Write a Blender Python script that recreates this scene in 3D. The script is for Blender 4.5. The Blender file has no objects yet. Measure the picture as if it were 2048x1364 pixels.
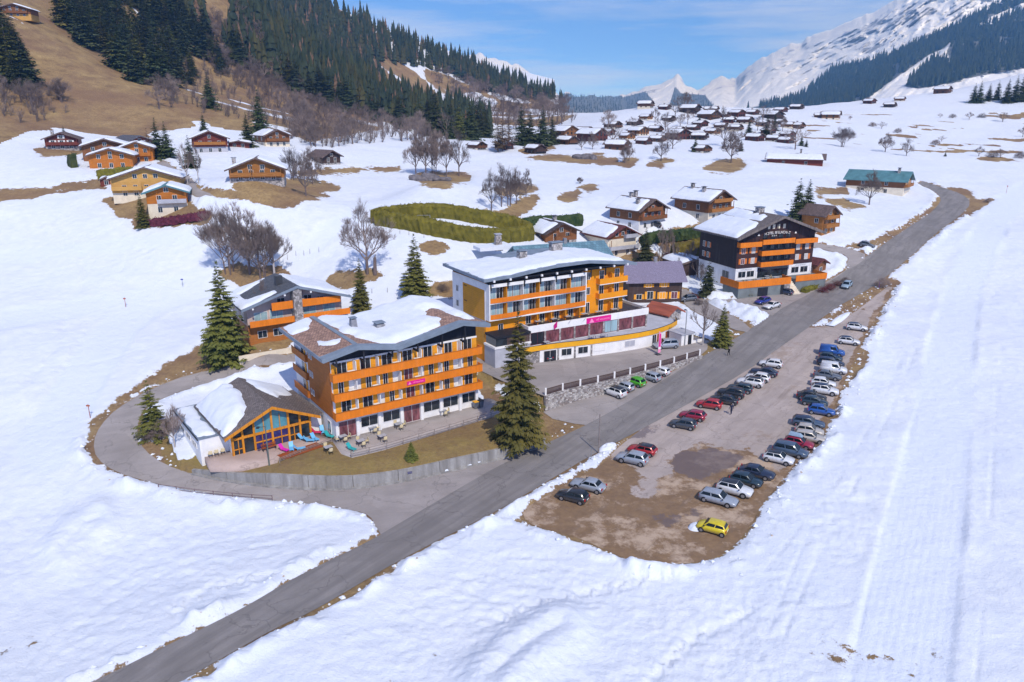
import bpy, bmesh, math, random
import numpy as np
from mathutils import Vector, Matrix, Quaternion
from mathutils.geometry import delaunay_2d_cdt

# ------------------------------------------------------------------ camera, sky, sun, exposure
FPX = 1480.0; HORIZON = 230.0; CAM_H = 45.0          # focal length and horizon row for a 2048 x 1364 frame
PITCH = math.atan((682 - HORIZON) / FPX)
CP, SP = math.cos(PITCH), math.sin(PITCH)
scene = bpy.context.scene
COL = scene.collection
cam_d = bpy.data.cameras.new('camera'); cam = bpy.data.objects.new('camera', cam_d); COL.objects.link(cam)
cam.location = (0, 0, CAM_H); cam.rotation_euler = (math.pi / 2 - PITCH, 0, 0)
cam_d.sensor_width = 36.0; cam_d.lens = 36.0 * FPX / 2048.0
cam_d.clip_start = 0.5; cam_d.clip_end = 30000
scene.camera = cam
SUN_AZ = math.atan2(0.37, -0.929); SUN_EL = math.radians(46)
TO_SUN = Vector((math.sin(SUN_AZ) * math.cos(SUN_EL), math.cos(SUN_AZ) * math.cos(SUN_EL), math.sin(SUN_EL)))
world = bpy.data.worlds.new('World'); scene.world = world; world.use_nodes = True
wn = world.node_tree; wn.nodes.clear()
sky = wn.nodes.new('ShaderNodeTexSky'); sky.sky_type = 'NISHITA'; sky.sun_disc = False
sky.sun_elevation = SUN_EL; sky.sun_rotation = SUN_AZ; sky.altitude = 4000; sky.air_density = 1.0; sky.dust_density = 0.0; sky.ozone_density = 4.0
bg = wn.nodes.new('ShaderNodeBackground'); bg.inputs['Strength'].default_value = 0.15
out = wn.nodes.new('ShaderNodeOutputWorld')
# thin cirrus veils: a little noise in direction space mixed into the sky
tc = wn.nodes.new('ShaderNodeTexCoord'); mp = wn.nodes.new('ShaderNodeMapping'); mp.inputs['Scale'].default_value = (1.1, 1.1, 11.0)
nz = wn.nodes.new('ShaderNodeTexNoise'); nz.inputs['Scale'].default_value = 2.6; nz.inputs['Detail'].default_value = 7; nz.inputs['Roughness'].default_value = 0.62
rp = wn.nodes.new('ShaderNodeValToRGB'); rp.color_ramp.elements[0].position = 0.41; rp.color_ramp.elements[1].position = 0.74
rp.color_ramp.elements[1].color = (0.8, 0.8, 0.8, 1)
mx = wn.nodes.new('ShaderNodeMix'); mx.data_type = 'RGBA'; mx.inputs[7].default_value = (5.8, 6.6, 8.8, 1)
wn.links.new(tc.outputs['Generated'], mp.inputs['Vector']); wn.links.new(mp.outputs[0], nz.inputs['Vector'])
wn.links.new(nz.outputs[0], rp.inputs[0]); wn.links.new(rp.outputs[0], mx.inputs[0]); 
tint = wn.nodes.new('ShaderNodeMix'); tint.data_type = 'RGBA'; tint.blend_type = 'MULTIPLY'; tint.inputs[0].default_value = 1.0; tint.inputs[7].default_value = (0.48, 0.71, 1.18, 1)
wn.links.new(sky.outputs[0], tint.inputs[6]); wn.links.new(tint.outputs[2], mx.inputs[6])
wn.links.new(mx.outputs[2], bg.inputs['Color']); wn.links.new(bg.outputs[0], out.inputs['Surface'])
sun_d = bpy.data.lights.new('sun', 'SUN'); sun = bpy.data.objects.new('sun', sun_d); COL.objects.link(sun)
sun_d.energy = 3.15; sun_d.angle = math.radians(0.53); sun_d.color = (1.0, 0.94, 0.84)
sun.rotation_euler = (-TO_SUN).to_track_quat('-Z', 'Y').to_euler(); sun.location = (60, -60, 120)
vs = scene.view_settings; vs.view_transform = 'Standard'; vs.look = 'None'; vs.exposure = 0.16; vs.gamma = 1.0; vs.use_curve_mapping = False
HAZE = 1.35e-4
scene.cycles.max_bounces = 6; scene.cycles.diffuse_bounces = 3; scene.cycles.glossy_bounces = 2; scene.cycles.transmission_bounces = 2
scene.cycles.volume_bounces = 0; scene.cycles.use_denoising = True
scene.cycles.use_adaptive_sampling = True; scene.cycles.adaptive_threshold = 0.012
# ------------------------------------------------------------------ helpers
ORD = ['first', 'second', 'third', 'fourth', 'fifth', 'sixth', 'seventh', 'eighth', 'ninth', 'tenth', 'eleventh', 'twelfth', 'thirteenth', 'fourteenth', 'fifteenth', 'sixteenth', 'seventeenth', 'eighteenth', 'nineteenth', 'twentieth', 'twenty first', 'twenty second', 'twenty third', 'twenty fourth']
RNG = np.random.default_rng(7); random.seed(7)

def new_obj(name, data, parent=None, loc=None, rotz=0.0):
    o = bpy.data.objects.new(name, data); COL.objects.link(o)
    if parent is not None: o.parent = parent
    if loc is not None: o.location = loc
    if rotz: o.rotation_euler = (0, 0, rotz)
    return o

def tag(o, label=None, cat=None, group=None, kind=None):
    if label: o['label'] = label
    if cat: o['category'] = cat
    if group: o['group'] = group
    if kind: o['kind'] = kind
    return o

def thing(name, label, cat, loc, rotz=0.0, group=None):
    o = new_obj(name, None, None, loc, rotz); o.empty_display_size = 0.5
    return tag(o, label, cat, group)

def copy_tree(o, parent=None):
    c = o.copy(); COL.objects.link(c); c.parent = parent
    for ch in o.children: copy_tree(ch, c)
    return c

class MB:
    """collects faces; build() links them as one mesh object"""
    def __init__(s): s.v = []; s.f = []; s.m = []
    def add(s, vs_, fs_, m=0):
        b = len(s.v); s.v += [tuple(map(float, q)) for q in vs_]; s.f += [tuple(b + i for i in f) for f in fs_]; s.m += [m] * len(fs_); return s
    def box(s, x0, x1, y0, y1, z0, z1, m=0):
        return s.add([(x0,y0,z0),(x1,y0,z0),(x1,y1,z0),(x0,y1,z0),(x0,y0,z1),(x1,y0,z1),(x1,y1,z1),(x0,y1,z1)],
                     [(0,3,2,1),(4,5,6,7),(0,1,5,4),(1,2,6,5),(2,3,7,6),(3,0,4,7)], m)
    def poly(s, pts, m=0): return s.add(pts, [tuple(range(len(pts)))], m)
    def slab(s, quad, up, m=0):
        """a thick quad: bottom face quad (4 points, counter-clockwise from above) raised by vector up"""
        q = [Vector(p) for p in quad]; u = Vector(up); n = len(q)
        fs = [tuple(reversed(range(n))), tuple(range(n, 2 * n))] + [(i, (i + 1) % n, n + (i + 1) % n, n + i) for i in range(n)]
        return s.add([*q, *[p + u for p in q]], fs, m)
    def prism_y(s, prof, y0, y1, m=0):
        """profile of (x, z) points extruded from y0 to y1"""
        n = len(prof); a = [(x, y0, z) for x, z in prof]; b = [(x, y1, z) for x, z in prof]
        return s.add(a + b, [tuple(range(n)), tuple(reversed(range(n, 2 * n)))] + [(i, n + i, n + (i + 1) % n, (i + 1) % n) for i in range(n)], m)
    def prism_z(s, poly, z0, z1, m=0):
        n = len(poly); a = [(x, y, z0) for x, y in poly]; b = [(x, y, z1) for x, y in poly]
        return s.add(a + b, [tuple(reversed(range(n))), tuple(range(n, 2 * n))] + [(i, (i + 1) % n, n + (i + 1) % n, n + i) for i in range(n)], m)
    def cyl(s, p0, p1, r0, r1=None, n=8, m=0, caps=True):
        p0 = Vector(p0); p1 = Vector(p1); r1 = r0 if r1 is None else r1
        d = (p1 - p0).normalized(); a = d.orthogonal().normalized(); b = d.cross(a)
        vs_ = []
        for p, r in ((p0, r0), (p1, r1)):
            for i in range(n):
                t = 2 * math.pi * i / n; vs_.append(p + a * (r * math.cos(t)) + b * (r * math.sin(t)))
        fs = [(i, (i + 1) % n, n + (i + 1) % n, n + i) for i in range(n)]
        if caps: fs += [tuple(reversed(range(n))), tuple(range(n, 2 * n))]
        return s.add(vs_, fs, m)
    def mesh(s, name, mats, smooth=False):
        me = bpy.data.meshes.new(name); me.from_pydata(s.v, [], s.f)
        if not isinstance(mats, (list, tuple)): mats = [mats]
        for k in mats: me.materials.append(k)
        if len(mats) > 1: me.polygons.foreach_set('material_index', s.m)
        if smooth: me.polygons.foreach_set('use_smooth', [True] * len(s.f))
        me.update(); return me
    def build(s, name, mats, parent=None, smooth=False, loc=None, rotz=0.0):
        return new_obj(name, s.mesh(name, mats, smooth), parent, loc, rotz)

def boxes(name, mat, parent, *bs):
    m = MB()
    for b in bs: m.box(*b)
    return m.build(name, mat, parent)

# ---- numpy value noise
def _hash(ix, iy, seed):
    h = (ix.astype(np.int64) * 374761393 + iy.astype(np.int64) * 668265263 + seed * 974711) & 0xffffffff
    h = ((h ^ (h >> 13)) * 1274126177) & 0xffffffff
    return ((h ^ (h >> 16)) & 0xffff) / 65535.0
def vnoise(x, y, seed=0):
    ix = np.floor(x); iy = np.floor(y); fx = x - ix; fy = y - iy
    fx = fx * fx * fx * (fx * (fx * 6 - 15) + 10); fy = fy * fy * fy * (fy * (fy * 6 - 15) + 10)
    a = _hash(ix, iy, seed); b = _hash(ix + 1, iy, seed); c = _hash(ix, iy + 1, seed); d = _hash(ix + 1, iy + 1, seed)
    return (a + (b - a) * fx) * (1 - fy) + (c + (d - c) * fx) * fy - 0.5
def fbm(x, y, seed=0, octv=4, gain=0.5):
    o = 0; a = 1.0
    for k in range(octv):
        o = o + a * vnoise(x + 17.3 * k, y - 9.1 * k, seed + k); x = x * 2.03; y = y * 2.03; a *= gain
    return o
def sstep(a, b, x):
    t = np.clip((x - a) / (b - a), 0, 1); return t * t * (3 - 2 * t)

# ---- procedural materials
def mat_base(name):
    m = bpy.data.materials.new(name); m.use_nodes = True; nt = m.node_tree; nt.nodes.clear()
    o = nt.nodes.new('ShaderNodeOutputMaterial'); b = nt.nodes.new('ShaderNodeBsdfPrincipled'); nt.links.new(b.outputs[0], o.inputs[0])
    return m, nt, b
def N(nt, typ, **kw):
    n = nt.nodes.new(typ)
    for k, v in kw.items():
        if k in n.inputs.keys(): n.inputs[k].default_value = v
        else: setattr(n, k, v)
    return n
def c4(c): return (*c, 1.0) if len(c) == 3 else c
def noise(nt, scale, detail=4, rough=0.55, stretch=None, coord='Object', rot=None):
    t = N(nt, 'ShaderNodeTexCoord'); v = t.outputs[coord]
    if rot:
        mr = N(nt, 'ShaderNodeMapping'); nt.links.new(v, mr.inputs[0]); v = mr.outputs[0]; mr.inputs['Rotation'].default_value = rot
    if stretch:
        mp_ = N(nt, 'ShaderNodeMapping'); nt.links.new(v, mp_.inputs[0]); v = mp_.outputs[0]; mp_.inputs['Scale'].default_value = stretch
    n = N(nt, 'ShaderNodeTexNoise', Scale=scale, Detail=detail, Roughness=rough); nt.links.new(v, n.inputs['Vector'])
    return n.outputs[0]
def ramp(nt, fac, stops):
    r = N(nt, 'ShaderNodeValToRGB'); cr = r.color_ramp
    while len(cr.elements) < len(stops): cr.elements.new(0.5)
    for e, (p, c) in zip(cr.elements, stops): e.position = p; e.color = c4(c)
    nt.links.new(fac, r.inputs[0]); return r.outputs[0]
def mixc(nt, fac, a, b, blend='MIX'):
    m = N(nt, 'ShaderNodeMix'); m.data_type = 'RGBA'; m.blend_type = blend
    for sock, val in ((m.inputs[0], fac), (m.inputs[6], a), (m.inputs[7], b)):
        if hasattr(val, 'is_linked') or isinstance(val, bpy.types.NodeSocket): nt.links.new(val, sock)
        else: sock.default_value = val if isinstance(val, (int, float)) else c4(val)
    return m.outputs[2]
def mathn(nt, op, a, b=0.0, clamp=False):
    m = N(nt, 'ShaderNodeMath'); m.operation = op; m.use_clamp = clamp
    for sock, val in ((m.inputs[0], a), (m.inputs[1], b)):
        if isinstance(val, bpy.types.NodeSocket): nt.links.new(val, sock)
        else: sock.default_value = val
    return m.outputs[0]
def bump(nt, b, height, strength=0.3, dist=0.05):
    n = N(nt, 'ShaderNodeBump', Strength=strength, Distance=dist); nt.links.new(height, n.inputs['Height']); nt.links.new(n.outputs[0], b.inputs['Normal'])

def simple(name, col, rough=0.7, var=0.18, scale=1.2, stretch=None, metal=0.0, spec=0.3, bmp=0.0, rnd=0.0, col2=None):
    """one colour with worn, uneven tone"""
    m, nt, b = mat_base(name)
    f = noise(nt, scale, 5, 0.6, stretch)
    lo = tuple(max(0, k * (1 - var)) for k in col) if col2 is None else col2
    hi = tuple(min(1, k * (1 + var)) for k in col)
    c = ramp(nt, f, [(0.3, lo), (0.7, hi)])
    if col2 is None and min(col) > .3: c = mixc(nt, ramp(nt, noise(nt, 1.3, 5, 0.65, (1.0, 1.0, 0.12)), [(0.56, (0, 0, 0)), (0.75, (0.35,) * 3)]), c, tuple(k * 0.66 for k in col))
    if rnd:
        oi = N(nt, 'ShaderNodeObjectInfo'); hv = N(nt, 'ShaderNodeHueSaturation')
        vr = mathn(nt, 'ADD', mathn(nt, 'MULTIPLY', oi.outputs['Random'], 2 * rnd), 1 - rnd)
        nt.links.new(vr, hv.inputs['Value']); nt.links.new(c, hv.inputs['Color']); c = hv.outputs[0]
    nt.links.new(c, b.inputs['Base Color']); b.inputs['Roughness'].default_value = rough; b.inputs['Metallic'].default_value = metal
    b.inputs['Specular IOR Level'].default_value = spec
    if bmp: bump(nt, b, f, bmp, 0.03)
    return m
def wood(name, col, dark=0.6, plank=6.0, axis='x', rough=0.65):
    """boards: thin dark seams across an axis plus grain"""
    m, nt, b = mat_base(name)
    tcn = N(nt, 'ShaderNodeTexCoord'); sp = N(nt, 'ShaderNodeSeparateXYZ'); nt.links.new(tcn.outputs['Object'], sp.inputs[0])
    if axis == 'z': a = sp.outputs[2]
    elif axis == 'x': a = sp.outputs[0]
    else: a = mathn(nt, 'ADD', sp.outputs[0], sp.outputs[1])
    fr = mathn(nt, 'FRACT', mathn(nt, 'MULTIPLY', a, plank))
    seam = mathn(nt, 'GREATER_THAN', fr, 0.9)
    fl = mathn(nt, 'FLOOR', mathn(nt, 'MULTIPLY', a, plank)); wn_ = N(nt, 'ShaderNodeTexWhiteNoise'); wn_.noise_dimensions = '1D'; nt.links.new(fl, wn_.inputs['W'])
    g = noise(nt, 2.2, 6, 0.65, (1, 1, 0.35) if axis != 'z' else (0.3, 0.3, 1.5))
    c = ramp(nt, g, [(0.25, tuple(k * dark for k in col)), (0.55, col), (0.8, tuple(min(1, k * 1.15) for k in col))])
    c = mixc(nt, mathn(nt, 'MULTIPLY', wn_.outputs[0], 0.22), c, tuple(k * 0.55 for k in col))
    c = mixc(nt, mathn(nt, 'MULTIPLY', seam, 0.5), c, tuple(k * 0.3 for k in col))
    w1 = noise(nt, 0.45, 5, 0.65); w2 = noise(nt, 1.6, 4, 0.6, (1.0, 1.0, 0.10))
    c = mixc(nt, ramp(nt, w1, [(0.40, (0.30,) * 3), (0.60, (0, 0, 0))]), c, tuple(k * 0.62 for k in col)); c = mixc(nt, ramp(nt, w2, [(0.55, (0, 0, 0)), (0.72, (0.32,) * 3)]), c, tuple(min(1, k * 0.8 + 0.07) for k in col))
    nt.links.new(c, b.inputs['Base Color']); b.inputs['Roughness'].default_value = rough; b.inputs['Specular IOR Level'].default_value = 0.25
    return m
def paint(name, col, rough=0.28, metal=0.15):
    m, nt, b = mat_base(name)
    f = noise(nt, 3.0, 4, 0.6)
    c = ramp(nt, f, [(0.3, tuple(k * 0.82 for k in col)), (0.75, col)])
    tcn = N(nt, 'ShaderNodeTexCoord'); sp = N(nt, 'ShaderNodeSeparateXYZ'); nt.links.new(tcn.outputs['Object'], sp.inputs[0])
    gr = ramp(nt, mathn(nt, 'ADD', sp.outputs[2], mathn(nt, 'MULTIPLY', f, 0.35)), [(0.45, (0.6,) * 3), (0.85, (0.06,) * 3)]); c = mixc(nt, gr, c, (0.20, 0.18, 0.16))   # road salt and grime low on the sides
    nt.links.new(c, b.inputs['Base Color']); b.inputs['Metallic'].default_value = metal
    nt.links.new(ramp(nt, f, [(0.3, (rough + .12,) * 3), (0.7, (rough,) * 3)]), b.inputs['Roughness'])
    b.inputs['Coat Weight'].default_value = 0.5; b.inputs['Coat Roughness'].default_value = 0.12
    return m
def glass(name, col=(0.02, 0.028, 0.035), rough=0.08, var=0.5, scale=0.8):
    m, nt, b = mat_base(name); f = noise(nt, scale, 3, 0.5)
    nt.links.new(ramp(nt, f, [(0.35, tuple(k * (1 - var) for k in col)), (0.65, tuple(k * (1 + var) for k in col))]), b.inputs['Base Color'])
    b.inputs['Roughness'].default_value = rough; b.inputs['Specular IOR Level'].default_value = 0.6
    return m

M = {}
M['snow'] = None
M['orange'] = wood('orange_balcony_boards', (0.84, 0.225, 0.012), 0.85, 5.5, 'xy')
M['orange_side'] = wood('weathered_and_shaded_orange_boards', (0.50, 0.155, 0.02), 0.75, 5.0, 'z')  # duller boards; on the side loggias the darker tone stands for shade
M['shutter'] = simple('yellow_shutter_paint', (0.78, 0.33, 0.02), 0.6, 0.12, 2.0, rnd=0.1)
M['orange_wall'] = simple('orange_render', (0.80, 0.29, 0.010), 0.85, 0.1, 0.5)
M['yellow_rail'] = simple('yellow_rail_panel', (0.80, 0.38, 0.012), 0.6, 0.1, 0.8)
M['white'] = simple('white_render', (0.80, 0.78, 0.76), 0.85, 0.09, 0.7)
M['offwhite'] = simple('cream_render', (0.72, 0.63, 0.49), 0.85, 0.12, 0.7)
M['greywall'] = simple('grey_render', (0.42, 0.42, 0.46), 0.9, 0.15, 0.5)
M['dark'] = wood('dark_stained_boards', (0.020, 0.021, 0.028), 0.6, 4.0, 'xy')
M['fascia'] = simple('slate_grey_roof_trim', (0.19, 0.23, 0.28), 0.5, 0.2, 0.6)
M['roof_red'] = None
M['glass'] = glass('window_glass')
M['curtain'] = simple('pale_blue_curtain_behind_glass', (0.30, 0.44, 0.48), 0.25, 0.4, 1.1, (1.0, 1.0, 0.05), spec=0.6)
M['teal_glass'] = simple('sky_blue_glazing', (0.10, 0.30, 0.37), 0.08, 0.35, 0.35, spec=0.7)
M['violet_glass'] = simple('violet_tinted_glazing', (0.035, 0.03, 0.13), 0.1, 0.5, 0.7, spec=0.7)
M['red_inside'] = simple('dark_red_curtains_behind_glass', (0.20, 0.07, 0.08), 0.2, 0.6, 1.8, (1, 1, 0.3), spec=0.6, col2=(0.018, 0.006, 0.010))
M['timber'] = wood('orange_timber', (0.72, 0.27, 0.018), 0.75, 1.0, 'x')
M['frame'] = simple('white_window_frame', (0.78, 0.75, 0.72), 0.6, 0.08, 1.0)
M['metal'] = simple('galvanised_metal', (0.35, 0.36, 0.37), 0.45, 0.25, 1.5, metal=0.6)
M['dark_metal'] = simple('dark_metal', (0.04, 0.045, 0.05), 0.5, 0.3, 1.5, metal=0.4)
M['magenta'] = simple('magenta_sign', (0.72, 0.012, 0.24), 0.5, 0.08, 1.0)
M['pink_print'] = simple('pink_sign_lettering', (0.90, 0.30, 0.50), 0.5, 0.05, 1.0)
M['white_print'] = simple('white_lettering', (0.85, 0.80, 0.74), 0.5, 0.05, 1.0)
M['chim'] = simple('chimney_render', (0.25, 0.25, 0.27), 0.8, 0.3, 1.5)
# ------------------------------------------------------------------ terrain: surveyed spot heights and a smooth sheet through them
def ray(u, v):
    a = (u - 1024) / FPX; b = -(v - 682) / FPX
    return np.array([a, CP + b * SP, -SP + b * CP])
ORG = np.array([0, 0, CAM_H])
def at_z(u, v, z):
    d = ray(u, v); return ORG + d * ((z - CAM_H) / d[2])
def at_d(u, v, dep): return ORG + ray(u, v) * dep
def proj(x, y, z):
    z = z - CAM_H; dep = np.maximum(y * CP - z * SP, 1e-3); up = y * SP + z * CP
    return 1024 + FPX * x / dep, 682 - FPX * up / dep, FPX / dep
SPOT_Z = [(1024,1364,0),(0,1364,-2),(2048,1364,0),(300,1310,-.6),(700,1100,0),(0,1000,-2),(300,1150,-2),(500,1060,-1.2),(1024,1200,0),
(950,985,0),(500,965,0),(300,925,.3),(215,880,1),(280,810,2),(450,745,3.6),(580,710,4.8),(1100,880,0),(1300,800,.8),(1400,715,2.6),(1600,590,5.4),(1520,640,4.4),
(1200,1000,0),(1450,1050,0),(1450,850,.9),(1600,850,1),(1650,720,2.8),(1740,620,4.8),(1700,900,.8),
(0,850,0),(0,500,14),(0,700,4.5),(200,620,7),(330,455,19),(620,560,11),(735,545,13.4),(500,600,8),(240,720,4),(100,1364,-2),
(1475,590,5.8),(1410,560,6.2),(1625,565,6.2),(1240,510,9),(1290,458,15),(1415,440,17),(1300,540,7),(1120,485,13),(1350,500,10),
(1900,600,5),(1800,800,1.6),(1800,900,.9),(2048,1000,.8),(2048,700,4),(1330,600,5),(1250,640,4),(800,640,7.5),(660,690,6)]
SPOT_D = [(0,400,200),(870,362,210),(700,420,212),(1010,410,208),(900,475,172),(1160,380,240),(1300,330,300),(1500,340,300),(1590,330,310),(1000,300,330),(1200,290,370),
(1400,260,450),(660,335,270),(550,300,275),(420,305,255),(115,300,246),(250,300,262),(200,250,290),(0,250,262),(0,100,320),(100,150,320),(30,40,350),(300,200,320),(250,120,400),
(400,100,480),(400,-50,580),(150,-60,450),(600,200,480),(560,100,650),(640,10,900),(800,150,900),(800,75,1150),(900,125,1500),(1000,170,1700),(1100,200,1900),
(850,220,700),(950,250,560),(1050,270,520),(1100,230,700),(1150,232,850),(1300,216,520),(1450,217,600),(1550,222,560),(1250,240,480),
(1700,290,395),(1690,205,640),(1900,250,480),(1830,190,640),(2048,140,800),(2048,250,480),(2048,350,320),(1950,380,270),(1860,430,232),(1760,385,262),(2048,500,190),(1700,520,190),
(500,355,190),(1190,225,1000),(1500,280,400),(1620,250,460),(1800,320,340)]
_p = [at_z(*q) for q in SPOT_Z] + [at_d(*q) for q in SPOT_D]
for (u, v, d) in [(400,-50,580),(640,10,900),(800,75,1150),(900,125,1500),(1000,170,1700),(1100,200,1900),(150,-60,450)]:
    a = at_d(u, v, d); b = a.copy(); b[:2] *= 1.35; b[2] = a[2] * 0.9; _p.append(b)      # behind the ridges the land falls away
for (u, v, d) in [(1300,216,520),(1450,217,600),(1550,222,560),(1690,205,640)]:
    a = at_d(u, v, d); b = a.copy(); b[:2] *= 1.5; b[2] = a[2] - 25; _p.append(b)
_c, _s = math.cos(.585), math.sin(.585)
_p += [np.array([-45.6 + _c * a - _s * b, 123.0 + _s * a + _c * b, z_]) for a, b, z_ in ((1, -2.5, 7.0), (9, -2.5, 7.1), (17, -2, 7.1), (8, 5, 7.3))]
_p += [np.array(q) for q in [(-150., 20, 0), (150, 20, 0), (0, -50, 0), (-200, 100, 4)]]
SPOTS = np.array(_p)
def _U(r2): return r2 * np.log(np.maximum(r2, 1e-12))
def _fit(P, lam=2e-3):
    X = P[:, :2] / 100.0; n = len(X); A = np.zeros((n + 3, n + 3))
    A[:n, :n] = _U(((X[:, None] - X[None]) ** 2).sum(-1)) + lam * np.eye(n); A[:n, n] = 1; A[:n, n + 1:] = X; A[n, :n] = 1; A[n + 1:, :n] = X.T
    b = np.zeros(n + 3); b[:n] = P[:, 2]; return X, np.linalg.solve(A, b)
_TX, _TW = _fit(SPOTS)
def Zn(x, y):
    x = np.asarray(x, float); y = np.asarray(y, float); sh = x.shape; q = np.stack([x.ravel(), y.ravel()], -1) / 100.0; o = np.zeros(len(q))
    for i in range(0, len(q), 30000):
        s = q[i:i + 30000]; o[i:i + 30000] = _U(((s[:, None] - _TX[None]) ** 2).sum(-1)) @ _TW[:-3] + _TW[-3] + s @ _TW[-2:]
    return o.reshape(sh)
_TT = np.geomspace(38, 2600, 260)
def G(u, v):
    """the ground point seen at a survey mark (u, v)"""
    d = ray(u, v); q = ORG + d * _TT[:, None]; g = q[:, 2] - Zn(q[:, 0], q[:, 1]); i = int(np.argmax(g < 0))
    if g[i] >= 0 or i == 0: return q[-1]
    a, b = _TT[i - 1], _TT[i]
    for _ in range(3):
        w = g[i - 1] / (g[i - 1] - g[i]); t = a + (b - a) * w; p = ORG + d * t; gg = p[2] - float(Zn(p[0], p[1]))
        if abs(gg) < 0.005: break
        if gg > 0: a = t; g[i - 1] = gg
        else: b = t; g[i] = gg
    return p
def ppm(p):
    return FPX / (p[1] * CP - (p[2] - CAM_H) * SP)

def sdf_poly(px, py, poly):
    """signed distance to a polygon, negative inside (far from it only a lower bound)"""
    poly = np.asarray(poly, float)
    if px.size > 50000:
        mg = 0.35 * max(np.ptp(poly[:, 0]), np.ptp(poly[:, 1])) + 25
        k = (px > poly[:, 0].min() - mg) & (px < poly[:, 0].max() + mg) & (py > poly[:, 1].min() - mg) & (py < poly[:, 1].max() + mg)
        o = np.full(px.shape, mg); o[k] = _sdf_poly(px[k], py[k], poly); return o
    return _sdf_poly(px, py, poly)
def _sdf_poly(px, py, poly):
    d = np.full(px.shape, 1e9); ins = np.zeros(px.shape, bool); n = len(poly)
    for i in range(n):
        ax, ay = poly[i]; bx, by = poly[(i + 1) % n]; ex, ey = bx - ax, by - ay; wx, wy = px - ax, py - ay
        t = np.clip((wx * ex + wy * ey) / (ex * ex + ey * ey + 1e-12), 0, 1)
        d = np.minimum(d, (wx - ex * t) ** 2 + (wy - ey * t) ** 2)
        c = ((ay > py) != (by > py)) & (px < (bx - ax) * (py - ay) / (by - ay + 1e-12) + ax); ins ^= c
    d = np.sqrt(d); return np.where(ins, -d, d)
def sdf_line(px, py, pts):
    d = np.full(px.shape, 1e9); pts = np.asarray(pts, float)
    for i in range(len(pts) - 1):
        ax, ay = pts[i]; bx, by = pts[i + 1]; ex, ey = bx - ax, by - ay; wx, wy = px - ax, py - ay
        t = np.clip((wx * ex + wy * ey) / (ex * ex + ey * ey + 1e-12), 0, 1); d = np.minimum(d, (wx - ex * t) ** 2 + (wy - ey * t) ** 2)
    return np.sqrt(d)
def to_world(pts): return [tuple(G(u, v)[:2]) for u, v in pts]
def smooth_loop(pts, it=2, closed=True):
    for _ in range(it):
        o = []
        n = len(pts)
        for i in range(n if closed else n - 1):
            a = np.array(pts[i]); b = np.array(pts[(i + 1) % n]); o += [tuple(a * .75 + b * .25), tuple(a * .25 + b * .75)]
        if not closed: o = [pts[0]] + o + [pts[-1]]
        pts = o
    return pts

ROAD_L = [(-170,1560),(150,1382),(187,1364),(258,1330),(348,1285),(441,1240),(500,1209),(578,1162),(664,1119),(730,1088),(820,1035),(905,985),(1000,930),(1090,888),(1180,847),(1300,777),(1400,716),(1500,660),(1560,615),(1640,570),(1700,535),(1760,495),(1820,455),(1873,415),(1884,397),(1868,382),(1835,368)]
ROAD_R = [(30,1560),(330,1382),(375,1357),(457,1310),(555,1255),(625,1224),(723,1166),(789,1127),(895,1072),(1000,1020),(1100,960),(1180,912),(1290,855),(1400,795),(1490,745),(1560,695),(1640,640),(1700,598),(1780,548),(1850,490),(1920,432),(1944,406),(1925,388),(1880,374),(1845,362)]
LOOP_O = [(770,1085),(752,1052),(740,1032),(715,1022),(640,1010),(540,1000),(400,985),(300,965),(232,945),(193,918),(186,885),(200,852),(232,818),(300,778),(380,747),(470,728),(560,710),(610,700)]
LOOP_I = [(640,716),(560,728),(480,748),(400,770),(340,790),(292,812),(277,840),(274,870),(287,900),(330,930),(390,950),(500,972),(700,981),(900,946),(1090,893)]
LOT = [(1300,845),(1242,890),(1226,905),(1196,936),(1130,969),(1085,996),(1044,1020),(1052,1045),(1105,1062),(1170,1080),(1230,1110),(1290,1127),(1370,1128),(1430,1118),(1470,1090),(1502,1050),(1522,1010),(1560,965),(1600,915),(1648,872),(1660,830),(1682,780),(1703,730),(1722,690),(1735,660),(1790,575),(1770,572),(1690,640),(1640,655),(1600,655),(1540,690),(1400,780)]
FORE_C = [(1395,600),(1480,598),(1560,588),(1640,570),(1700,536),(1640,575),(1560,620),(1545,632),(1470,612)]
DRIVE_C = [(1505,655),(1440,618),(1385,590),(1368,575),(1360,590),(1370,612),(1420,640),(1490,668)]
DRIVE_E = [(1700,540),(1740,512),(1700,497),(1640,488),(1600,480),(1600,490),(1650,500),(1700,512),(1690,535)]
VIL_ROAD = [(330,320),(345,335),(370,345),(390,365),(395,380),(430,392),(400,398),(375,385),(360,360),(335,345),(310,330)]
W_ROAD = smooth_loop(to_world(ROAD_L), 1, False) + smooth_loop(to_world(ROAD_R), 1, False)[::-1]
W_LOOP = smooth_loop(to_world(LOOP_O), 1, False) + smooth_loop(to_world(LOOP_I), 1, False)
W_LOT = smooth_loop(to_world(LOT), 1)
W_FC = to_world(FORE_C); W_DC = smooth_loop(to_world(DRIVE_C), 1); W_DE = smooth_loop(to_world(DRIVE_E), 1); W_PS = to_world([(1086,824),(1130,806),(1205,790),(1330,750),(1398,718),(1400,722),(1300,784),(1185,852),(1150,848),(1105,838)]); W_VR = smooth_loop(to_world(VIL_ROAD), 1)

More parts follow.
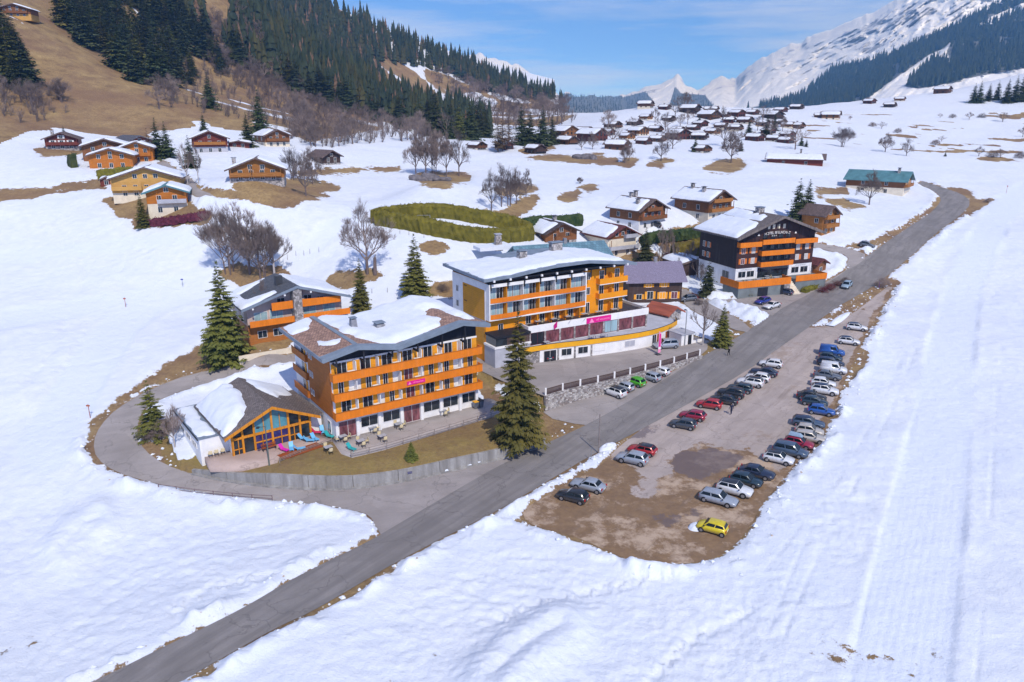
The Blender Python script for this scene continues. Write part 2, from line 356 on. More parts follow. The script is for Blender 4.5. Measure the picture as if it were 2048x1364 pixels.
# building frames (x, y, z, angle): front left foot of each large house
FA = (-24.33, 93.89, 2.0, 0.591); FB = (-4.587, 124.65, 3.0, 0.549); FC = (51.4, 167.4, 8.6, 0.376); FN = (-36.76, 89.04, 1.8, 0.644); FD = (-45.6, 123.0, 7.0, 0.585)
def loc2w(fr, x, y):
    c, s = math.cos(fr[3]), math.sin(fr[3]); return (fr[0] + c * x - s * y, fr[1] + s * x + c * y)
def w2loc(fr, x, y):
    c, s = math.cos(fr[3]), math.sin(fr[3]); x = x - fr[0]; y = y - fr[1]; return c * x + s * y, -s * x + c * y

# retaining wall in front of hotel A (foot line) and the stone wall below hotel B
WALL_A = smooth_loop([tuple(G(u, v)[:2]) for u, v in [(388,943),(430,953),(500,965),(600,974),(700,976),(800,962),(900,939),(1000,915),(1088,888)]], 2, False)
WALL_B = smooth_loop([(5.0,108.2),(8.8,111.2),(15.2,114.8),(21.5,119.2),(27.0,122.8),(31.5,126.4),(34.5,128.6)], 2, False)
_an = lambda x, y: loc2w(FN, x, y)
_a = lambda x, y: loc2w(FA, x, y)
_b = lambda x, y: loc2w(FB, x, y)
PLAT_A = WALL_A + [_a(30.5, -3), _a(25, 2), _a(24, 16), _a(-3, 18), _an(9, 15), _an(-5, 15), _an(-6, 3), (-45.5, 86.5)]
PLAT_B = WALL_B + [(36.5, 132), (38.5, 138), _b(43, -3), _b(43, 3), _b(36, 8), _b(33, 14), _b(-2, 14), _b(-3, -4), _b(-2.5, -10)]
PLAT_C = [loc2w(FC, *q) for q in [(-4, -1), (-2.5, -6.2), (12, -6.2), (23, -6.2), (24, 15), (-2, 15)]]
def wall_top_A(t):   # t 0..1 from left end to right end: height of the concrete wall above the road
    return float(np.interp(t, [0, .1, .25, .6, .85, 1], [.25, .9, 1.55, 1.65, 1.2, .75]))

def ground(x, y, detail=True):
    """final ground height (before snow cover) with the levelled terraces"""
    x = np.asarray(x, float); y = np.asarray(y, float); z = Zn(x, y)
    d = sdf_poly(x, y, PLAT_A)
    dw = sdf_line(x, y, WALL_A); t = np.clip((x + 45) / 50.0, 0, 1)
    top = np.interp(t, [0, .12, .3, .75, .95, 1], [.4, .8, 1.45, 1.5, 1.1, .8])
    za = np.minimum(1.96, top + 0.17 * np.maximum(dw - .2, 0))
    lx, ly = w2loc(FA, x, y); back = sstep(-1, 6, ly - 12) * 1.5
    z = np.where(d < 0, za + back * 0, z)
    d = sdf_poly(x, y, PLAT_B); z = np.where(d < 0, 2.97, z)
    return z

def draped(name, poly, step, lift, mat, label=None, kind='structure', zfun=None, skirt=0):
    """a sheet cut to a polygon and laid over the ground"""
    P = np.array(poly); b = []
    for i in range(len(P)):
        a, c = P[i], P[(i + 1) % len(P)]; n = max(1, int(np.hypot(*(c - a)) / step))
        b += [a + (c - a) * k / n for k in range(n)]
    b = np.array(b); nb = len(b)
    gx, gy = np.meshgrid(np.arange(P[:, 0].min(), P[:, 0].max(), step), np.arange(P[:, 1].min(), P[:, 1].max(), step))
    gx = gx.ravel(); gy = gy.ravel(); s = sdf_poly(gx, gy, P); k = s < -step * .45
    pts = [Vector(q) for q in b] + [Vector(q) for q in np.stack([gx[k], gy[k]], -1)]
    r = delaunay_2d_cdt(pts, [], [list(range(nb))], 1, 1e-4)
    V = np.array([tuple(q) for q in r[0]]); F_ = [f for f in r[2]]
    zz = (Zn if zfun is None else zfun)(V[:, 0], V[:, 1]) + lift
    me = bpy.data.meshes.new(name); me.from_pydata(np.column_stack([V, zz]).tolist(), [], [list(f) for f in F_]); me.materials.append(mat)
    me.polygons.foreach_set('use_smooth', [True] * len(F_)); me.update()
    bm = bmesh.new(); bm.from_mesh(me); bmesh.ops.recalc_face_normals(bm, faces=bm.faces)
    if sum(f.normal.z for f in bm.faces) < 0: bmesh.ops.reverse_faces(bm, faces=bm.faces)
    if skirt:
        ex = bmesh.ops.extrude_edge_only(bm, edges=[e for e in bm.edges if e.is_boundary])
        for g_ in ex['geom']:
            if isinstance(g_, bmesh.types.BMVert): g_.co.z -= skirt
    bm.to_mesh(me); bm.free()
    o = new_obj(name, me); tag(o, label, kind=kind); return o

# bare ground and grass showing through the snow (survey marks)
BARE = [
 [(960,720),(985,735),(1000,790),(1085,830),(1110,840),(1185,852),(1120,885),(1000,860),(965,800),(955,760)],
 [(818,352),(850,345),(905,345),(940,353),(935,362),(880,370),(835,362)],
 [(970,430),(1000,426),(1040,402),(1072,396),(1060,415),(1045,430),(1035,440),(985,439)],
 [(995,386),(1030,371),(1070,372),(1072,378),(1040,388),(1000,391)],
 [(655,562),(690,551),(740,543),(762,550),(735,562),(690,570),(665,572)],
 [(848,490),(865,482),(880,485),(892,492),(868,497)],
 [(1162,376),(1180,368),(1198,380),(1175,385)],
 [(470,366),(600,362),(660,370),(674,378),(640,385),(655,392),(610,392),(585,407),(530,405),(500,395),(468,376)],
 [(380,372),(410,380),(470,385),(520,398),(470,395),(420,388)],
 [(436,546),(475,528),(500,540),(560,540),(590,560),(540,574),(500,578),(470,566)],
 [(862,582),(880,570),(905,572),(915,582),(885,586)],
 [(228,808),(300,757),(370,715),(410,698),(470,690),(560,668),(590,682),(560,704),(470,722),(380,741),(300,772),(235,812)],
 [(180,900),(190,850),(228,808),(240,812),(205,845),(192,880),(200,915)],
 [(278,870),(292,895),(340,878),(400,878),(420,930),(392,948),(330,932),(292,905)],
 [(1395,690),(1440,694),(1500,655),(1515,648),(1540,650),(1470,694),(1430,704)],
 [(1490,650),(1540,628),(1560,640),(1500,668)],
 [(1408,336),(1440,322),(1480,319),(1493,330),(1460,345),(1420,343)],
 [(1298,330),(1330,317),(1345,322),(1320,333)],[(1238,328),(1255,318),(1272,320),(1258,332)],
 [(1043,319),(1110,313),(1205,311),(1215,318),(1180,326),(1130,324)],[(1185,322),(1230,318),(1235,326),(1200,330)],
 [(-40,388),(100,379),(200,370),(212,378),(100,389),(-40,402)],
 [(1688,492),(1790,470),(1850,430),(1886,394),(1902,402),(1864,440),(1800,482),(1720,498)],
 [(1880,372),(1930,380),(1955,400),(1985,398),(1960,412),(1940,430),(1925,430),(1945,405),(1920,388)],
 [(1632,380),(1690,377),(1694,386),(1640,389)],[(1660,402),(1690,398),(1700,408),(1730,412),(1700,416)],
 [(1640,660),(1690,612),(1770,560),(1795,562),(1745,600),(1715,640),(1690,670),(1660,680)],
 [(1690,700),(1720,690),(1730,715),(1705,745),(1690,770),(1680,745)],
 [(210,400),(240,394),(330,392),(370,400),(420,432),(400,446),(320,456),(265,455),(270,440),(230,420)],
 [(70,300),(130,295),(170,300),(150,312),(90,312)],
 [(1040,300),(1100,292),(1110,298),(1050,306)],[(600,345),(690,335),(800,338),(690,346)],
 [(1230,520),(1290,505),(1330,520),(1300,545),(1240,540)],[(1310,470),(1400,455),(1410,500),(1380,520),(1330,500)],
 [(1120,395),(1155,380),(1165,385),(1140,398)],
]
HILL = [(-900,330),(-100,300),(0,288),(60,264),(130,260),(180,282),(250,288),(330,278),(400,250),(470,262),(560,262),(620,285),(700,270),(790,250),(860,240),(905,235),(880,195),(830,140),(700,60),(640,-80),(-900,-300)]
MIXED = [(600,290),(700,268),(800,250),(900,236),(1000,250),(1110,255),(1160,225),(1110,180),(1000,165),(900,130),(820,140),(860,190),(800,250),(690,280)]
GRASS_A = PLAT_A
def masks(x, y, z, u, v, s):
    S = np.full(x.shape, 6.0)
    for poly in BARE: S = np.minimum(S, sdf_poly(u, v, poly) / s * 1.0)
    n1 = fbm(x / 9.0, y / 9.0, 3, 4)
    S = S + n1 * 1.6
    hill = -sdf_poly(u, v, HILL) / s            # positive inside
    hs = np.where(hill > 0, -np.minimum(hill, 5) + 2.0 + 16 * (fbm(x / 34.0, y / 18.0, 11, 4) - .26), 6.0); S = np.minimum(S, hs)
    mixd = -sdf_poly(u, v, MIXED) / s
    ms = np.where(mixd > 0, 0.2 + 9 * fbm(x / 40.0, y / 40.0, 15, 4), 6.0); S = np.minimum(S, np.where(mixd > 0, ms, 6.0))
    R = -sdf_poly(u, v, [(1500,250),(1700,225),(1900,225),(2300,200),(2300,345),(1900,320),(1700,300)]) / s
    rs = np.where(R > 0, 5.2 + 15 * fbm(x / 26.0, y / 9.0, 23, 4), 6.0); S = np.minimum(S, rs)
    return S

def build_terrain():
    nr, na = 800, 720
    r = np.concatenate([[8, 18, 27], np.geomspace(34, 330, 560), np.geomspace(331, 2600, nr - 563)]); th = np.radians(np.linspace(-52, 52, na))
    R_, T = np.meshgrid(r, th, indexing='ij'); X = R_ * np.sin(T); Y = R_ * np.cos(T); X = X.ravel(); Y = Y.ravel()
    Zb = Zn(X, Y); u, v, s = proj(X, Y, Zb); near = R_.ravel() < 330
    S = masks(X, Y, Zb, u, v, s)
    zg = ground(X, Y)
    plat = np.minimum(sdf_poly(X, Y, PLAT_A), sdf_poly(X, Y, PLAT_B)); pc = sdf_poly(X, Y, PLAT_C)
    fl = fbm(X / 6.0, Y / 6.0, 31, 3)
    rd = np.full(X.shape, 1e3)
    idx = np.where(near)[0]; xs, ys = X[idx], Y[idx]
    d = np.minimum.reduce([sdf_poly(xs, ys, p) for p in (W_ROAD, W_LOOP, W_LOT, W_FC, W_DC, W_DE, W_VR, W_PS)]); rd[idx] = d
    verge = rd + .25 - np.maximum(0, fbm(X / 5.0, Y / 5.0, 41, 3) - .05) * 2.0     # ragged strip of bare verge
    verge = np.where(sdf_poly(u, v, [(0,1000),(560,1010),(760,1060),(300,1364),(-200,1400)]) < 40, rd + .6 - np.maximum(0, fl - .1) * .9, verge)
    S = np.minimum(S, verge)
    S = np.where(plat < 0, np.minimum(S, plat * 1.0), S)
    S = np.clip(S, -6, 6)
    # snow mound left of the annex and patch behind hotel A lie on the platform
    lx, ly = w2loc(FN, X, Y); S = np.where((plat < 0) & (ly > 4.5) & (lx < 14) & (sdf_poly(X, Y, WALL_A + [(-60, 120)]) > -50), np.maximum(S, (ly - 4.5) * .8 + fl * 2), S)
    # green tint of the grass
    gr = np.clip(0.9 - np.abs(plat + 3) / 12, 0, 1) * (plat < 1.5)
    packed = np.full(X.shape, 9e2)
    for ln, wd in [([(-60,655),(120,625),(270,598),(360,575),(440,548)], 2.0), ([(85,900),(130,820),(190,720),(250,640),(310,595),(400,570)], 3.6), ([(-40,525),(180,498),(300,482),(420,470)], 1.6),
                   ([(1790,1364),(1850,1050),(1880,850),(1900,700),(1930,560),(2000,420),(2060,380)], 4.5), ([(600,520),(650,470),(700,440)], 2.2)]:
        packed = np.minimum(packed, sdf_line(u, v, ln) / s - wd)
    foot = np.full(X.shape, 9e2)
    for ln in [[(60,760),(120,690),(130,640)],[(100,780),(150,700),(175,650)],[(163,570),(170,545),(160,510)],[(310,560),(305,520),(290,495)],[(235,560),(250,530),(275,500)],[(105,385),(112,440),(122,498)],[(120,495),(200,470),(270,440)],
               [(1000,1240),(1100,1200),(1200,1180),(1350,1150)],[(1300,1364),(1380,1280),(1500,1220)],[(350,1230),(420,1180),(560,1150)]]:
        foot = np.minimum(foot, sdf_line(u, v, ln) / s)
    ski = np.full(X.shape, 9e2)
    for ln in [[(30,1364),(120,1240),(260,1150),(420,1085),(600,1060)],[(60,1364),(150,1250),(300,1165),(430,1110),(560,1090)],[(700,1364),(830,1290),(980,1200),(1090,1150)],[(1500,1364),(1560,1200),(1640,1020),(1740,860),(1800,720)],[(1530,1364),(1600,1190),(1690,1010),(1770,850),(1830,700)],[(1700,1364),(1730,1200),(1780,1000),(1840,800)],[(1150,1364),(1300,1290),(1480,1240),(1700,1210)],[(1200,1330),(1350,1250),(1500,1180),(1600,1060)],[(0,740),(160,735),(300,700)],[(0,560),(200,540),(330,520),(420,500)],[(20,480),(160,440),(260,430)],[(0,455),(120,470),(230,440)],[(1950,1364),(1975,1100),(1985,900),(2000,700)],[(640,640),(600,600),(590,540)]]:
        ski = np.minimum(ski, sdf_line(u, v, smooth_loop(ln, 2, False)) / s)
    piste = sstep(0.6, -0.6, packed)
    cover = 0.30 * sstep(-0.2, 1.6, S)
    lump = (fbm(X / 16.0, Y / 16.0, 51, 3) * .7 + fbm(X / 4.2, Y / 4.2, 53, 3) * .11 + (fbm(X / 1.1, Y / .9, 55, 3) * .075 + fbm(X / .42, Y / .5, 59, 2) * .055 + np.abs(fbm(X / 2.6, Y / 1.2, 57, 2)) * -.10) * (.35 + 1.3 * sstep(-.25, .35, fbm(X / 19.0, Y / 19.0, 58, 2))) * sstep(190, 60, R_.ravel())) * (1 - .8 * piste)
    big = sstep(.5, 7, rd) * sstep(0, 3, np.abs(plat)) * (plat > 0)
    z = zg + cover + lump * np.clip(big, 0.04, 1) * sstep(-.5, 2, S)
    z = z + np.where(S < 0, 0.10 * fbm(X / 1.7, Y / 1.7, 61, 3), 0) * (plat > 0)
    z -= 0.10 * piste * big
    z += 0.05 * np.exp(-((packed - .4) / .9) ** 2) * big
    z -= 0.22 * np.exp(-(foot / .55) ** 2) * (vnoise(X / .5, Y / .5, 77) > -.1)
    z += .013 * np.sin(packed * 2 * math.pi / .85) * piste * sstep(160, 90, R_.ravel())
    z -= .11 * np.exp(-(ski / .24) ** 2) * big * sstep(-.35, .15, fbm(X / 9.0, Y / 9.0, 97, 2))
    # ploughed banks along the roads
    bank = np.exp(-((rd - 1.7) / 1.0) ** 2) * np.maximum(0, fbm(X / 3.3, Y / 3.3, 71, 4) + .12) * 1.5
    z += bank * sstep(0, 1, S) * (plat > 1)
    # drifts in the foreground
    z += 1.0 * np.exp(-((sdf_line(u, v, [(990,1364),(1050,1305),(1120,1262)]) / s - 1.2) / 1.6) ** 2) * (plat > 3)
    z += 0.8 * np.exp(-((sdf_line(u, v, [(130,1100),(165,1060),(200,1045)]) / s - 1.0) / 1.6) ** 2) * (plat > 3)
    z += 1.1 * np.exp(-(sdf_line(u, v, [(1430,600),(1480,618),(1530,640)]) / s / 1.3) ** 2) * (1 + fbm(X / 1.2, Y / 1.2, 81, 3))   # ploughed heap by the hotel car park
    S = np.maximum(S, 2.2 - sdf_line(u, v, [(1430,600),(1480,618),(1530,640)]) / s)
    # roads, car park and paved terraces are separate sheets: the ground dips under them
    z = np.where(rd < 0.25, Zb - .02 - 0.4 * sstep(-.5, -1.6, rd) + np.clip(rd, 0, .25) / .25 * (z - Zb + .02) * (plat > -.3), z)
    z = np.where(pc < 0, np.minimum(z, 6.2), z)
    # beyond the village the valley floor drops out of sight
    dep = Y * CP - (z - CAM_H) * SP; lim = CAM_H + dep * (-(226 - 682) / FPX * CP - SP); z = np.where((u > 1112) & (dep > 720), np.minimum(z, lim), z)
    V = np.column_stack([X, Y, z]); i = np.arange((nr - 1) * na).reshape(nr - 1, na)[:, :-1].ravel(); nr_ = len(r)
    ii = (np.arange(nr_ - 1)[:, None] * na + np.arange(na - 1)[None]).ravel()
    Fq = np.column_stack([ii, ii + 1, ii + na + 1, ii + na])[:, ::-1]
    me = bpy.data.meshes.new('terrain'); me.vertices.add(len(V)); me.vertices.foreach_set('co', V.ravel().astype(np.float32))
    me.loops.add(Fq.size); me.loops.foreach_set('vertex_index', Fq.ravel().astype(np.int32)); me.polygons.add(len(Fq))
    me.polygons.foreach_set('loop_start', np.arange(0, Fq.size, 4, dtype=np.int32)); me.polygons.foreach_set('loop_total', np.full(len(Fq), 4, np.int32))
    me.polygons.foreach_set('use_smooth', np.ones(len(Fq), bool)); me.update(calc_edges=True); me.validate()
    for nm, arr in (('snow_cover', S), ('green', gr), ('packed', piste)):
        at = me.attributes.new(nm, 'FLOAT', 'POINT'); at.data.foreach_set('value', arr.astype(np.float32))
    me.materials.append(terrain_material()); o = new_obj('terrain', me); tag(o, 'rolling snowfield with brown grass showing through', kind='structure'); return o

def snow_shader(nt, b, coord='Object', fine=1.0):
    f1 = noise(nt, 0.55 * fine, 6, 0.6, coord=coord); f2 = noise(nt, 5.5 * fine, 5, 0.7, coord=coord); f3 = noise(nt, 0.05, 3, 0.5, coord=coord)
    c = ramp(nt, f1, [(0.3, (0.655, 0.695, 0.765)), (0.7, (0.765, 0.79, 0.835))])
    c = mixc(nt, ramp(nt, f3, [(0.42, (0, 0, 0)), (0.7, (0.5, 0.5, 0.5))]), c, (0.67, 0.72, 0.81))
    h = mathn(nt, 'ADD', mathn(nt, 'MULTIPLY', f1, 1.2), mathn(nt, 'MULTIPLY', f2, 0.35))
    return c, h
def terrain_material():
    m, nt, b = mat_base('snow_and_winter_grass')
    A = lambda n: N(nt, 'ShaderNodeAttribute', attribute_name=n).outputs['Fac']
    sc, h = snow_shader(nt, b)
    sc = mixc(nt, mathn(nt, 'MULTIPLY', A('packed'), 0.6), sc, (0.70, 0.75, 0.84))
    dirt = noise(nt, 0.9, 6, 0.7); sc = mixc(nt, ramp(nt, dirt, [(0.66, (0, 0, 0)), (0.80, (0.30, 0.30, 0.30))]), sc, (0.62, 0.60, 0.60))
    e = mathn(nt, 'ADD', A('snow_cover'), mathn(nt, 'MULTIPLY', mathn(nt, 'SUBTRACT', noise(nt, 0.55, 12, 0.74), 0.5), 3.4))
    fac = ramp(nt, e, [(0.44, (0, 0, 0)), (0.56, (1, 1, 1))])
    g1 = noise(nt, 0.16, 10, 0.72); g2 = noise(nt, 1.5, 10, 0.76); g3 = noise(nt, 0.035, 4, 0.6)
    c = ramp(nt, g1, [(0.28, (0.17, 0.108, 0.06)), (0.45, (0.32, 0.215, 0.10)), (0.6, (0.43, 0.30, 0.135)), (0.75, (0.53, 0.39, 0.185))])
    c = mixc(nt, ramp(nt, g3, [(0.42, (0, 0, 0)), (0.62, (0.75, 0.75, 0.75))]), c, (0.24, 0.142, 0.085))
    c = mixc(nt, ramp(nt, g2, [(0.35, (0.6, 0.6, 0.6)), (0.6, (0, 0, 0))]), c, (0.150, 0.092, 0.055))
    c = mixc(nt, mathn(nt, 'MULTIPLY', A('green'), ramp(nt, g1, [(0.35, (0.15, 0.15, 0.15)), (0.65, (0.8, 0.8, 0.8))])), c, (0.25, 0.205, 0.042))
    col = mixc(nt, fac, c, sc); nt.links.new(col, b.inputs['Base Color'])
    b.inputs['Roughness'].default_value = 0.75; b.inputs['Specular IOR Level'].default_value = 0.2
    hh = mixc(nt, fac, mathn(nt, 'MULTIPLY', g2, 1.6), h); bump(nt, b, hh, 0.7, 0.32)
    return m
def snow_material():
    m, nt, b = mat_base('roof_snow'); c, h = snow_shader(nt, b, fine=1.6); nt.links.new(c, b.inputs['Base Color'])
    b.inputs['Roughness'].default_value = 0.7; b.inputs['Specular IOR Level'].default_value = 0.2; bump(nt, b, h, 0.3, 0.06); return m
def asphalt(name, col, streak=0.0, wet=0.0, rot=0.7, sand=None):
    m, nt, b = mat_base(name)
    f = noise(nt, 0.22, 6, 0.62); g = noise(nt, 6.0, 4, 0.7)
    c = ramp(nt, f, [(0.3, tuple(k * .78 for k in col)), (0.55, col), (0.75, tuple(k * 1.14 for k in col))])
    c = mixc(nt, ramp(nt, g, [(0.35, (0.35,) * 3), (0.65, (0, 0, 0))]), c, tuple(k * .7 for k in col))
    if streak:
        s_ = noise(nt, 0.9, 5, 0.6, (0.05, 1.0, 1.0), rot=(0, 0, -rot)); c = mixc(nt, mathn(nt, 'MULTIPLY', ramp(nt, s_, [(0.42, (0, 0, 0)), (0.62, (1, 1, 1))]), streak), c, tuple(k * .55 for k in col))
    crack = N(nt, 'ShaderNodeTexVoronoi'); crack.feature = 'DISTANCE_TO_EDGE'; crack.inputs['Scale'].default_value = 0.13
    t = N(nt, 'ShaderNodeTexCoord'); wv = N(nt, 'ShaderNodeVectorMath', operation='ADD'); nn = N(nt, 'ShaderNodeTexNoise', Scale=0.35, Detail=5.0)
    nt.links.new(t.outputs['Object'], nn.inputs['Vector']); sc = N(nt, 'ShaderNodeVectorMath', operation='SCALE'); sc.inputs['Scale'].default_value = 6.0
    nt.links.new(nn.outputs['Color'], sc.inputs[0]); nt.links.new(t.outputs['Object'], wv.inputs[0]); nt.links.new(sc.outputs[0], wv.inputs[1]); nt.links.new(wv.outputs[0], crack.inputs['Vector'])
    cf = ramp(nt, crack.outputs['Distance'], [(0.0, (0.55,) * 3), (0.014, (0, 0, 0))]); c = mixc(nt, cf, c, tuple(k * .4 for k in col))
    pt = N(nt, 'ShaderNodeTexVoronoi', Scale=0.07); pt.distance = 'MANHATTAN'; nt.links.new(t.outputs['Object'], pt.inputs['Vector']); pb = N(nt, 'ShaderNodeRGBToBW'); nt.links.new(pt.outputs['Color'], pb.inputs[0]); c = mixc(nt, ramp(nt, pb.outputs[0], [(.3, (.28,) * 3), (.34, (0, 0, 0)), (.7, (0, 0, 0))]), c, tuple(k * .62 for k in col))
    rough = 0.85
    if sand:
        A = lambda n: N(nt, 'ShaderNodeAttribute', attribute_name=n).outputs['Fac']
        sn = noise(nt, 0.16, 10, 0.72); mud = ramp(nt, mathn(nt, 'ADD', A('mud'), mathn(nt, 'MULTIPLY', mathn(nt, 'SUBTRACT', sn, .5), 1.6)), [(0.45, (0, 0, 0)), (0.52, (1, 1, 1))])
        mc = ramp(nt, noise(nt, 0.7, 12, 0.78), [(0.3, (0.155, 0.098, 0.060)), (0.55, (0.235, 0.150, 0.085)), (0.75, (0.31, 0.205, 0.115))])
        dry = ramp(nt, noise(nt, 0.12, 10, 0.74), [(0.50, (0, 0, 0)), (0.58, (0.8,) * 3)]); mc = mixc(nt, dry, mc, (0.50, 0.38, 0.28))
        c = mixc(nt, mud, c, mc)
        tt_ = noise(nt, 0.55, 8, 0.7, (0.12, 1.0, 1.0), rot=(0, 0, -.9)); c = mixc(nt, ramp(nt, tt_, [(0.56, (0, 0, 0)), (0.66, (0.4,) * 3)]), c, (0.17, 0.125, 0.095))
        stain = ramp(nt, noise(nt, 0.11, 10, 0.75), [(0.57, (0, 0, 0)), (0.64, (0.6,) * 3)]); c = mixc(nt, stain, c, (0.26, 0.19, 0.14))
        wetf = ramp(nt, mathn(nt, 'ADD', A('wet'), mathn(nt, 'MULTIPLY', mathn(nt, 'SUBTRACT', sn, .5), 1.7)), [(0.48, (0, 0, 0)), (0.55, (1, 1, 1))])
        c = mixc(nt, mathn(nt, 'MULTIPLY', wetf, .72), c, (0.125, 0.092, 0.085))
        nt.links.new(ramp(nt, wetf, [(0, (0.85,) * 3), (1, (0.28,) * 3)]), b.inputs['Roughness'])
    else: b.inputs['Roughness'].default_value = rough
    nt.links.new(c, b.inputs['Base Color']); b.inputs['Specular IOR Level'].default_value = 0.25; bump(nt, b, g, 0.25, 0.03)
    return m

M['snow'] = snow_material()
build_terrain()
M['asphalt'] = asphalt('pale_dry_asphalt', (0.262, 0.240, 0.228), 0.5, rot=0.93)
M['asphalt2'] = asphalt('mauve_grey_asphalt', (0.365, 0.325, 0.305), 0.2, rot=0.3)
M['lot'] = asphalt('worn_car_park_surface', (0.46, 0.385, 0.345), 0.3, rot=0.86, sand=True)
draped('main_road', W_ROAD, 2.0, 0.055, M['asphalt'], 'grey asphalt road running diagonally up the valley')
draped('loop_road', W_LOOP, 2.0, 0.035, M['asphalt2'], 'narrow asphalt road looping round the hotel')
lot = draped('car_park', W_LOT, 1.2, 0.012, M['lot'], 'worn asphalt and mud car park beside the road')
lv = np.array([p.co[:] for p in lot.data.vertices]); lu, lvv, ls = proj(lv[:, 0], lv[:, 1], lv[:, 2])
mudv = -sdf_poly(lu, lvv, [(960,1010),(1090,930),(1190,905),(1240,930),(1290,960),(1250,985),(1290,990),(1340,945),(1320,915),(1400,890),(1500,905),(1560,960),(1500,1180),(960,1180)]) / ls / 4 + .5
edge = 0.8 - (-sdf_poly(lv[:, 0], lv[:, 1], W_LOT)) / 2.2
roadside = sdf_poly(lv[:, 0], lv[:, 1], W_ROAD)
mudv = np.clip(np.maximum(mudv, np.where(roadside > 4, edge, 0)), 0, 1)
wetv = np.clip(np.maximum(-sdf_poly(lu, lvv, [(1340,905),(1420,895),(1480,915),(1440,945),(1370,960),(1330,940)]), -sdf_poly(lu, lvv, [(1240,870),(1310,850),(1330,862),(1260,880)])) / ls / 3 + .5, 0, 1)
wetv = np.maximum(wetv, np.clip(-sdf_poly(lu, lvv, [(1290,1035),(1400,1015),(1420,1040),(1330,1060)]) / ls / 3 + .35, 0, 1))
for nm, arr in (('mud', mudv), ('wet', wetv)):
    at_ = lot.data.attributes.new(nm, 'FLOAT', 'POINT'); at_.data.foreach_set('value', arr.astype(np.float32))
draped('parking_strip', W_PS, 1.5, 0.045, M['asphalt2'], 'paved parking strip at the foot of the stone wall')
draped('hotel_forecourt', W_FC, 2.0, 0.08, M['asphalt2'], 'asphalt parking area in front of the dark wooden hotel')
draped('driveway', W_DC, 2.0, 0.07, M['asphalt2'], 'asphalt drive leading to the lilac roofed house')
draped('side_lane', W_DE, 2.0, 0.07, M['asphalt2'], 'lane branching off behind the dark wooden hotel')
draped('village_lane', W_VR, 3.0, 0.10, M['asphalt2'], 'lane winding between the hillside chalets')
M['paving'] = asphalt('terrace_paving', (0.42, 0.375, 0.35), 0.0); M['pink_paving'] = asphalt('pink_terrace_paving', (0.48, 0.365, 0.315), 0.0)
zA = lambda x, y: np.full(np.shape(x), 1.99); zB = lambda x, y: np.full(np.shape(x), 3.0)
TERR_A = [_a(-.5, 0.5), _a(-1.0, -4.6), _a(-.3, -6.4), _a(4, -6.6), _a(24, -5.0), _a(27, -4.6), _a(26, 1.5), _a(23, 2.5), _a(22, .5)]
draped('hotel_terrace', TERR_A, 2.0, 0.02, M['paving'], 'grey paved terrace in front of the balcony hotel', zfun=zA, skirt=.9)
TERR_N = [_an(-3.2, 2.2), _an(-3.4, -1.2), _an(0, -3.6), _an(4, -5.2), _an(5.4, -3.0), _an(12.8, -3.2), _a(-1.05, -4.6), _a(-.45, .8), _an(11.5, 1.0)]
draped('annex_terrace', TERR_N, 2.0, 0.008, M['pink_paving'], 'pinkish paved terrace in front of the glazed annex', zfun=zA, skirt=.9)
draped('lower_forecourt', PLAT_B, 2.5, 0.0, M['asphalt2'], 'flat asphalt forecourt above the stone wall', zfun=zB)
# ------------------------------------------------------------------ building parts
def wmesh(w, h, ax):
    """shared window meshes: pane and frame, lying in the wall plane ax ('x' front walls, 'y' side walls)"""
    key = (round(w, 2), round(h, 2), ax)
    if key not in wmesh.c:
        p = MB(); f = MB(); t = 0.06
        if ax == 'x':
            p.box(-w/2, w/2, -.02, .02, 0, h)
            f.box(-w/2 - t, w/2 + t, -.05, .03, -t, 0); f.box(-w/2 - t, w/2 + t, -.05, .03, h, h + t); f.box(-w/2 - t, -w/2, -.05, .03, 0, h); f.box(w/2, w/2 + t, -.05, .03, 0, h); f.box(-.025, .025, -.045, -.021, 0, h)
        else:
            p.box(-.02, .02, -w/2, w/2, 0, h)
            f.box(-.05, .03, -w/2 - t, w/2 + t, -t, 0); f.box(-.05, .03, -w/2 - t, w/2 + t, h, h + t); f.box(-.05, .03, -w/2 - t, -w/2, 0, h); f.box(-.05, .03, w/2, w/2 + t, 0, h); f.box(-.045, -.021, -.025, .025, 0, h)
        wmesh.c[key] = (p, f)
    return wmesh.c[key]
wmesh.c = {}
_wm = {}
def window(parent, x, y, z, w, h, ax='x', pane=None, frame=None, name='window', fr=True, proud=0.03):
    """front ('x') windows sit at y minus proud; side ('y') windows on the left wall sit at x minus proud"""
    pane = pane or M['glass']; frame = frame or M['frame']; p, f = wmesh(w, h, ax)
    kp = (id(p), pane.name); kf = (id(f), frame.name, 'f')
    if kp not in _wm: _wm[kp] = p.mesh(name, pane)
    if kf not in _wm: _wm[kf] = f.mesh('frame', frame)
    o = new_obj(name, _wm[kp], parent, (x, y - proud, z) if ax == 'x' else (x - proud, y, z))
    if fr: new_obj('frame', _wm[kf], o)
    return o
_sm = {}
def shutter(parent, x, y, z, w, h, ax='x', mat=None):
    mat = mat or M['shutter']; key = (round(w, 2), round(h, 2), ax, mat.name)
    if key not in _sm:
        m = MB()
        if ax == 'x':
            m.box(-w/2, w/2, -.03, .03, 0, h)
            for k in range(3): m.box(-w/2 + .05, w/2 - .05, -.045, -.031, h * (.1 + .38 * k), h * (.1 + .38 * k) + .1)
        else: m.box(-.03, .03, -w/2, w/2, 0, h)
        _sm[key] = m.mesh('shutter', mat)
    return new_obj('shutter', _sm[key], parent, (x, y - .06, z) if ax == 'x' else (x - .06, y, z))

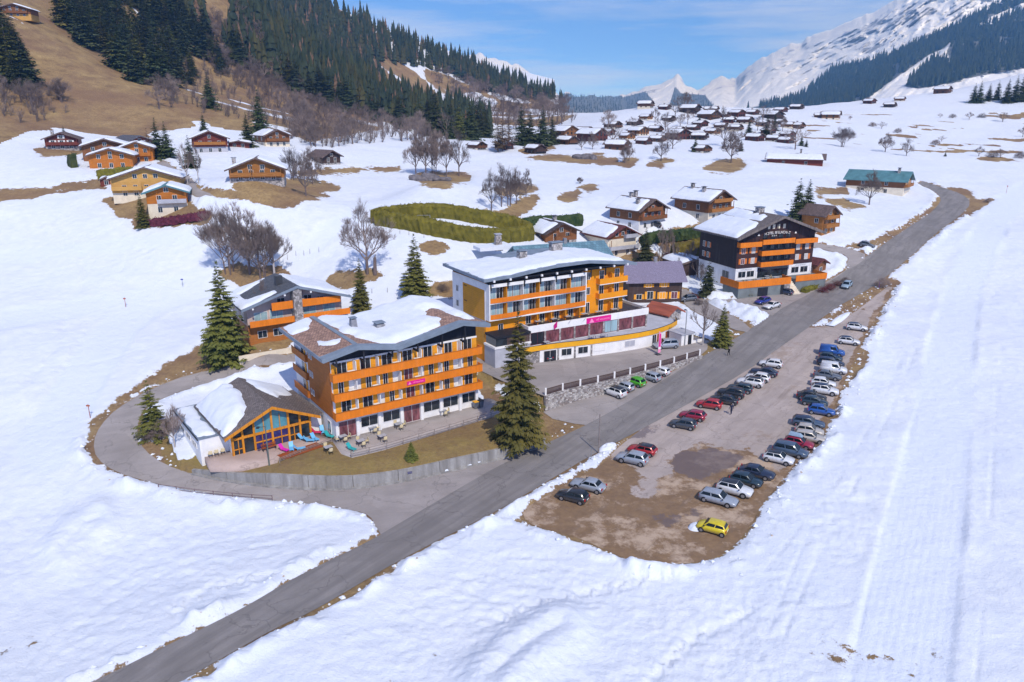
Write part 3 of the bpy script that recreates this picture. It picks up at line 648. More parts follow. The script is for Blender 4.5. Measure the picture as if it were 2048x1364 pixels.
def roof_profile(prof, x):
    return np.interp(x, [p[0] for p in prof], [p[1] for p in prof])
def snow_sheet(parent, zfun, x0, x1, y0, y1, patches, thick=0.45, step=0.45, seed=1, ramp_w=0.9, name='roof_snow', wob=.9):
    """snow lying on a roof: a bulging sheet whose edge sinks under the roof surface. patches are (x, y) polygons"""
    nx = max(3, int((x1 - x0) / step)); ny = max(3, int((y1 - y0) / step))
    X, Y = np.meshgrid(np.linspace(x0, x1, nx), np.linspace(y0, y1, ny), indexing='ij'); Xf, Yf = X.ravel(), Y.ravel()
    d = np.full(Xf.shape, 99.)
    for p in patches: d = np.minimum(d, _sdf_poly(Xf, Yf, np.array(p, float)))
    d = -d + fbm(Xf / 2.1 + seed * 7, Yf / 2.1, 91 + seed, 3) * wob
    h = np.where(d > 0, thick * np.minimum(1, (np.maximum(d, 0) / ramp_w)) ** .55, np.maximum(-.25, d * .5)) + np.where(d > .4, fbm(Xf / 1.8, Yf / 1.8, 95, 3) * .13, 0) - .02
    edge = (Xf <= x0 + .01) | (Xf >= x1 - .01) | (Yf <= y0 + .01) | (Yf >= y1 - .01); h = np.where(edge, np.minimum(h, -.06), h)
    Zr = zfun(Xf, Yf) + h; keep = (d > -1.2).reshape(nx, ny)
    V = np.column_stack([Xf, Yf, Zr]); fs = []
    for i in range(nx - 1):
        for j in range(ny - 1):
            if keep[i, j] or keep[i + 1, j + 1] or keep[i + 1, j] or keep[i, j + 1]: fs.append((i * ny + j, (i + 1) * ny + j, (i + 1) * ny + j + 1, i * ny + j + 1))
    me = bpy.data.meshes.new(name); me.from_pydata(V.tolist(), [], fs); me.materials.append(M['snow']); me.polygons.foreach_set('use_smooth', [True] * len(fs)); me.update()
    bm = bmesh.new(); bm.from_mesh(me); bmesh.ops.delete(bm, geom=[q for q in bm.verts if not q.link_faces], context='VERTS'); bm.to_mesh(me); bm.free()
    return new_obj(name, me, parent)

def shingle_mat(name, col, sx=2.2, sy=2.2, var=0.35, rough=0.7, lift=0.5):
    """roof tiles too small to pick apart: brick pattern with tone per tile"""
    m, nt, b = mat_base(name); t = N(nt, 'ShaderNodeTexCoord'); br = N(nt, 'ShaderNodeTexBrick', Scale=1.0); br.inputs['Brick Width'].default_value = 1.0 / sx; br.inputs['Row Height'].default_value = 1.0 / sy
    br.inputs['Mortar Size'].default_value = 0.035; br.inputs['Color1'].default_value = c4(tuple(k * (1 - var) for k in col)); br.inputs['Color2'].default_value = c4(tuple(min(1, k * (1 + var)) for k in col)); br.inputs['Mortar'].default_value = c4(tuple(k * .35 for k in col))
    nt.links.new(t.outputs['Object'], br.inputs['Vector']); f = noise(nt, 0.5, 5, .6)
    c = mixc(nt, ramp(nt, f, [(.35, (.45,) * 3), (.65, (0, 0, 0))]), br.outputs['Color'], tuple(k * .6 for k in col)); nt.links.new(c, b.inputs['Base Color'])
    b.inputs['Roughness'].default_value = rough; b.inputs['Specular IOR Level'].default_value = .3; bump(nt, b, br.outputs['Fac'], .35, .03); return m
M['tile'] = shingle_mat('terracotta_tiles', (0.37, 0.225, 0.165)); M['shingle'] = shingle_mat('grey_wood_shingles', (0.20, 0.165, 0.15), 3, 3); M['teal_tile'] = shingle_mat('blue_green_metal_tiles', (0.15, 0.27, 0.33), 1.4, 1.4, .3, .4)
M['lilac_tile'] = shingle_mat('lilac_roof_tiles', (0.30, 0.26, 0.36), 4, 4, .12); M['brown_tile'] = shingle_mat('dark_brown_tiles', (0.085, 0.062, 0.06), 3, 3); M['red_tile'] = shingle_mat('dark_red_tiles', (0.16, 0.05, 0.045), 3, 3)
def stone_mat(name, col, scale=2.6, var=.5):
    m, nt, b = mat_base(name); t = N(nt, 'ShaderNodeTexCoord'); vo = N(nt, 'ShaderNodeTexVoronoi', Scale=scale); nt.links.new(t.outputs['Object'], vo.inputs['Vector']); ed = N(nt, 'ShaderNodeTexVoronoi', Scale=scale); ed.feature = 'DISTANCE_TO_EDGE'; nt.links.new(t.outputs['Object'], ed.inputs['Vector'])
    bw = N(nt, 'ShaderNodeRGBToBW'); nt.links.new(vo.outputs['Color'], bw.inputs[0]); c = ramp(nt, bw.outputs[0], [(.2, tuple(k * (1 - var) for k in col)), (.8, tuple(min(1, k * (1 + var)) for k in col))])
    c = mixc(nt, ramp(nt, ed.outputs['Distance'], [(0, (.8,) * 3), (.07, (0, 0, 0))]), c, tuple(k * .4 for k in col)); nt.links.new(c, b.inputs['Base Color']); b.inputs['Roughness'].default_value = .9; bump(nt, b, ed.outputs['Distance'], .6, .08); return m
M['stone'] = stone_mat('rubble_stone', (0.33, 0.30, 0.285)); M['concrete'] = None
def concrete_mat():
    m, nt, b = mat_base('streaked_concrete'); f = noise(nt, 0.8, 6, .65, (1.0, 1.0, 0.12)); g = noise(nt, 3.0, 5, .6)
    c = ramp(nt, f, [(.3, (.13, .12, .11)), (.5, (.29, .275, .26)), (.72, (.45, .44, .42))]); c = mixc(nt, ramp(nt, g, [(.4, (.35,) * 3), (.65, (0, 0, 0))]), c, (.24, .225, .21)); nt.links.new(c, b.inputs['Base Color']); b.inputs['Roughness'].default_value = .9; bump(nt, b, g, .3, .03); return m
M['concrete'] = concrete_mat()

def text_on(parent, body, x, y, z, size, mat, rotz=0, name='lettering', align='CENTER', extrude=.02, bend=0.0, roty=0, rotx=math.pi / 2):
    cu = bpy.data.curves.new(name, 'FONT'); cu.body = body; cu.size = size; cu.align_x = align; cu.align_y = 'CENTER'; cu.extrude = extrude
    tmp = bpy.data.objects.new('tmp', cu); me = bpy.data.meshes.new_from_object(tmp); bpy.data.objects.remove(tmp); bpy.data.curves.remove(cu)
    if bend:
        for v_ in me.vertices: v_.co.y -= bend * v_.co.x ** 2
    me.materials.clear(); me.materials.append(mat); me.name = name
    o = new_obj(name, me, parent, (x, y, z)); o.rotation_euler = (rotx, roty, rotz); return o

# ------------------------------------------------------------------ hotel A: four storeys of orange balconies
def hotel_a():
    t = thing('hotel', 'four storey hotel with three long orange balconies and zigzag snowy roof', 'hotel', FA[:3], FA[3])
    L, D = 22.8, 15.5
    boxes('wall', M['white'], t, (0, L, 0, D, -1.5, 11.3)).name = 'wall'
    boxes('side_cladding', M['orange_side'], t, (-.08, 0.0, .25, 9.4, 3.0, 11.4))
    prof = [(-1.6, 12.5), (3.4, 13.5), (9.5, 12.45), (19.6, 14.3), (24.1, 13.35)]
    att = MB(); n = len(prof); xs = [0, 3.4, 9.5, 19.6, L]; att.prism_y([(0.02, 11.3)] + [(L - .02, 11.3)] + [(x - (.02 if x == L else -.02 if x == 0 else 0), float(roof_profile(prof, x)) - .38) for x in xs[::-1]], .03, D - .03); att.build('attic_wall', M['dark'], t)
    rf = MB()
    for (xa, za), (xb, zb) in zip(prof[:-1], prof[1:]):
        rf.slab([(xa, -1.7, za - .35), (xb, -1.7, zb - .35), (xb, D + 1, zb - .35), (xa, D + 1, za - .35)], (0, 0, .35))
    roof = rf.build('roof', M['tile'], t)
    fa = MB()
    for (xa, za), (xb, zb) in zip(prof[:-1], prof[1:]):
        fa.slab([(xa, -1.85, za - .55), (xb, -1.85, zb - .55), (xb, -1.69, zb - .55), (xa, -1.69, za - .55)], (0, 0, .62))
        fa.slab([(xa, -1.7, za + .003), (xb, -1.7, zb + .003), (xb, -.5, zb + .003), (xa, -.5, za + .003)], (0, 0, .03))
    fa.slab([(3.1, -.5, 13.47), (3.75, -.5, 13.47), (3.75, D + 1, 13.47), (3.1, D + 1, 13.47)], (0, 0, .07))
    fa.slab([(-1.75, -1.85, 12.05), (-1.61, -1.85, 12.05), (-1.61, D + 1, 12.05), (-1.75, D + 1, 12.05)], (0, 0, .5)); fa.slab([(24.11, -1.85, 12.9), (24.25, -1.85, 12.9), (24.25, D + 1, 12.9), (24.11, D + 1, 12.9)], (0, 0, .5))
    fa.build('fascia', M['fascia'], roof)
    zf = lambda x, y: roof_profile(prof, x)
    snow_sheet(t, zf, 3.5, 24.0, -1.2, D + .9, [[(4.5, 5.5), (5.6, 2.0), (7.6, -.2), (12, -.9), (16.6, .2), (18.4, 2.4), (17.0, 5.5), (18.9, 8.2), (20.4, 7.6), (20.9, 3.0), (22, .4), (23.7, 1.2), (23.9, D + .8), (4, D + .8)]], .75, .42, 1, 1.6)
    snow_sheet(t, zf, -1.5, 3.2, 8, D + .9, [[(-1.2, 11.5), (1.2, 11), (2.6, 13.5), (3.0, D + .8), (-1.4, D + .8)]], .4, .4, 2, .8)
    snow_sheet(t, zf, -.5, 3.0, 1, 6, [[(-.2, 2.4), (1.5, 2.1), (2.6, 3.1), (1.2, 3.9), (.3, 5.2)]], .25, .35, 3, .7)
    for (cx, cy, w, h) in ((6.3, 7.0, .55, 2.0), (10.1, 6.5, .85, 1.3)):
        c = MB(); z0 = float(zf(cx, 0)) - .2; c.add([(cx - w, cy - w, z0), (cx + w, cy - w, z0), (cx + w, cy + w, z0), (cx - w, cy + w, z0), (cx - w * .7, cy - w * .7, z0 + h), (cx + w * .7, cy - w * .7, z0 + h), (cx + w * .7, cy + w * .7, z0 + h), (cx - w * .7, cy + w * .7, z0 + h)], [(0, 1, 5, 4), (1, 2, 6, 5), (2, 3, 7, 6), (3, 0, 4, 7), (4, 5, 6, 7)])
        ch = c.build('chimney', M['chim'], roof); k = MB(); k.box(cx - w * .9, cx + w * .9, cy - w * .9, cy + w * .9, z0 + h + .18, z0 + h + .28)
        for sx in (-1, 1):
            for sy in (-1, 1): k.box(cx + sx * w * .6 - .04, cx + sx * w * .6 + .04, cy + sy * w * .6 - .04, cy + sy * w * .6 + .04, z0 + h - .02, z0 + h + .18)
        k.build('chimney_cap', M['fascia'], t)
    # ground floor glazing
    for i, (a, b) in enumerate([(.55, 3.06), (3.8, 6.25), (7.16, 9.7), (10.38, 12.93), (13.63, 16.18), (16.9, 19.36), (20.18, 22.4)]):
        if i == 3: window(t, (a + b) / 2, 0, .05, b - a, 2.5, pane=M['red_inside'], name='entrance_door', frame=M['frame'])
        elif i == 0: window(t, (a + b) / 2, 0, .1, b - a, 2.4, pane=M['red_inside'])
        else: window(t, (a + b) / 2, 0, 1.0, b - a, 1.45)
    for x in (.1, 3.2, 6.5, 9.95, 13.2, 16.4, 19.7, 22.6): boxes('pilaster', M['white'], t, (x - .22 if x > .3 else -.03, x + .22, -.35, -.001, -.3, 3.15))
    # upper floors
    rows = [[(1.15, 2.47), (4.31, 5.67), (8.35, 8.98), (10.93, 12.23), (14.08, 15.43), (17.25, 17.94), (20.69, 21.95)], [(.91, 1.56), (4.93, 5.6), (7.48, 8.1), (10.73, 12.02), (14.69, 15.36), (17.24, 17.93), (21.29, 22.0)], [(.81, 2.18), (4.21, 5.62), (7.4, 8.87), (10.63, 11.99), (13.88, 15.21), (17.33, 18.53), (20.55, 21.88)]]
    for k in range(3):
        z0 = 3.25 + 2.77 * k; zt = z0 + .15
        for i, (a, b) in enumerate(rows[k]):
            w = b - a; window(t, (a + b) / 2, 0, zt, w, 2.15, pane=M['red_inside'] if (i == 3 and k < 2) else M['glass'])
            for s_ in (-1, 1):
                sw = .78 if w > 1 else .7; xx = (a - .1 - sw / 2) if s_ < 0 else (b + .1 + sw / 2); xx = min(max(xx, sw / 2 + .02), L - sw / 2 - .02); shutter(t, xx, 0, zt, sw, 2.1)
        bal = boxes('balcony', M['orange'], t, (-.25, L + .25, -1.32, -1.24, z0 - .05, z0 + 1.1), (-.25, -.17, -1.24, -.09, z0 - .05, z0 + 1.1), (L + .17, L + .25, -1.24, 0, z0 - .05, z0 + 1.1))
        boxes('floor_slab', M['white'], bal, (-.17, L + .17, -1.24, -.001, z0 - .08, z0 + .1))
        boxes('handrail', M['orange_side'], bal, (-.28, L + .28, -1.36, -1.2, z0 + 1.1, z0 + 1.17))
        for x in (3.15, 6.45, 9.75, 13.05, 16.3, 19.6): boxes('partition', M['white'], t, (x - .05, x + .05, -1.1, -.001, z0 + .1, z0 + 2.4))
        # side wall loggias and small windows
        bb = boxes('balcony', M['orange_side'], t, (-.42, -.35, 9.48, D, z0 - .05, z0 + 1.05), (-.35, -.001, 9.42, 9.48, z0 - .05, z0 + 1.05)); boxes('floor_slab', M['white'], bb, (-.35, -.001, 9.48, D, z0 - .08, z0 + .1))  # loggia balconies take the darker boards: shade put into the colour
        window(t, 0, 11.5, z0 + .15, 1.1, 2.1, 'y'); shutter(t, 0, 10.5, z0 + .15, .7, 2.1, 'y')
        for y_ in (7.6, 8.5): window(t, -.08, y_, z0 + .9, .42, .8, 'y')
    for x in (.3, 4.2, 8.4, 12.3, 16.2, 20.0): 
        z_ = float(roof_profile(prof, x)); boxes('roof_bracket', M['dark'], t, (x - .1, x + .1, -1.6, -.001, 11.0, 11.25), (x - .1, x + .1, -1.6, -1.4, 11.25, z_ - .45))
    boxes('cornice', M['white'], t, (-.02, L + .02, -.12, -.001, 11.05, 11.3))
    sg = boxes('sign', M['magenta'], t, (10.45, 13.3, -1.42, -1.37, 6.3, 6.84)); 
    m = MB(); m.add([(10.62, -1.43, 6.38), (11.12, -1.43, 6.38), (10.87, -1.43, 6.78)], [(0, 1, 2)]); m.build('emblem', M['pink_print'], sg)
    text_on(sg, 'vtf vacances', 12.22, -1.425, 6.56, .34, M['pink_print'], extrude=.005)
    window(t, 0, 2.2, .4, 1.2, 1.7, 'y')
    return t
hotel_a()

# ------------------------------------------------------------------ glazed annex
def annex():
    t = thing('annex', 'low annex with orange timber glazed gable and snow heaped on its roof', 'annex', FN[:3], FN[3])
    W_, D = 10.64, 12.8; he, hr, ov = 3.3, 6.25, 1.2; c = W_ / 2
    sl = (hr - he) / (c + ov); zf = lambda x, y: hr - sl * np.abs(x - c)
    boxes('wall', M['white'], t, (.05, W_ - .05, .6, D, -1.0, 3.0))
    r = MB(); th = .28
    for s_ in (-1, 1):
        xe = c + s_ * (c + ov); q = [(xe, -1.1, he - th), (c, -1.1, hr - th), (c, D + .3, hr - th), (xe, D + .3, he - th)]
        if s_ > 0: q = [q[1], q[0], q[3], q[2]]
        r.slab(q, (0, 0, th))
    roof = r.build('roof', M['shingle'], t)
    bb = MB()
    for s_ in (-1, 1):
        xe = c + s_ * (c + ov); q = [(xe, -1.25, he - .42), (c, -1.25, hr - .42), (c, -1.1, hr - .42), (xe, -1.1, he - .42)]
        if s_ > 0: q = [q[1], q[0], q[3], q[2]]
        bb.slab(q, (0, 0, .4))
    bb.build('bargeboard', M['timber'], roof)
    # timber frame of the gable
    f = MB(); zt = lambda x: float(zf(x, 0)) - th - .05
    for x in (0.0, 1.35, 2.9, c, 7.6, 9.2, W_): f.box(x - .13, x + .13, -.25, .05, -.2, zt(x))
    for z in (2.45,): f.box(.13, W_ - .13, -.22, .02, z - .16, z + .16)
    f.box(3.03, c - .13, -.2, .0, 1.15, 1.3); f.box(c + .13, 7.47, -.2, .0, 1.15, 1.3); f.box(.1, 1.2, -.2, 0, .9, 1.0); f.box(7.7, 9.1, -.2, 0, 1.0, 1.1); f.box(3.9, 4.0, -.2, 0, -.1, 2.3); f.box(6.5, 6.6, -.2, 0, -.1, 2.3); f.box(4.2, 4.28, -.2, 0, 2.6, 4.6); f.box(6.4, 6.48, -.2, 0, 2.6, 4.6); f.box(.7, .78, -.2, 0, -.1, 2.3); f.box(8.3, 8.4, -.2, 0, -.1, 2.3)
    f.build('timber_frame', M['timber'], t)
    for (a, b, mt) in ((.13, 1.22, 'glass'), (1.48, 2.77, 'glass'), (3.03, c - .13, 'violet_glass'), (c + .13, 7.47, 'violet_glass'), (7.73, 9.07, 'glass'), (9.33, W_ - .13, 'glass')):
        boxes('glazing', M[mt], t, (a, b, -.06, -.02, .0, 2.28))
        m = MB(); m.prism_y([(a, 2.62), (b, 2.62), (b, max(2.65, zt(b))), (a, max(2.65, zt(a)))], -.06, -.02); m.build('glazing', M['teal_glass' if mt == 'violet_glass' else 'glass'], t)
    for x in (.02, 1.35, 2.9, 7.6, 9.2, 10.6): boxes('rafter_end', M['timber'], t, (x - .1, x + .1, -1.05, -.26, zt(x) - .18, zt(x) + .02))
    snow_sheet(t, zf, -ov, c, -.9, D + .2, [[(-.9, -.2), (.6, .4), (2.2, 1.6), (3.6, 3.6), (3.9, 7), (4.4, 9.5), (3.2, D + .1), (-1.1, D + .1)]], .95, .35, 5, 1.3)
    snow_sheet(t, zf, c, W_ + ov, 2, D + .2, [[(6.3, 7), (7.4, 5), (8.0, 3.4), (8.6, 4), (9.2, 6.5), (10.8, 7.5), (11.6, 9), (11.7, D + .1), (6.2, D + .1)]], .4, .35, 6, .9)
    # flat roofed wing
    wg = boxes('wing_wall', M['white'], t, (-3.6, .04, 1.8, 14.5, -1.0, 2.75)); boxes('wing_roof', M['fascia'], t, (-3.75, -.35, 1.7, 14.6, 2.752, 2.95))
    snow_sheet(t, lambda x, y: np.full(np.shape(x), 2.95), -3.7, -.7, 1.9, 14.5, [[(-3.5, 2.4), (-1.6, 2.3), (-1.0, 14.4), (-3.5, 14.4)]], .35, .35, 7, .6)
    for y_ in (4.5, 7.6, 10.8): window(t, -3.6, y_, .9, 2.0, .7, 'y')
    boxes('gutter', M['dark_metal'], t, (-3.87, -3.76, 1.7, 14.6, 2.70, 2.85)); boxes('link_wall', M['white'], t, (W_ - .04, W_ + 2.1, .9, 5.0, -1, 2.7)); boxes('link_roof', M['shingle'], t, (W_ + .5, W_ + 2.3, .5, 12, 2.705, 2.9))
    return t
annex()

# ------------------------------------------------------------------ hotel B: orange block above a curved deck
def hotel_b():
    t = thing('hotel', 'orange hotel with blue glazed loggias above a curved yellow railed deck', 'hotel', FB[:3], FB[3])
    L1, L, D = 20.83, 30.7, 12.4
    boxes('wall', M['orange_wall'], t, (0, L, 0, D, -1, 14.3))
    boxes('side_cladding', M['orange_side'] if False else M['yellow_side'], t, (-.06, 0, .3, 8.3, 3.2, 13.0)); boxes('white_side_wall', M['white'], t, (-.05, 0, 8.32, D, -1, 14.25), (-.05, 0, .0, 8.3, 13.02, 14.25), (-.05, 0, 0, .28, 7.6, 13.0))
    for k in range(3):
        window(t, -.05, 10.4, 4.3 + 2.8 * k + 1.0, .8, 1.1, 'y')
        for y_ in (6.9, 7.3, 7.7): boxes('vent', M['dark'], t, (-.09, -.061, y_ - .12, y_ + .12, 4.9 + 2.8 * k + 2.0, 5.1 + 2.8 * k + 2.0))
    # loggia grid
    boxes('loggia_frame', M['white'], t, (0, L1, -1.3, -.001, 7.75, 8.0), (0, .22, -1.3, -.001, 8.0, 14.2), (L1 - .22, L1, -1.3, -.001, 8.0, 14.2), (.22, L1 - .22, -1.3, -.001, 10.72, 10.9), (.22, L1 - .22, -1.3, -.9, 13.65, 14.2))
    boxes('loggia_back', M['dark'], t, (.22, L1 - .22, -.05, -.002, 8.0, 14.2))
    nb = 6; bw = (L1 - .44) / nb
    for k, z0 in enumerate((8.0, 10.9)):
        rail = MB()
        n_ = 24
        for i in range(n_):
            xa = .22 + (L1 - .44) * i / n_; xb = .22 + (L1 - .44) * (i + 1) / n_; ya = -1.34 - .14 * math.sin(2 * math.pi * 1.5 * i / n_) ; yb = -1.34 - .14 * math.sin(2 * math.pi * 1.5 * (i + 1) / n_)
            rail.slab([(xa, ya, z0), (xb, yb, z0), (xb, yb + .07, z0), (xa, ya + .07, z0)], (0, 0, .85))
        rail.build('balcony', M['orange'], t)
        for i in range(nb):
            xa = .22 + bw * i; o = .0 if i % 2 == 0 else 0
            boxes('partition', M['white'] if i % 2 else M['orange_wall'], t, (xa + bw - .06, xa + bw + .06, -1.2, -.06, z0, z0 + 2.65)) if i < nb - 1 else None
            w1 = bw * .42; window(t, xa + bw * (.30 if (i + k) % 2 else .27), -.06, z0 + .1, w1, 2.3, pane=M['curtain'], frame=M['frame']); window(t, xa + bw * .74, -.06, z0 + .1, bw * .36, 2.3, pane=M['glass'] if (i * 3 + k) % 4 else M['curtain'])
    # lower row behind the roof terrace
    for x in (3.0,): window(t, x, 0, 5.3, .9, 1.3)
    for i, x in enumerate((8.8, 11.8, 15.0, 18.2)):
        window(t, x, 0, 5.85, 1.0, 2.0, name='terrace_door'); m = MB(); m.prism_y([(x + 1.1, 5.8), (x + 1.25, 5.8), (x + 1.25, 7.6), (x + 1.1, 7.6)], -1.4, -.001); m.build('partition', M['orange_wall'], t)
    # right hand orange block with small balconies
    for k in range(3):
        z0 = 5.9 + 2.85 * k
        window(t, 22.1, 0, z0 + (.9 if k else .1), .85, 1.25 if k else 2.0)
        for x in (25.3, 29.0): window(t, x, 0, z0 + .1, 1.0, 2.1, name='balcony_door')
        if k: 
            bb = boxes('balcony', M['orange_wall'], t, (24.0, L + .05, -1.25, -1.15, z0 - .1, z0 + .95), (24.0, 24.1, -1.15, -.001, z0 - .1, z0 + .95)); boxes('floor_slab', M['white'], bb, (24.1, L + .02, -1.15, -.001, z0 - .22, z0 - .02), (24.0, L + .06, -1.26, -1.151, z0 - .24, z0 - .101))
        m = MB(); m.prism_y([(27.0, z0), (27.12, z0), (27.12, z0 + 1.8), (27.0, z0 + 1.8)], -1.1, -.001); m.build('partition', M['orange_wall'], t)
    # roof
    prof = [(-1.3, 15.5), (5.2, 15.6), (13.3, 16.4), (20.9, 16.55), (29.9, 15.4), (32.3, 15.0)]
    rf = MB(); xs = np.linspace(-1.3, 32.3, 25)
    zf = lambda x, y: roof_profile(prof, x) + .35 * np.sin((np.asarray(x) + 1.3) / 33.6 * math.pi * 2) * .2 + .012 * (np.asarray(y) - 4) * (np.asarray(x) < 8) * (8 - np.asarray(x)) / 8 * 1.2
    for xa, xb in zip(xs[:-1], xs[1:]):
        za = lambda x, y: float(zf(x, y))
        rf.add([(xa, -1.9, za(xa, -1.9) - .5), (xb, -1.9, za(xb, -1.9) - .5), (xb, D + 1.4, za(xb, D) - .5), (xa, D + 1.4, za(xa, D) - .5), (xa, -1.9, za(xa, -1.9)), (xb, -1.9, za(xb, -1.9)), (xb, D + 1.4, za(xb, D)), (xa, D + 1.4, za(xa, D))], [(0, 3, 2, 1), (4, 5, 6, 7), (0, 1, 5, 4), (2, 3, 7, 6)] + ([(3, 0, 4, 7)] if xa == xs[0] else []) + ([(1, 2, 6, 5)] if xb == xs[-1] else []))
    roof = rf.build('roof', M['fascia'], t, smooth=False)
    snow_sheet(t, zf, -1.2, 32.2, -1.7, D + 1.2, [[(-1, -1.4), (4, -1.2), (12, -1.3), (20, -1.2), (26, -.6), (30.5, -.9), (31.5, 2), (31.8, D + 1), (24, D + 1), (19, 9.5), (14, 8), (9, 9), (8, D + 1), (-1, D + 1)]], .5, .5, 8, 1.0)
    at = MB(); at.box(.05, L - .05, -.3, D - .05, 14.3, 15.2); at.build('attic_wall', M['dark'], t)
    soff = MB(); soff.box(0.1, L - .1, -1.85, -.31, 14.9, 15.05); soff.build('soffit', M['dark'], t)
    for i in range(10):
        x = .6 + 3.25 * i; boxes('beam_end', M['white'], t, (x - .16, x + .16, -2.15, -1.86, 14.75, 15.1))
    for i in range(8):
        x = .3 + 3.4 * i + (0 if i < 6 else 1.0); boxes('roof_strut', M['dark'], t, (x - .09, x + .09, -1.5, -1.31, 13.2, 14.9))
    for (cx, cy, w, h) in ((11.5, 6.5, .8, 1.5), (20.5, 8.5, 1.2, 2.0)):
        ch = boxes('chimney', M['stone'], t, (cx - w, cx + w, cy - .6, cy + .6, 15.8, 16.3 + h)); boxes('chimney_cap', M['fascia'], ch, (cx - w - .15, cx + w + .15, cy - .75, cy + .75, 16.45 + h, 16.6 + h), (cx - w + .1, cx - w + .25, cy - .5, cy + .5, 16.3 + h, 16.45 + h), (cx + w - .25, cx + w - .1, cy - .5, cy + .5, 16.3 + h, 16.45 + h))
    # restaurant storey and roof terrace
    rw = MB(); rw.prism_z([(7.0, -2.9), (34.0, -3.7), (34.0, 6.0), (7.0, -.002)], 2.5, 5.55); rw.build('restaurant_wall', M['white'], t)
    slope = -.8 / 27.0; yf = lambda x: -2.9 + slope * (x - 7.0)
    pr = MB(); pr.slab([(6.9, yf(6.9) - .15, 4.98), (34.15, yf(34.15) - .15, 4.98), (34.15, yf(34.15) + .1, 4.98), (6.9, yf(6.9) + .1, 4.98)], (0, 0, 1.25)); pr.slab([(6.9, yf(6.9) + .101, 4.98), (7.1, yf(7.1) + .101, 4.98), (7.1, -.02, 4.98), (6.9, -.02, 4.98)], (0, 0, 1.25)); pr.slab([(34.0, yf(34) + .101, 4.98), (34.2, yf(34.2) + .101, 4.98), (34.2, 6, 4.98), (34.0, 6, 4.98)], (0, 0, 1.25)); pr.build('parapet', M['white'], t)
    boxes('terrace_floor', M['brown_tile'], t, (7.2, 33.9, -2.8, -.003, 5.56, 5.75), (L + .003, 33.9, .0, 5.5, 5.56, 5.75))
    rl = MB()
    for i in range(19): x = 7.2 + 1.48 * i; rl.box(x - .025, x + .025, yf(x) - .03, yf(x) + .03, 6.23, 6.8)
    rl.slab([(7.1, yf(7) - .03, 6.8), (34.0, yf(34) - .03, 6.8), (34.0, yf(34) + .03, 6.8), (7.1, yf(7) + .03, 6.8)], (0, 0, .05)); rl.build('railing', M['dark_metal'], t)
    for i, (a, b) in enumerate([(7.5, 10.2), (10.7, 13.4), (13.9, 16.6), (17.1, 19.9), (20.4, 23.2), (23.7, 26.6), (27.1, 30.0), (30.5, 33.4)]):
        o = window(t, 0, 0, 2.75, b - a, 2.15, pane=M['dark'] if i == 0 else M['curtain'] if i == 5 else M['red_inside'], frame=M['redframe'])
        o.location = ((a + b) / 2, yf((a + b) / 2) - .07, 2.75); o.rotation_euler = (0, 0, math.atan(slope))
    for x in (7.2, 10.45, 13.65, 16.85, 20.15, 23.45, 26.85, 30.25, 33.7): boxes('pillar', M['stone'], t, (x - .2, x + .2, yf(x) - .14, yf(x) - .001, 2.5, 4.97))
    ed = [(4.7, -5.0), (8, -5.2), (11.5, -5.7), (15.5, -6.5), (20.0, -7.3), (24.5, -7.9), (28.2, -8.2), (31.5, -8.1), (34.5, -7.6), (37.5, -6.7), (40.4, -5.3), (42.2, -3.0)]
    dk = MB(); dk.prism_z(ed + [(42.2, 3), (34.3, 3.5), (34.2, -3.7), (4.7, -.5)], 2.3, 2.5); dk.build('deck', M['greywall'], t)
    dr = MB(); dl = MB()
    for (xa, ya), (xb, yb) in zip(ed[:-1], ed[1:]):
        n_ = Vector((yb - ya, -(xb - xa), 0)).normalized() * .07
        dr.slab([(xa + n_.x, ya + n_.y, 2.28), (xb + n_.x, yb + n_.y, 2.28), (xb, yb, 2.28), (xa, ya, 2.28)], (0, 0, .95)); dl.slab([(xa + n_.x * 1.4, ya + n_.y * 1.4, 3.23), (xb + n_.x * 1.4, yb + n_.y * 1.4, 3.23), (xb - n_.x * .4, yb - n_.y * .4, 3.23), (xa - n_.x * .4, ya - n_.y * .4, 3.23)], (0, 0, .06))
    rr = dr.build('deck_rail', M['yellow_rail'], t); dl.build('handrail', M['dark_metal'], rr)
    gw = MB()
    for (xa, ya), (xb, yb) in zip(ed[1:-1], ed[2:]):
        n_ = Vector((yb - ya, -(xb - xa), 0)).normalized() * .1
        gw.slab([(xa - n_.x, ya - n_.y, -.5), (xb - n_.x, yb - n_.y, -.5), (xb - n_.x * 3, yb - n_.y * 3, -.5), (xa - n_.x * 3, ya - n_.y * 3, -.5)], (0, 0, 2.79))
    gw.build('garage_wall', M['white'], t)
    def on_edge(x):
        for (xa, ya), (xb, yb) in zip(ed[:-1], ed[1:]):
            if xa <= x <= xb: k = (x - xa) / (xb - xa); return ya + (yb - ya) * k, math.atan2(yb - ya, xb - xa)
    def gpart(x, w, z, h, mat, name):
        y, a = on_edge(x); p, f = wmesh(w, h, 'x'); o = window(t, 0, 0, 0, w, h, pane=mat, name=name); o.location = (x + .05 * math.sin(a), y + .06, z); o.rotation_euler = (0, 0, a); return o
    for x, w, z, h, mt, nm in ((10.0, 2.4, 0, 2.0, 'dark', 'garage_shade_pane'), (13.2, 1.9, .75, 1.2, 'glass', 'window'), (16.4, 1.9, .75, 1.2, 'glass', 'window'), (19.7, 2.1, .85, 1.1, 'white', 'blind'), (26.2, 2.2, .8, 1.1, 'greywall', 'blind'), (32.2, 1.1, 0, 2.1, 'dark', 'door_shade_pane'), (33.6, 1.2, 0, 2.1, 'door_wood', 'door'), (36.6, 1.9, .0, 2.0, 'door_wood', 'garage_door')): gpart(x, w, z, h, M[mt], nm)  # opening panes are solid; the shade inside is put into their dark colour
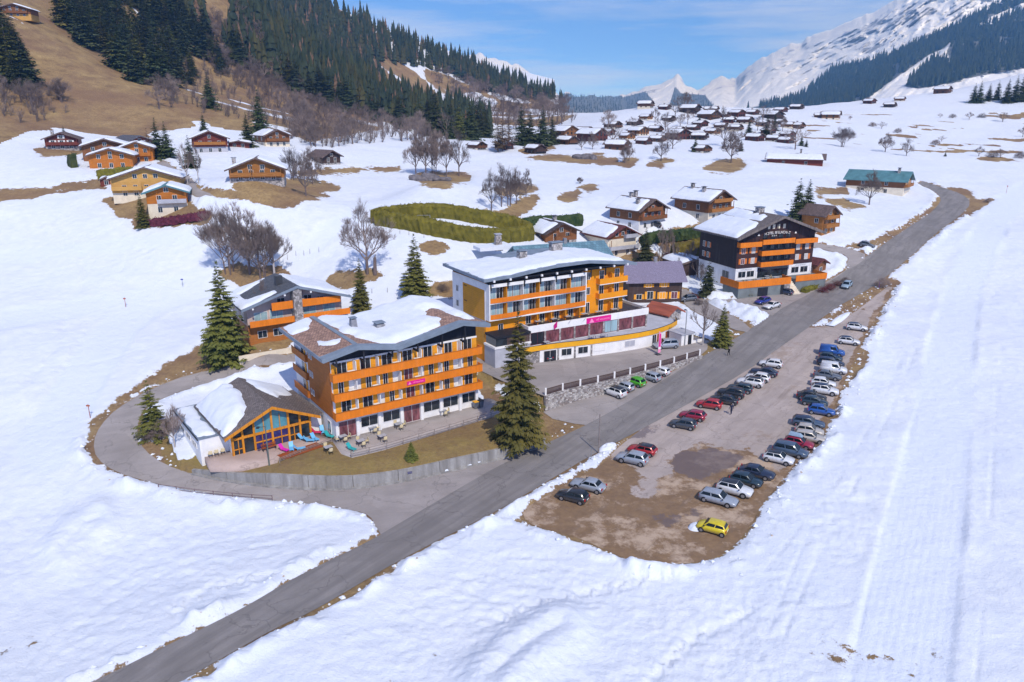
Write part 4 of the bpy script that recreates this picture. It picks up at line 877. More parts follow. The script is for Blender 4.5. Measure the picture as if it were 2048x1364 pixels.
    for x in (11.6, 14.8, 18.1): y, a = on_edge(x); boxes('pier', M['stone'], t, (x - .16, x + .16, y - .03, y + .2, -.4, 2.27))
    boxes('stone_base', M['stone'], t, (4.9, 8.4, -4.9, -.5, -.6, 2.28))
    # veranda on the left
    boxes('lower_wall', M['greywall'], t, (-.3, 6.9, -3.7, -.003, -1.5, 3.4)); boxes('veranda_rim', M['white'], t, (-.45, 7.0, -3.85, -.003, 3.401, 3.75)); 
    v_ = boxes('veranda', M['glass'], t, (0, 6.85, -3.5, -.004, 3.751, 5.2)); boxes('veranda_panel', M['brownwood'], v_, (2.2, 6.87, -3.56, -3.501, 3.751, 5.2)); boxes('veranda_roof', M['dark'], v_, (-.2, 6.98, -3.8, -.005, 5.21, 5.6))
    # sign, flag poles
    sg = MB(); xa, xb = 19.4, 25.0; sg.slab([(xa, yf(xa) - .24, 5.05), (xb, yf(xb) - .24, 5.05), (xb, yf(xb) - .17, 5.05), (xa, yf(xa) - .17, 5.05)], (0, 0, 1.05)); s_ = sg.build('sign', M['magenta'], t)
    m = MB(); m.add([(20.0, yf(20) - .25, 5.15), (21.1, yf(21.1) - .25, 5.15), (20.55, yf(20.5) - .25, 5.98)], [(0, 1, 2)]); m.build('emblem', M['pink_print'], s_)
    text_on(s_, 'vtf vacances', 23.1, yf(23.1) - .245, 5.56, .66, M['pink_print'], rotz=math.atan(slope), extrude=.004)
    for x, col in ((12.1, 'pink_print'), (15.3, 'white'), (18.6, 'white')):
        p = MB(); p.cyl((x, yf(x) - .16, 5.6), (x + .3, yf(x) - 1.1, 6.9), .025, n=5); o = p.build('flag_pole', M['metal'], t)
        if col == 'pink_print': m = MB(); m.add([(x + .28, yf(x) - 1.05, 6.85), (x + .02, yf(x) - .35, 5.9), (x + .05, yf(x) - .38, 5.0), (x + .3, yf(x) - 1.0, 5.6)], [(0, 1, 2, 3)]); m.build('flag', M['magenta'], o)
    return t
M['yellow_side'] = wood('ochre_cladding', (0.66, 0.29, 0.014), 0.9, 3.0, 'z'); M['redframe'] = simple('dark_red_frame', (0.14, 0.02, 0.03), .6); M['door_wood'] = wood('red_brown_door', (0.36, 0.09, 0.025), .7, 5, 'xy'); M['brownwood'] = wood('brown_boards', (0.10, 0.06, 0.05), .6, 5, 'z')
hotel_b()

# ------------------------------------------------------------------ hotel C: dark wood with orange balconies
def hotel_c():
    t = thing('hotel', 'dark wooden hotel with orange balconies, white lettering and broad snowy gable roof', 'hotel', FC[:3], FC[3])
    L, D = 21.9, 14.2; ridge = 10.9; he, hr = 9.9, 14.4
    prof = [(-1.7, he), (ridge, hr), (23.6, he + .1)]; zf = lambda x, y: roof_profile(prof, x)
    boxes('wall', M['white'], t, (0, L, 0, D, -4, 2.6))
    m = MB(); m.prism_y([(-.12, 2.6), (L + .12, 2.6), (L + .12, float(zf(L, 0)) - .42), (ridge, hr - .42), (-.12, float(zf(0, 0)) - .42)], -.12, D + .05); m.build('timber_wall', M['brown_board'], t)
    boxes('side_cladding', M['c_side'], t, (-.17, -.121, -.1, D, 2.62, float(zf(0, 0)) - .5))
    rf = MB()
    for (xa, za), (xb, zb) in zip(prof[:-1], prof[1:]): rf.slab([(xa, -1.9, za - .35), (xb, -1.9, zb - .35), (xb, D + 1.5, zb - .35), (xa, D + 1.5, za - .35)], (0, 0, .35))
    roof = rf.build('roof', M['shingle'], t)
    bb = MB()
    for (xa, za), (xb, zb) in zip(prof[:-1], prof[1:]): bb.slab([(xa, -2.05, za - .55), (xb, -2.05, zb - .55), (xb, -1.9, zb - .55), (xa, -1.9, za - .55)], (0, 0, .6))
    bb.build('bargeboard', M['shingle'], roof)
    snow_sheet(t, zf, -1.6, ridge, -1.5, D + 1.4, [[(-1.5, -1.2), (4, -.2), (6.4, 1.4), (6.6, D + 1.2), (-1.5, D + 1.2)]], .55, .45, 11, .8, wob=.4)
    snow_sheet(t, zf, 6.0, ridge + 5, -1.5, D + 1.4, [[(6.9, 1.2), (9.4, 2.4), (10.2, 4), (9.3, 5), (10.0, 6.3), (9.0, 7.2), (10.4, 8.5), (10.6, D + 1.2), (6.9, D + 1.2)]], .45, .4, 12, .8, wob=.5)
    ch = boxes('chimney', M['stone'], t, (10.2, 11.8, 6.2, 7.6, 13.6, 15.4)); boxes('chimney_cap', M['fascia'], ch, (10.0, 12.0, 6.0, 7.8, 15.41, 15.55))
    # balconies in the gable
    bal = [(5.9, 15.3, 2.75), (5.9, 15.3, 5.35), (-.3, 5.75, 7.6), (5.95, 15.2, 7.95), (15.4, 22.0, 7.6)]
    for (a, b, z) in bal:
        o = boxes('balcony', M['orange'], t, (a, b, -1.35, -1.27, z, z + 1.15), (a, a + .07, -1.27, -.121, z, z + 1.15), (b - .07, b, -1.27, -.121, z, z + 1.15)); boxes('floor_slab', M['dark'], o, (a + .07, b - .07, -1.27, -.121, z - .02, z + .12))
        for x in np.arange(a + 1, b, 3.0): boxes('post', M['dark'], t, (x - .06, x + .06, -1.22, -1.1, z + .12, z + 2.5 if z < 7 else float(zf(x, 0)) - .4))
    boxes('recess_shade_panel', M['dark'], t, (6.0, 15.2, -.16, -.121, 2.9, 7.9))  # flat dark panel on the wall, coloured as the shade of a recess
    for z in (3.0, 5.6, 8.1):
        for x in (7.4, 9.6, 11.8, 14.0): window(t, x, -.16, z, 1.1, 2.0, frame=M['dark'], pane=M['glass'])
    for z in (3.6, 6.0):
        for x in (1.6, 4.4, 17.3, 20.0):
            window(t, x, -.12, z, .95, 1.25, pane=M['lace'] if (x > 3) else M['red_inside']); shutter(t, x - .85, -.12, z, .55, 1.25, mat=M['orange_sh']) if x < 15 else None; shutter(t, x + .85, -.12, z, .55, 1.25, mat=M['orange_sh'])
        for y_ in (10.5, 12.3): window(t, -.17, y_, z, .8, 1.2, 'y'); shutter(t, -.17, y_ - .7, z, .45, 1.2, 'y', M['orange_sh'])
    for x in (8.2, 9.6, 11.0, 12.6): boxes('gable_panel', M['offwhite'], t, (x - .35, x + .35, -.17, -.121, 11.3, 12.3))
    for x, w in ((1.8, 2.0), (4.2, 2.0), (17.2, 2.1), (19.9, 2.1)): window(t, x, 0, .45, w, 1.35, pane=M['glass'])
    for a, b in ((0.3, 5.6), (15.9, 21.6)): 
        s_ = boxes('sign_board', M['white'], t, (a, b, -.1, -.06, 2.0, 2.45)); text_on(s_, 'HOTEL BELLACHAT', (a + b) / 2, -.115, 2.22, .36, M['grey_print'], extrude=.004)
    boxes('dining_front', M['glass'], t, (6.2, 15.0, -.06, -.01, 0, 2.4))
    s_ = text_on(t, 'HOTEL BELLACHAT', 10.6, -.42, 10.45, .85, M['white_print'], bend=.02, extrude=.03)
    for a in (5.3, 15.9): e = MB(); e.add([(a - .35, -.42, 9.95), (a + .35, -.42, 9.95), (a, -.42, 10.45)], [(0, 1, 2)]); e.build('emblem', M['white_print'], t)
    text_on(t, '* * *', 9.7, -.42, 9.6, .8, M['white_print'], extrude=.03)
    # raised terrace with orange parapet
    boxes('terrace', M['c_base'], t, (-3.2, 11.2, -5.5, -.003, -3.2, -.12), (14.0, 23.0, -4.2, -.003, -3.2, -.12), (11.202, 13.998, -2.5, -.003, -3.2, -.12));  # terrace front dark all over: its shade is put into the base colour
    o = boxes('terrace_rail', M['orange'], t, (-3.3, 11.3, -5.62, -5.52, -.65, .95), (-3.3, -3.2, -5.52, 1.0, -.65, .95), (11.22, 11.32, -5.52, -2.6, -.65, .95), (13.9, 23.1, -4.34, -4.22, -.65, .75), (23.02, 23.1, -4.22, 0, -.65, .75))
    boxes('garage_door', M['dark'], t, (2.2, 5.0, -5.55, -5.51, -2.9, -.9)); boxes('door', M['dark'], t, (8.6, 9.5, -5.55, -5.51, -2.9, -.8)); boxes('stone_facing', M['stone'], t, (9.6, 11.25, -5.58, -5.51, -3.1, -.66))
    st = MB()
    for i in range(9): st.box(11.4, 13.8, -2.6 - .42 * (i + 1), -2.6 - .42 * i, -3.2, -.12 - .3 * (i + 1))
    st.build('steps', M['offwhite'], t); window(t, 0, 3.5, -.2, 2.4, 1.7, 'y'); window(t, 0, 8.4, .3, .9, 1.2, 'y'); boxes('corner_post', M['white'], t, (-.1, .25, -.14, .3, -.1, 2.59), (L - .25, L + .1, -.14, .3, -.1, 2.59), (5.7, 6.1, -.14, -.002, -.1, 2.59), (15.1, 15.5, -.14, -.002, -.1, 2.59))
    return t
M['c_base'] = simple('shaded_grey_green_render', (0.17, 0.19, 0.19), .9, .2, .6); M['c_side'] = wood('black_brown_boards', (0.038, 0.026, 0.026), .6, 4, 'z'); M['lace'] = simple('white_lace_curtain', (0.5, 0.45, 0.42), .4, .25, 2.0); M['brown_board'] = wood('dark_brown_boards', (0.060, 0.027, 0.024), .6, 5, 'z'); M['orange_sh'] = simple('orange_shutters', (0.62, 0.17, 0.03), .6); M['grey_print'] = simple('grey_lettering', (0.18, 0.19, 0.24), .6)
hotel_c()

# ------------------------------------------------------------------ large chalet behind hotel A
def chalet_d():
    t = thing('apartment_chalet', 'wide apartment chalet with orange balconies and a stone chimney stack up its gable', 'chalet', FD[:3], FD[3])
    W_, D = 17.0, 10.3; c = W_ / 2; he, hr = 6.5, 9.5; ov = 1.3; sl = (hr - he) / (c + ov); zf = lambda x, y: hr - sl * np.abs(np.asarray(x) - c)
    boxes('wall', M['w_or2'], t, (0, W_, 0, D, -3, 3.0)); m = MB(); m.prism_y([(0, 3.0), (W_, 3.0), (W_, float(zf(W_, 0)) - .3), (c, hr - .3), (0, float(zf(0, 0)) - .3)], 0, D); m.build('upper_wall', M['pinkish'], t)
    r = MB()
    for xa, xb in ((-ov, c), (c, W_ + ov)): r.slab([(xa, -1.8, float(zf(xa, 0)) - .28), (xb, -1.8, float(zf(xb, 0)) - .28), (xb, D + 1, float(zf(xb, 0)) - .28), (xa, D + 1, float(zf(xa, 0)) - .28)], (0, 0, .28))
    roof = r.build('roof', M['slate'], t)
    b = MB()
    for xa, xb in ((-ov, c), (c, W_ + ov)): b.slab([(xa, -1.93, float(zf(xa, 0)) - .42), (xb, -1.93, float(zf(xb, 0)) - .42), (xb, -1.8, float(zf(xb, 0)) - .42), (xa, -1.8, float(zf(xa, 0)) - .42)], (0, 0, .45))
    b.build('bargeboard', M['fascia'], roof)
    snow_sheet(t, zf, -ov, c, -1.7, D + .9, [[(-1.2, -1.6), (1, -1.5), (5.5, -1.0), (5.6, 1.2), (1.0, 2.0), (.8, 7), (5, 9.5), (7, D + .8), (-1.2, D + .8)]], .35, .4, 14, .7, wob=.5); snow_sheet(t, zf, c, W_ + ov, -1.7, D + .9, [[(c + .8, -1.4), (W_ + 1.2, -1.4), (W_ + 1.2, D + .8), (c + .5, D + .8)]], .45, .4, 15, .8, wob=.4)
    boxes('chimney', M['slate'], t, (c - 2.2, c - 1.0, 3.0, 4.2, 8.2, 10.6)); boxes('chimney_stack', M['stone'], t, (c - .75, c + .75, -1.75, -.001, -2, 8.9))
    for (a, b_, z, y) in ((0.0, c - .8, 3.2, -1.5), (c + .8, W_ + 1.0, 3.2, -1.5), (c - 4.5, c - .8, 5.6, -1.2), (c + .8, W_ - .6, 5.6, -1.2)):
        if z > 5: m = MB(); zz = lambda x: min(z + 1.3, float(zf(x, 0)) - .45); m.prism_y([(a, z - .1), (b_, z - .1), (b_, zz(b_)), (a, zz(a))], y - .06, y); o = m.build('balcony', M['orange'], t)
        else: o = boxes('balcony', M['orange'], t, (a, b_, y - .08, y, z - .1, z + 1.0))
        boxes('floor_slab', M['dark'], o, (a, b_, y, -.001, z - .15, z + .05))
    for x in (2.3, 5.0, 11.0, 14.6): window(t, x, 0, 3.35, 2.2, 1.9, pane=M['teal_pale']); 
    for x in (2.3, 5.0, 11.0, 14.6): window(t, x, 0, .7, 1.5, 1.2, pane=M['glass'])
    for x in (6.0, 10.8, 13.0): window(t, x, 0, 5.8, 1.3, 1.5 if x != 13 else .9, pane=M['glass'])
    for x in (.6, 6.2, 10.8, 16.4): boxes('beam_end', M['white'], t, (x - .14, x + .14, -2.15, -1.94, float(zf(x, 0)) - .75, float(zf(x, 0)) - .5))
    window(t, 0, 3.0, 3.4, 1.6, 1.6, 'y'); window(t, 0, 6.6, 3.4, 1.6, 1.6, 'y')
    boxes('garden_wall', M['offwhite'], t, (-3, 8, -4.2, -3.9, -3.5, -.7))
    return t
M['w_or2'] = wood('orange_brown_boards', (0.46, 0.17, 0.04), .6, 4, 'z'); M['pinkish'] = simple('pale_pink_render', (0.55, 0.42, 0.36), .85, .12); M['slate'] = shingle_mat('slate', (0.115, 0.12, 0.135), 3, 3); M['teal_pale'] = simple('pale_glazing', (0.30, 0.43, 0.45), .15, .3, .9, spec=.6)
chalet_d()
# ------------------------------------------------------------------ chalets
M['w_orange'] = wood('honey_orange_timber', (0.52, 0.17, 0.022), .65, 4, 'z'); M['w_tan'] = wood('pale_tan_timber', (0.66, 0.37, 0.10), .75, 4, 'z'); M['w_brown'] = wood('mid_brown_timber', (0.25, 0.10, 0.035), .6, 4, 'z'); M['w_red'] = wood('red_brown_timber', (0.19, 0.042, 0.026), .6, 4, 'z'); M['w_dark'] = wood('dark_aged_timber', (0.075, 0.045, 0.036), .6, 4, 'z'); M['w_amber'] = wood('amber_timber', (0.40, 0.16, 0.035), .6, 4, 'z')
M['teal_roof'] = simple('weathered_teal_sheet_roof', (0.085, 0.20, 0.22), .45, .25, .6); M['grey_roof'] = shingle_mat('grey_slates', (0.13, 0.13, 0.15), 3, 3); M['brown_roof'] = shingle_mat('brown_shingles', (0.17, 0.12, 0.105), 3, 3); M['rust_roof'] = simple('rusty_red_sheet_roof', (0.33, 0.09, 0.05), .6, .35, .8, (1, .15, 1)); M['red_shutter'] = simple('red_brown_shutters', (0.36, 0.10, 0.04), .7)
def chalet(name, label, u, v, yaw, w, d, h, rise, wall='w_brown', base=None, base_h=2.2, roof='brown_roof', snow=(1, 1), bal=(), wins=3, chim=(), ov=1.0, group=None, sink=1.5, detail=True, shut=None, cat='chalet', pos=None, balmat=None, ridge_x=False, seed=0, snow_t=.5):
    p = np.array(pos) if pos is not None else G(u, v)
    t = thing(name, label, cat, (float(p[0]), float(p[1]), float(p[2])), yaw, group); hw = w / 2; c = 0.0
    he = h; hr = h + rise; sl = rise / (hw + ov); zf = lambda x, y: hr - sl * np.abs(np.asarray(x)); wt = lambda x: float(zf(x, 0)) - .26
    if base: boxes('base_wall', M[base], t, (-hw, hw, 0, d, -sink, base_h))
    z0 = base_h + .001 if base else -sink; k = .06 if base else 0
    m = MB(); m.prism_y([(-hw - k, z0), (hw + k, z0), (hw + k, wt(hw + k)), (0, hr - .26), (-hw - k, wt(hw + k))], -k, d + k); m.build('wall', M[wall], t)
    r = MB()
    for xa, xb in ((-hw - ov, 0), (0, hw + ov)): r.slab([(xa, -ov * 1.1, float(zf(xa, 0)) - .24), (xb, -ov * 1.1, float(zf(xb, 0)) - .24), (xb, d + ov, float(zf(xb, 0)) - .24), (xa, d + ov, float(zf(xa, 0)) - .24)], (0, 0, .24))
    ro = r.build('roof', M[roof], t)
    st = .5 if detail else 1.1
    if snow[0]: e = -ov * 1.1 + (.25 if snow[0] >= 1 else .9); snow_sheet(t, zf, -hw - ov, -.0, -ov * 1.1 + .02, d + ov - .02, [[(-hw - ov + .12, e), (-.55 - (1 - min(1, snow[0])) * 1.2, e + (.8 if snow[0] < 1 else 0)), (-.35, d + ov - .15), (-hw - ov + .12, d + ov - .15)]], snow_t, st, 20 + seed, .6, wob=.5)
    if snow[1]: snow_sheet(t, zf, 0, hw + ov, -ov * 1.1 + .02, d + ov - .02, [[(.4, -ov + .3), (hw + ov - .12, -ov + .3), (hw + ov - .12, d + ov - .15), (.4, d + ov - .15)]], snow_t, st, 40 + seed, .6, wob=.5)
    if detail:
        b = MB()
        for xa, xb in ((-hw - ov, 0), (0, hw + ov)): b.slab([(xa, -ov * 1.1 - .1, float(zf(xa, 0)) - .38), (xb, -ov * 1.1 - .1, float(zf(xb, 0)) - .38), (xb, -ov * 1.1, float(zf(xb, 0)) - .38), (xa, -ov * 1.1, float(zf(xa, 0)) - .38)], (0, 0, .36))
        b.build('bargeboard', M[roof], ro)
    for (z, a, b_) in bal:
        o = boxes('balcony', M[balmat or wall], t, (a, b_, -1.15, -1.05, z, z + 1.0), (a, a + .08, -1.05, -k - .001, z, z + 1.0), (b_ - .08, b_, -1.05, -k - .001, z, z + 1.0)); boxes('floor_slab', M[wall], o, (a + .081, b_ - .081, -1.049, -k - .001, z - .02, z + .1))
        if detail:
            for x in (a + .12, b_ - .12): boxes('post', M[wall], t, (x - .07, x + .07, -1.04, -.92, z + .1, min(wt(x), z + 2.6)))
    levels = [(.5, 1.25)] + ([(base_h + .7, 1.25)] if base else [(3.1, 1.2)]) + ([(h + .1, 1.0)] if rise > 1.8 else [])
    for i, (z, hh) in enumerate(levels):
        n = wins if i < 2 else max(1, wins - 2)
        if z + hh > wt(0) - .3: continue
        for q in range(n):
            x = (q + .5 - n / 2) * (w * (.8 if i < 2 else .45) / max(1, n)); ww = .95 if detail else 1.1
            if z + hh > wt(x) - .2: continue
            yk = -k if (z > z0 or not base) else 0
            window(t, x, yk, z, ww, hh, fr=detail)
            if shut and i >= (1 if base else 0): shutter(t, x - ww / 2 - .33, yk, z, .5, hh, mat=M[shut]); shutter(t, x + ww / 2 + .33, yk, z, .5, hh, mat=M[shut])
    for i, (z, hh) in enumerate(levels[:2]):
        if z + hh < wt(hw): 
            xk = -hw - (k if (z > z0 or not base) else 0)
            for q in range(2 if d > 7 else 1): window(t, xk, d * (.3 + .4 * q), z, 1.0, hh, 'y', fr=detail)
    for (x, y, hh) in chim:
        zz = float(zf(x, y)); ch = boxes('chimney', M['stone'], t, (x - .45, x + .45, y - .4, y + .4, zz - .5, zz + hh)); 
        if detail: boxes('chimney_cap', M['grey_roof'], ch, (x - .65, x + .65, y - .6, y + .6, zz + hh + .2, zz + hh + .3), (x - .4, x - .3, y - .3, y + .3, zz + hh + .001, zz + hh + .2), (x + .3, x + .4, y - .3, y + .3, zz + hh + .001, zz + hh + .2))
    return t
R_ = math.radians
GL = None
chalet('chalet', 'orange chalet on cream base with teal roof beside dark red hedge', 338, 428, R_(20), 9, 9, 5.3, 1.9, 'w_orange', 'offwhite', 2.6, 'teal_roof', (.6, 1), [(2.7, -2.2, 4.4)], 2, seed=1, balmat='greywall')
chalet('chalet', 'large pale tan chalet with snow edged roof and long balcony', 296, 394, R_(16), 16.5, 11, 4.8, 3.0, 'w_tan', 'offwhite', 1.2, 'brown_roof', (1, .9), [(1.9, -8.2, -1.0), (1.9, -.8, 7)], 5, seed=2)
chalet('chalet', 'orange chalet behind a clipped green hedge', 224, 338, R_(16), 12.0, 9, 4.0, 2.2, 'w_orange', None, 0, 'brown_roof', (.8, .8), (), 3, seed=3)
chalet('chalet', 'snow roofed chalet tucked behind the orange one', 214, 322, R_(22), 13.0, 11, 4.6, 2.4, 'w_brown', None, 0, 'brown_roof', (1, 1), (), 3, seed=4)
chalet('chalet', 'small orange chalet with upper balcony left of the tall paired spruces', 277, 326, R_(16), 9.0, 9, 4.6, 2.0, 'w_orange', None, 0, 'brown_roof', (1, 1), [(2.2, -4, 4)], 3, seed=5)
chalet('chalet', 'red timber chalet with dark brown roof at the foot of the brown hill', 126, 300, R_(24), 9.6, 11, 3.6, 2.2, 'w_red', 'stone', 1.2, 'brown_roof', (0, .0), [(1.6, -4.4, 4.6)], 3, [(-3, 6, 1.2)], seed=6, shut='frame')
chalet('chalet', 'dark chalet with bare slate roof half hidden by paired spruces', 282, 301, R_(50), 9, 12, 3.0, 2.2, 'w_red', None, 0, 'grey_roof', (0, 0), (), 2, seed=7)
chalet('chalet', 'red brown chalet with pale balcony strip above the bend of the lane', 422, 307, R_(22), 11.2, 11, 5.0, 2.6, 'w_red', 'greywall', 2.2, 'brown_roof', (1, .5), [(2.9, -5, 5)], 3, seed=8, balmat='w_amber')
chalet('garage', 'low red garage beside the red brown chalet', 478, 298, R_(15), 7, 5, 2.2, .8, 'w_red', None, 0, 'brown_roof', (1, 1), (), 2, cat='garage', seed=9)
chalet('chalet', 'brown chalet with wavy snow cover and tan lower wall beside a dark spruce', 556, 294, R_(38), 9.5, 11, 4.2, 2.4, 'w_brown', 'offwhite', 1.8, 'brown_roof', (.9, .6), [(2.2, -4.4, 4.4)], 3, seed=10)
chalet('chalet', 'broad honey coloured chalet with deep gable on the grassy knoll', 515, 363, R_(14), 13.2, 10, 3.0, 3.0, 'w_amber', 'stone', .9, 'brown_roof', (1, .6), [(1.3, -6.3, -1.2), (1.3, -1, 6.0)], 4, [(-5.6, 4, 1.8)], seed=11)
chalet('chalet', 'small dark chalet with mossy roof standing alone by bare trees', 664, 331, R_(48), 7.5, 9, 3.2, 2.4, 'w_dark', 'stone', .9, 'brown_roof', (0, 0), (), 2, seed=12)
chalet('chalet', 'chalet high on the brown hill in the upper left corner', 30, 34, R_(12), 14, 10, 3.6, 2.4, 'w_brown', 'w_tan', 1.4, 'brown_roof', (.8, 1), [(1.7, -6, 6)], 4, seed=13)
chalet('hut', 'little red hut with snowy roof beside the tan chalet', 214, 373, R_(16), 3.2, 3, 1.9, .9, 'w_red', None, 0, 'brown_roof', (1, 1), (), 1, ov=.4, cat='hut', seed=14)
chalet('chalet', 'brown gabled chalet with three chimneys and white lower storey', 1303, 457, R_(38), 10.4, 11, 5.2, 3.0, 'w_brown', 'white', 2.4, 'brown_roof', (.75, .6), [(2.6, -5, 5), (4.9, -3, 3)], 3, [(-3.6, 2.2, 1.5), (-1.2, 7, 1.5), (.6, 7, 1.6)], seed=15, shut='red_shutter')
chalet('chalet', 'chestnut chalet with open gable truss balcony and two chimneys', 1438, 440, R_(37), 9.8, 12, 5.4, 3.0, 'w_brown', 'offwhite', 2.3, 'brown_roof', (1, .6), [(2.5, -4.8, 4.8), (5.0, -4.0, 4.0)], 3, [(-2.4, 4, 1.6), (-1.2, 9, 1.5)], seed=16, balmat='w_amber')
chalet('chalet', 'low brown chalet with snow slab half slipped off its roof', 1122, 492, R_(30), 9.6, 10, 3.6, 2.6, 'w_brown', 'stone', 1.4, 'brown_tile', (.75, .7), [(1.7, -2.2, 2.4)], 2, [(.5, 4, 1.2)], seed=17)
chalet('chalet', 'cream chalet with red brown roof edge and stone terrace', 1243, 513, R_(32), 9.8, 10, 5.6, 2.8, 'w_brown', 'offwhite', 4.9, 'red_tile', (.7, .7), [(2.1, -4.6, 5.2), (5.0, .4, 4.4)], 2, seed=18, shut='red_shutter', balmat='greywall')
chalet('chalet', 'small tan chalet with two balconies at the edge of the snowfield', 1656, 468, R_(36), 6.4, 6.5, 5.2, 2.6, 'w_amber', None, 0, 'brown_roof', (0, 0), [(1.9, -3, 3.3), (4.2, -3, 3)], 2, seed=19)
chalet('farmhouse', 'long farmhouse with teal sheet roof and whitewashed base beside the road', 1812, 388, R_(52), 11, 19, 4.6, 3.2, 'w_brown', 'offwhite', 2.4, 'teal_roof', (0, .8), [(2.6, -5, 5)], 4, [(-1, 3, 1.4)], seed=20, cat='farmhouse', balmat='w_amber', shut='shutter')
chalet('chalet', 'long low snow roofed chalet in the open snowfield', 1645, 331, R_(68), 9.5, 22, 2.6, 2.2, 'w_red', None, 0, 'brown_roof', (.9, .4), (), 3, [(-.8, 9, 1.8)], seed=21)
chalet('shed', 'small stone shed with rusty red sheet roof behind the curved deck', 1347, 648, R_(42), 4.6, 5.2, 2.4, 1.5, 'stone', None, 0, 'rust_roof', (0, .9), (), 0, ov=.6, cat='shed', seed=22, snow_t=.15)
chalet('shed', 'brown shed under bare shrubs at the end of the dark hotel', 1640, 548, R_(36), 4.5, 5, 2.6, 1.4, 'w_brown', None, 0, 'red_tile', (0, 0), (), 1, ov=.6, cat='shed', seed=23)
chalet('outbuilding', 'dark plank outbuilding with shaded snow roof between the lilac and dark houses', 1388, 553, R_(18), 8, 9, 3.4, 1.0, 'w_dark', None, 0, 'brown_roof', (1, 1), (), 0, ov=.4, cat='outbuilding', seed=24)

def long_house(name, label, cat, a, b, width, h, rise, wall, roof, wins, ov=.9, chim=True, shut=None):
    """ridge parallel to the long front; a, b are the world feet of the front corners (left, right)"""
    a = np.array(a); b = np.array(b); L = float(np.hypot(*(b - a)[:2])); yaw = math.atan2(b[1] - a[1], b[0] - a[0])
    t = thing(name, label, cat, tuple(map(float, a)), yaw); hw = width / 2; hr = h + rise
    m = MB(); n = [(0, -1.5), (width, -1.5), (width, h), (hw, hr - .25), (0, h)]
    vs_ = [(0, y, z) for y, z in n] + [(L, y, z) for y, z in n]; m.add(vs_, [(0, 1, 2, 3, 4)[::-1], (5, 6, 7, 8, 9), (0, 5, 9, 4), (1, 2, 7, 6), (4, 9, 8, 3), (2, 3, 8, 7)]); m.build('wall', M[wall], t)
    s = rise / (hw + ov); ze = h + .02 - s * 0; r = MB(); ze = hr - s * (hw + ov)
    r.slab([(-ov, -ov, ze - .22), (L + ov, -ov, ze - .22), (L + ov, hw, hr - .22), (-ov, hw, hr - .22)], (0, 0, .22)); r.slab([(-ov, hw, hr - .22), (L + ov, hw, hr - .22), (L + ov, width + ov, ze - .22), (-ov, width + ov, ze - .22)], (0, 0, .22)); ro = r.build('roof', M[roof], t)
    for (x, z, w_, h_, p) in wins:
        window(t, x, 0, z, w_, h_, pane=M[p])
        if shut and w_ < 1.6: shutter(t, x - w_ / 2 - .3, 0, z, .5, h_, mat=M[shut]); shutter(t, x + w_ / 2 + .3, 0, z, .5, h_, mat=M[shut])
    if chim: boxes('chimney', M['chim'], t, (L * .55, L * .55 + .7, hw - .3, hw + .4, hr - .6, hr + 1.0))
    return t, L
pa = G(1256, 607); pb = G(1362, 606)
lh, LL = long_house('house', 'long dark wooden house with lilac tiled roof and yellow shutters', 'house', pa, pb, 8.5, 4.9, 3.6, 'w_dark', 'lilac_tile', [(4.9, .9, 1.3, 1.7, 'glass'), (10.4, .9, 1.3, 1.5, 'red_inside'), (2.4, .9, 1.2, 1.1, 'glass'), (4.5, 3.6, 1.2, .7, 'shutter'), (8.0, 3.6, 1.1, .9, 'shutter'), (7.7, .9, 1.2, 1.5, 'shutter')], shut='shutter')
for i in range(13): boxes('snow_guard', M['chim'], lh, (.4 + i, .75 + i, .62, .72, 5.15, 5.24))
pa = at_d(1046, 545, 158); pb = at_d(1216, 532, 165); long_house('house', 'house with blue green metal tile roof behind the orange hotel', 'house', pa, pb, 8.0, 2.4, 2.7, 'greywall', 'teal_tile', [(4, .8, 1.2, 1.2, 'glass'), (9, .8, 1.2, 1.2, 'glass'), (14, .8, 1.2, 1.2, 'glass')])

# the far village: each house on its own, with walls, roof, snow and a few windows
VILLAGE = [(1303,216,30),(1337,220,22),(1394,227,38),(1434,226,28),(1430,240,40),(1483,234,30),(1501,248,30),(1513,231,24),(1278,252,28),(1288,272,38),(1320,264,26),(1409,254,28),(1365,266,24),(1368,280,46),(1411,280,32),(1434,270,28),(1252,302,46),(1298,290,26),(1413,306,15),(1522,283,34),
 (1557,240,38),(1586,256,24),(1604,257,24),(1584,276,24),(1558,284,15),(1582,288,18),(1602,220,24),(1678,240,36),(1650,237,22),(1747,208,22),(963,300,34),(1073,291,38),(1081,308,40),(1143,277,52),(1146,291,40),(1202,284,56),(1236,258,32),(1018,300,16),(1789,215,22),(1808,203,18),(1898,187,30),(1468,246,22),(1452,258,26),(1535,252,22),(1345,243,20),(1262,280,30),(1325,285,26),(1395,262,26),(1480,262,28),(1545,268,24),(1568,250,24),(1300,240,24),(1455,236,24),(1570,226,24),(1180,270,34),(1224,272,30),(1110,278,30)]
VNAMES = {}
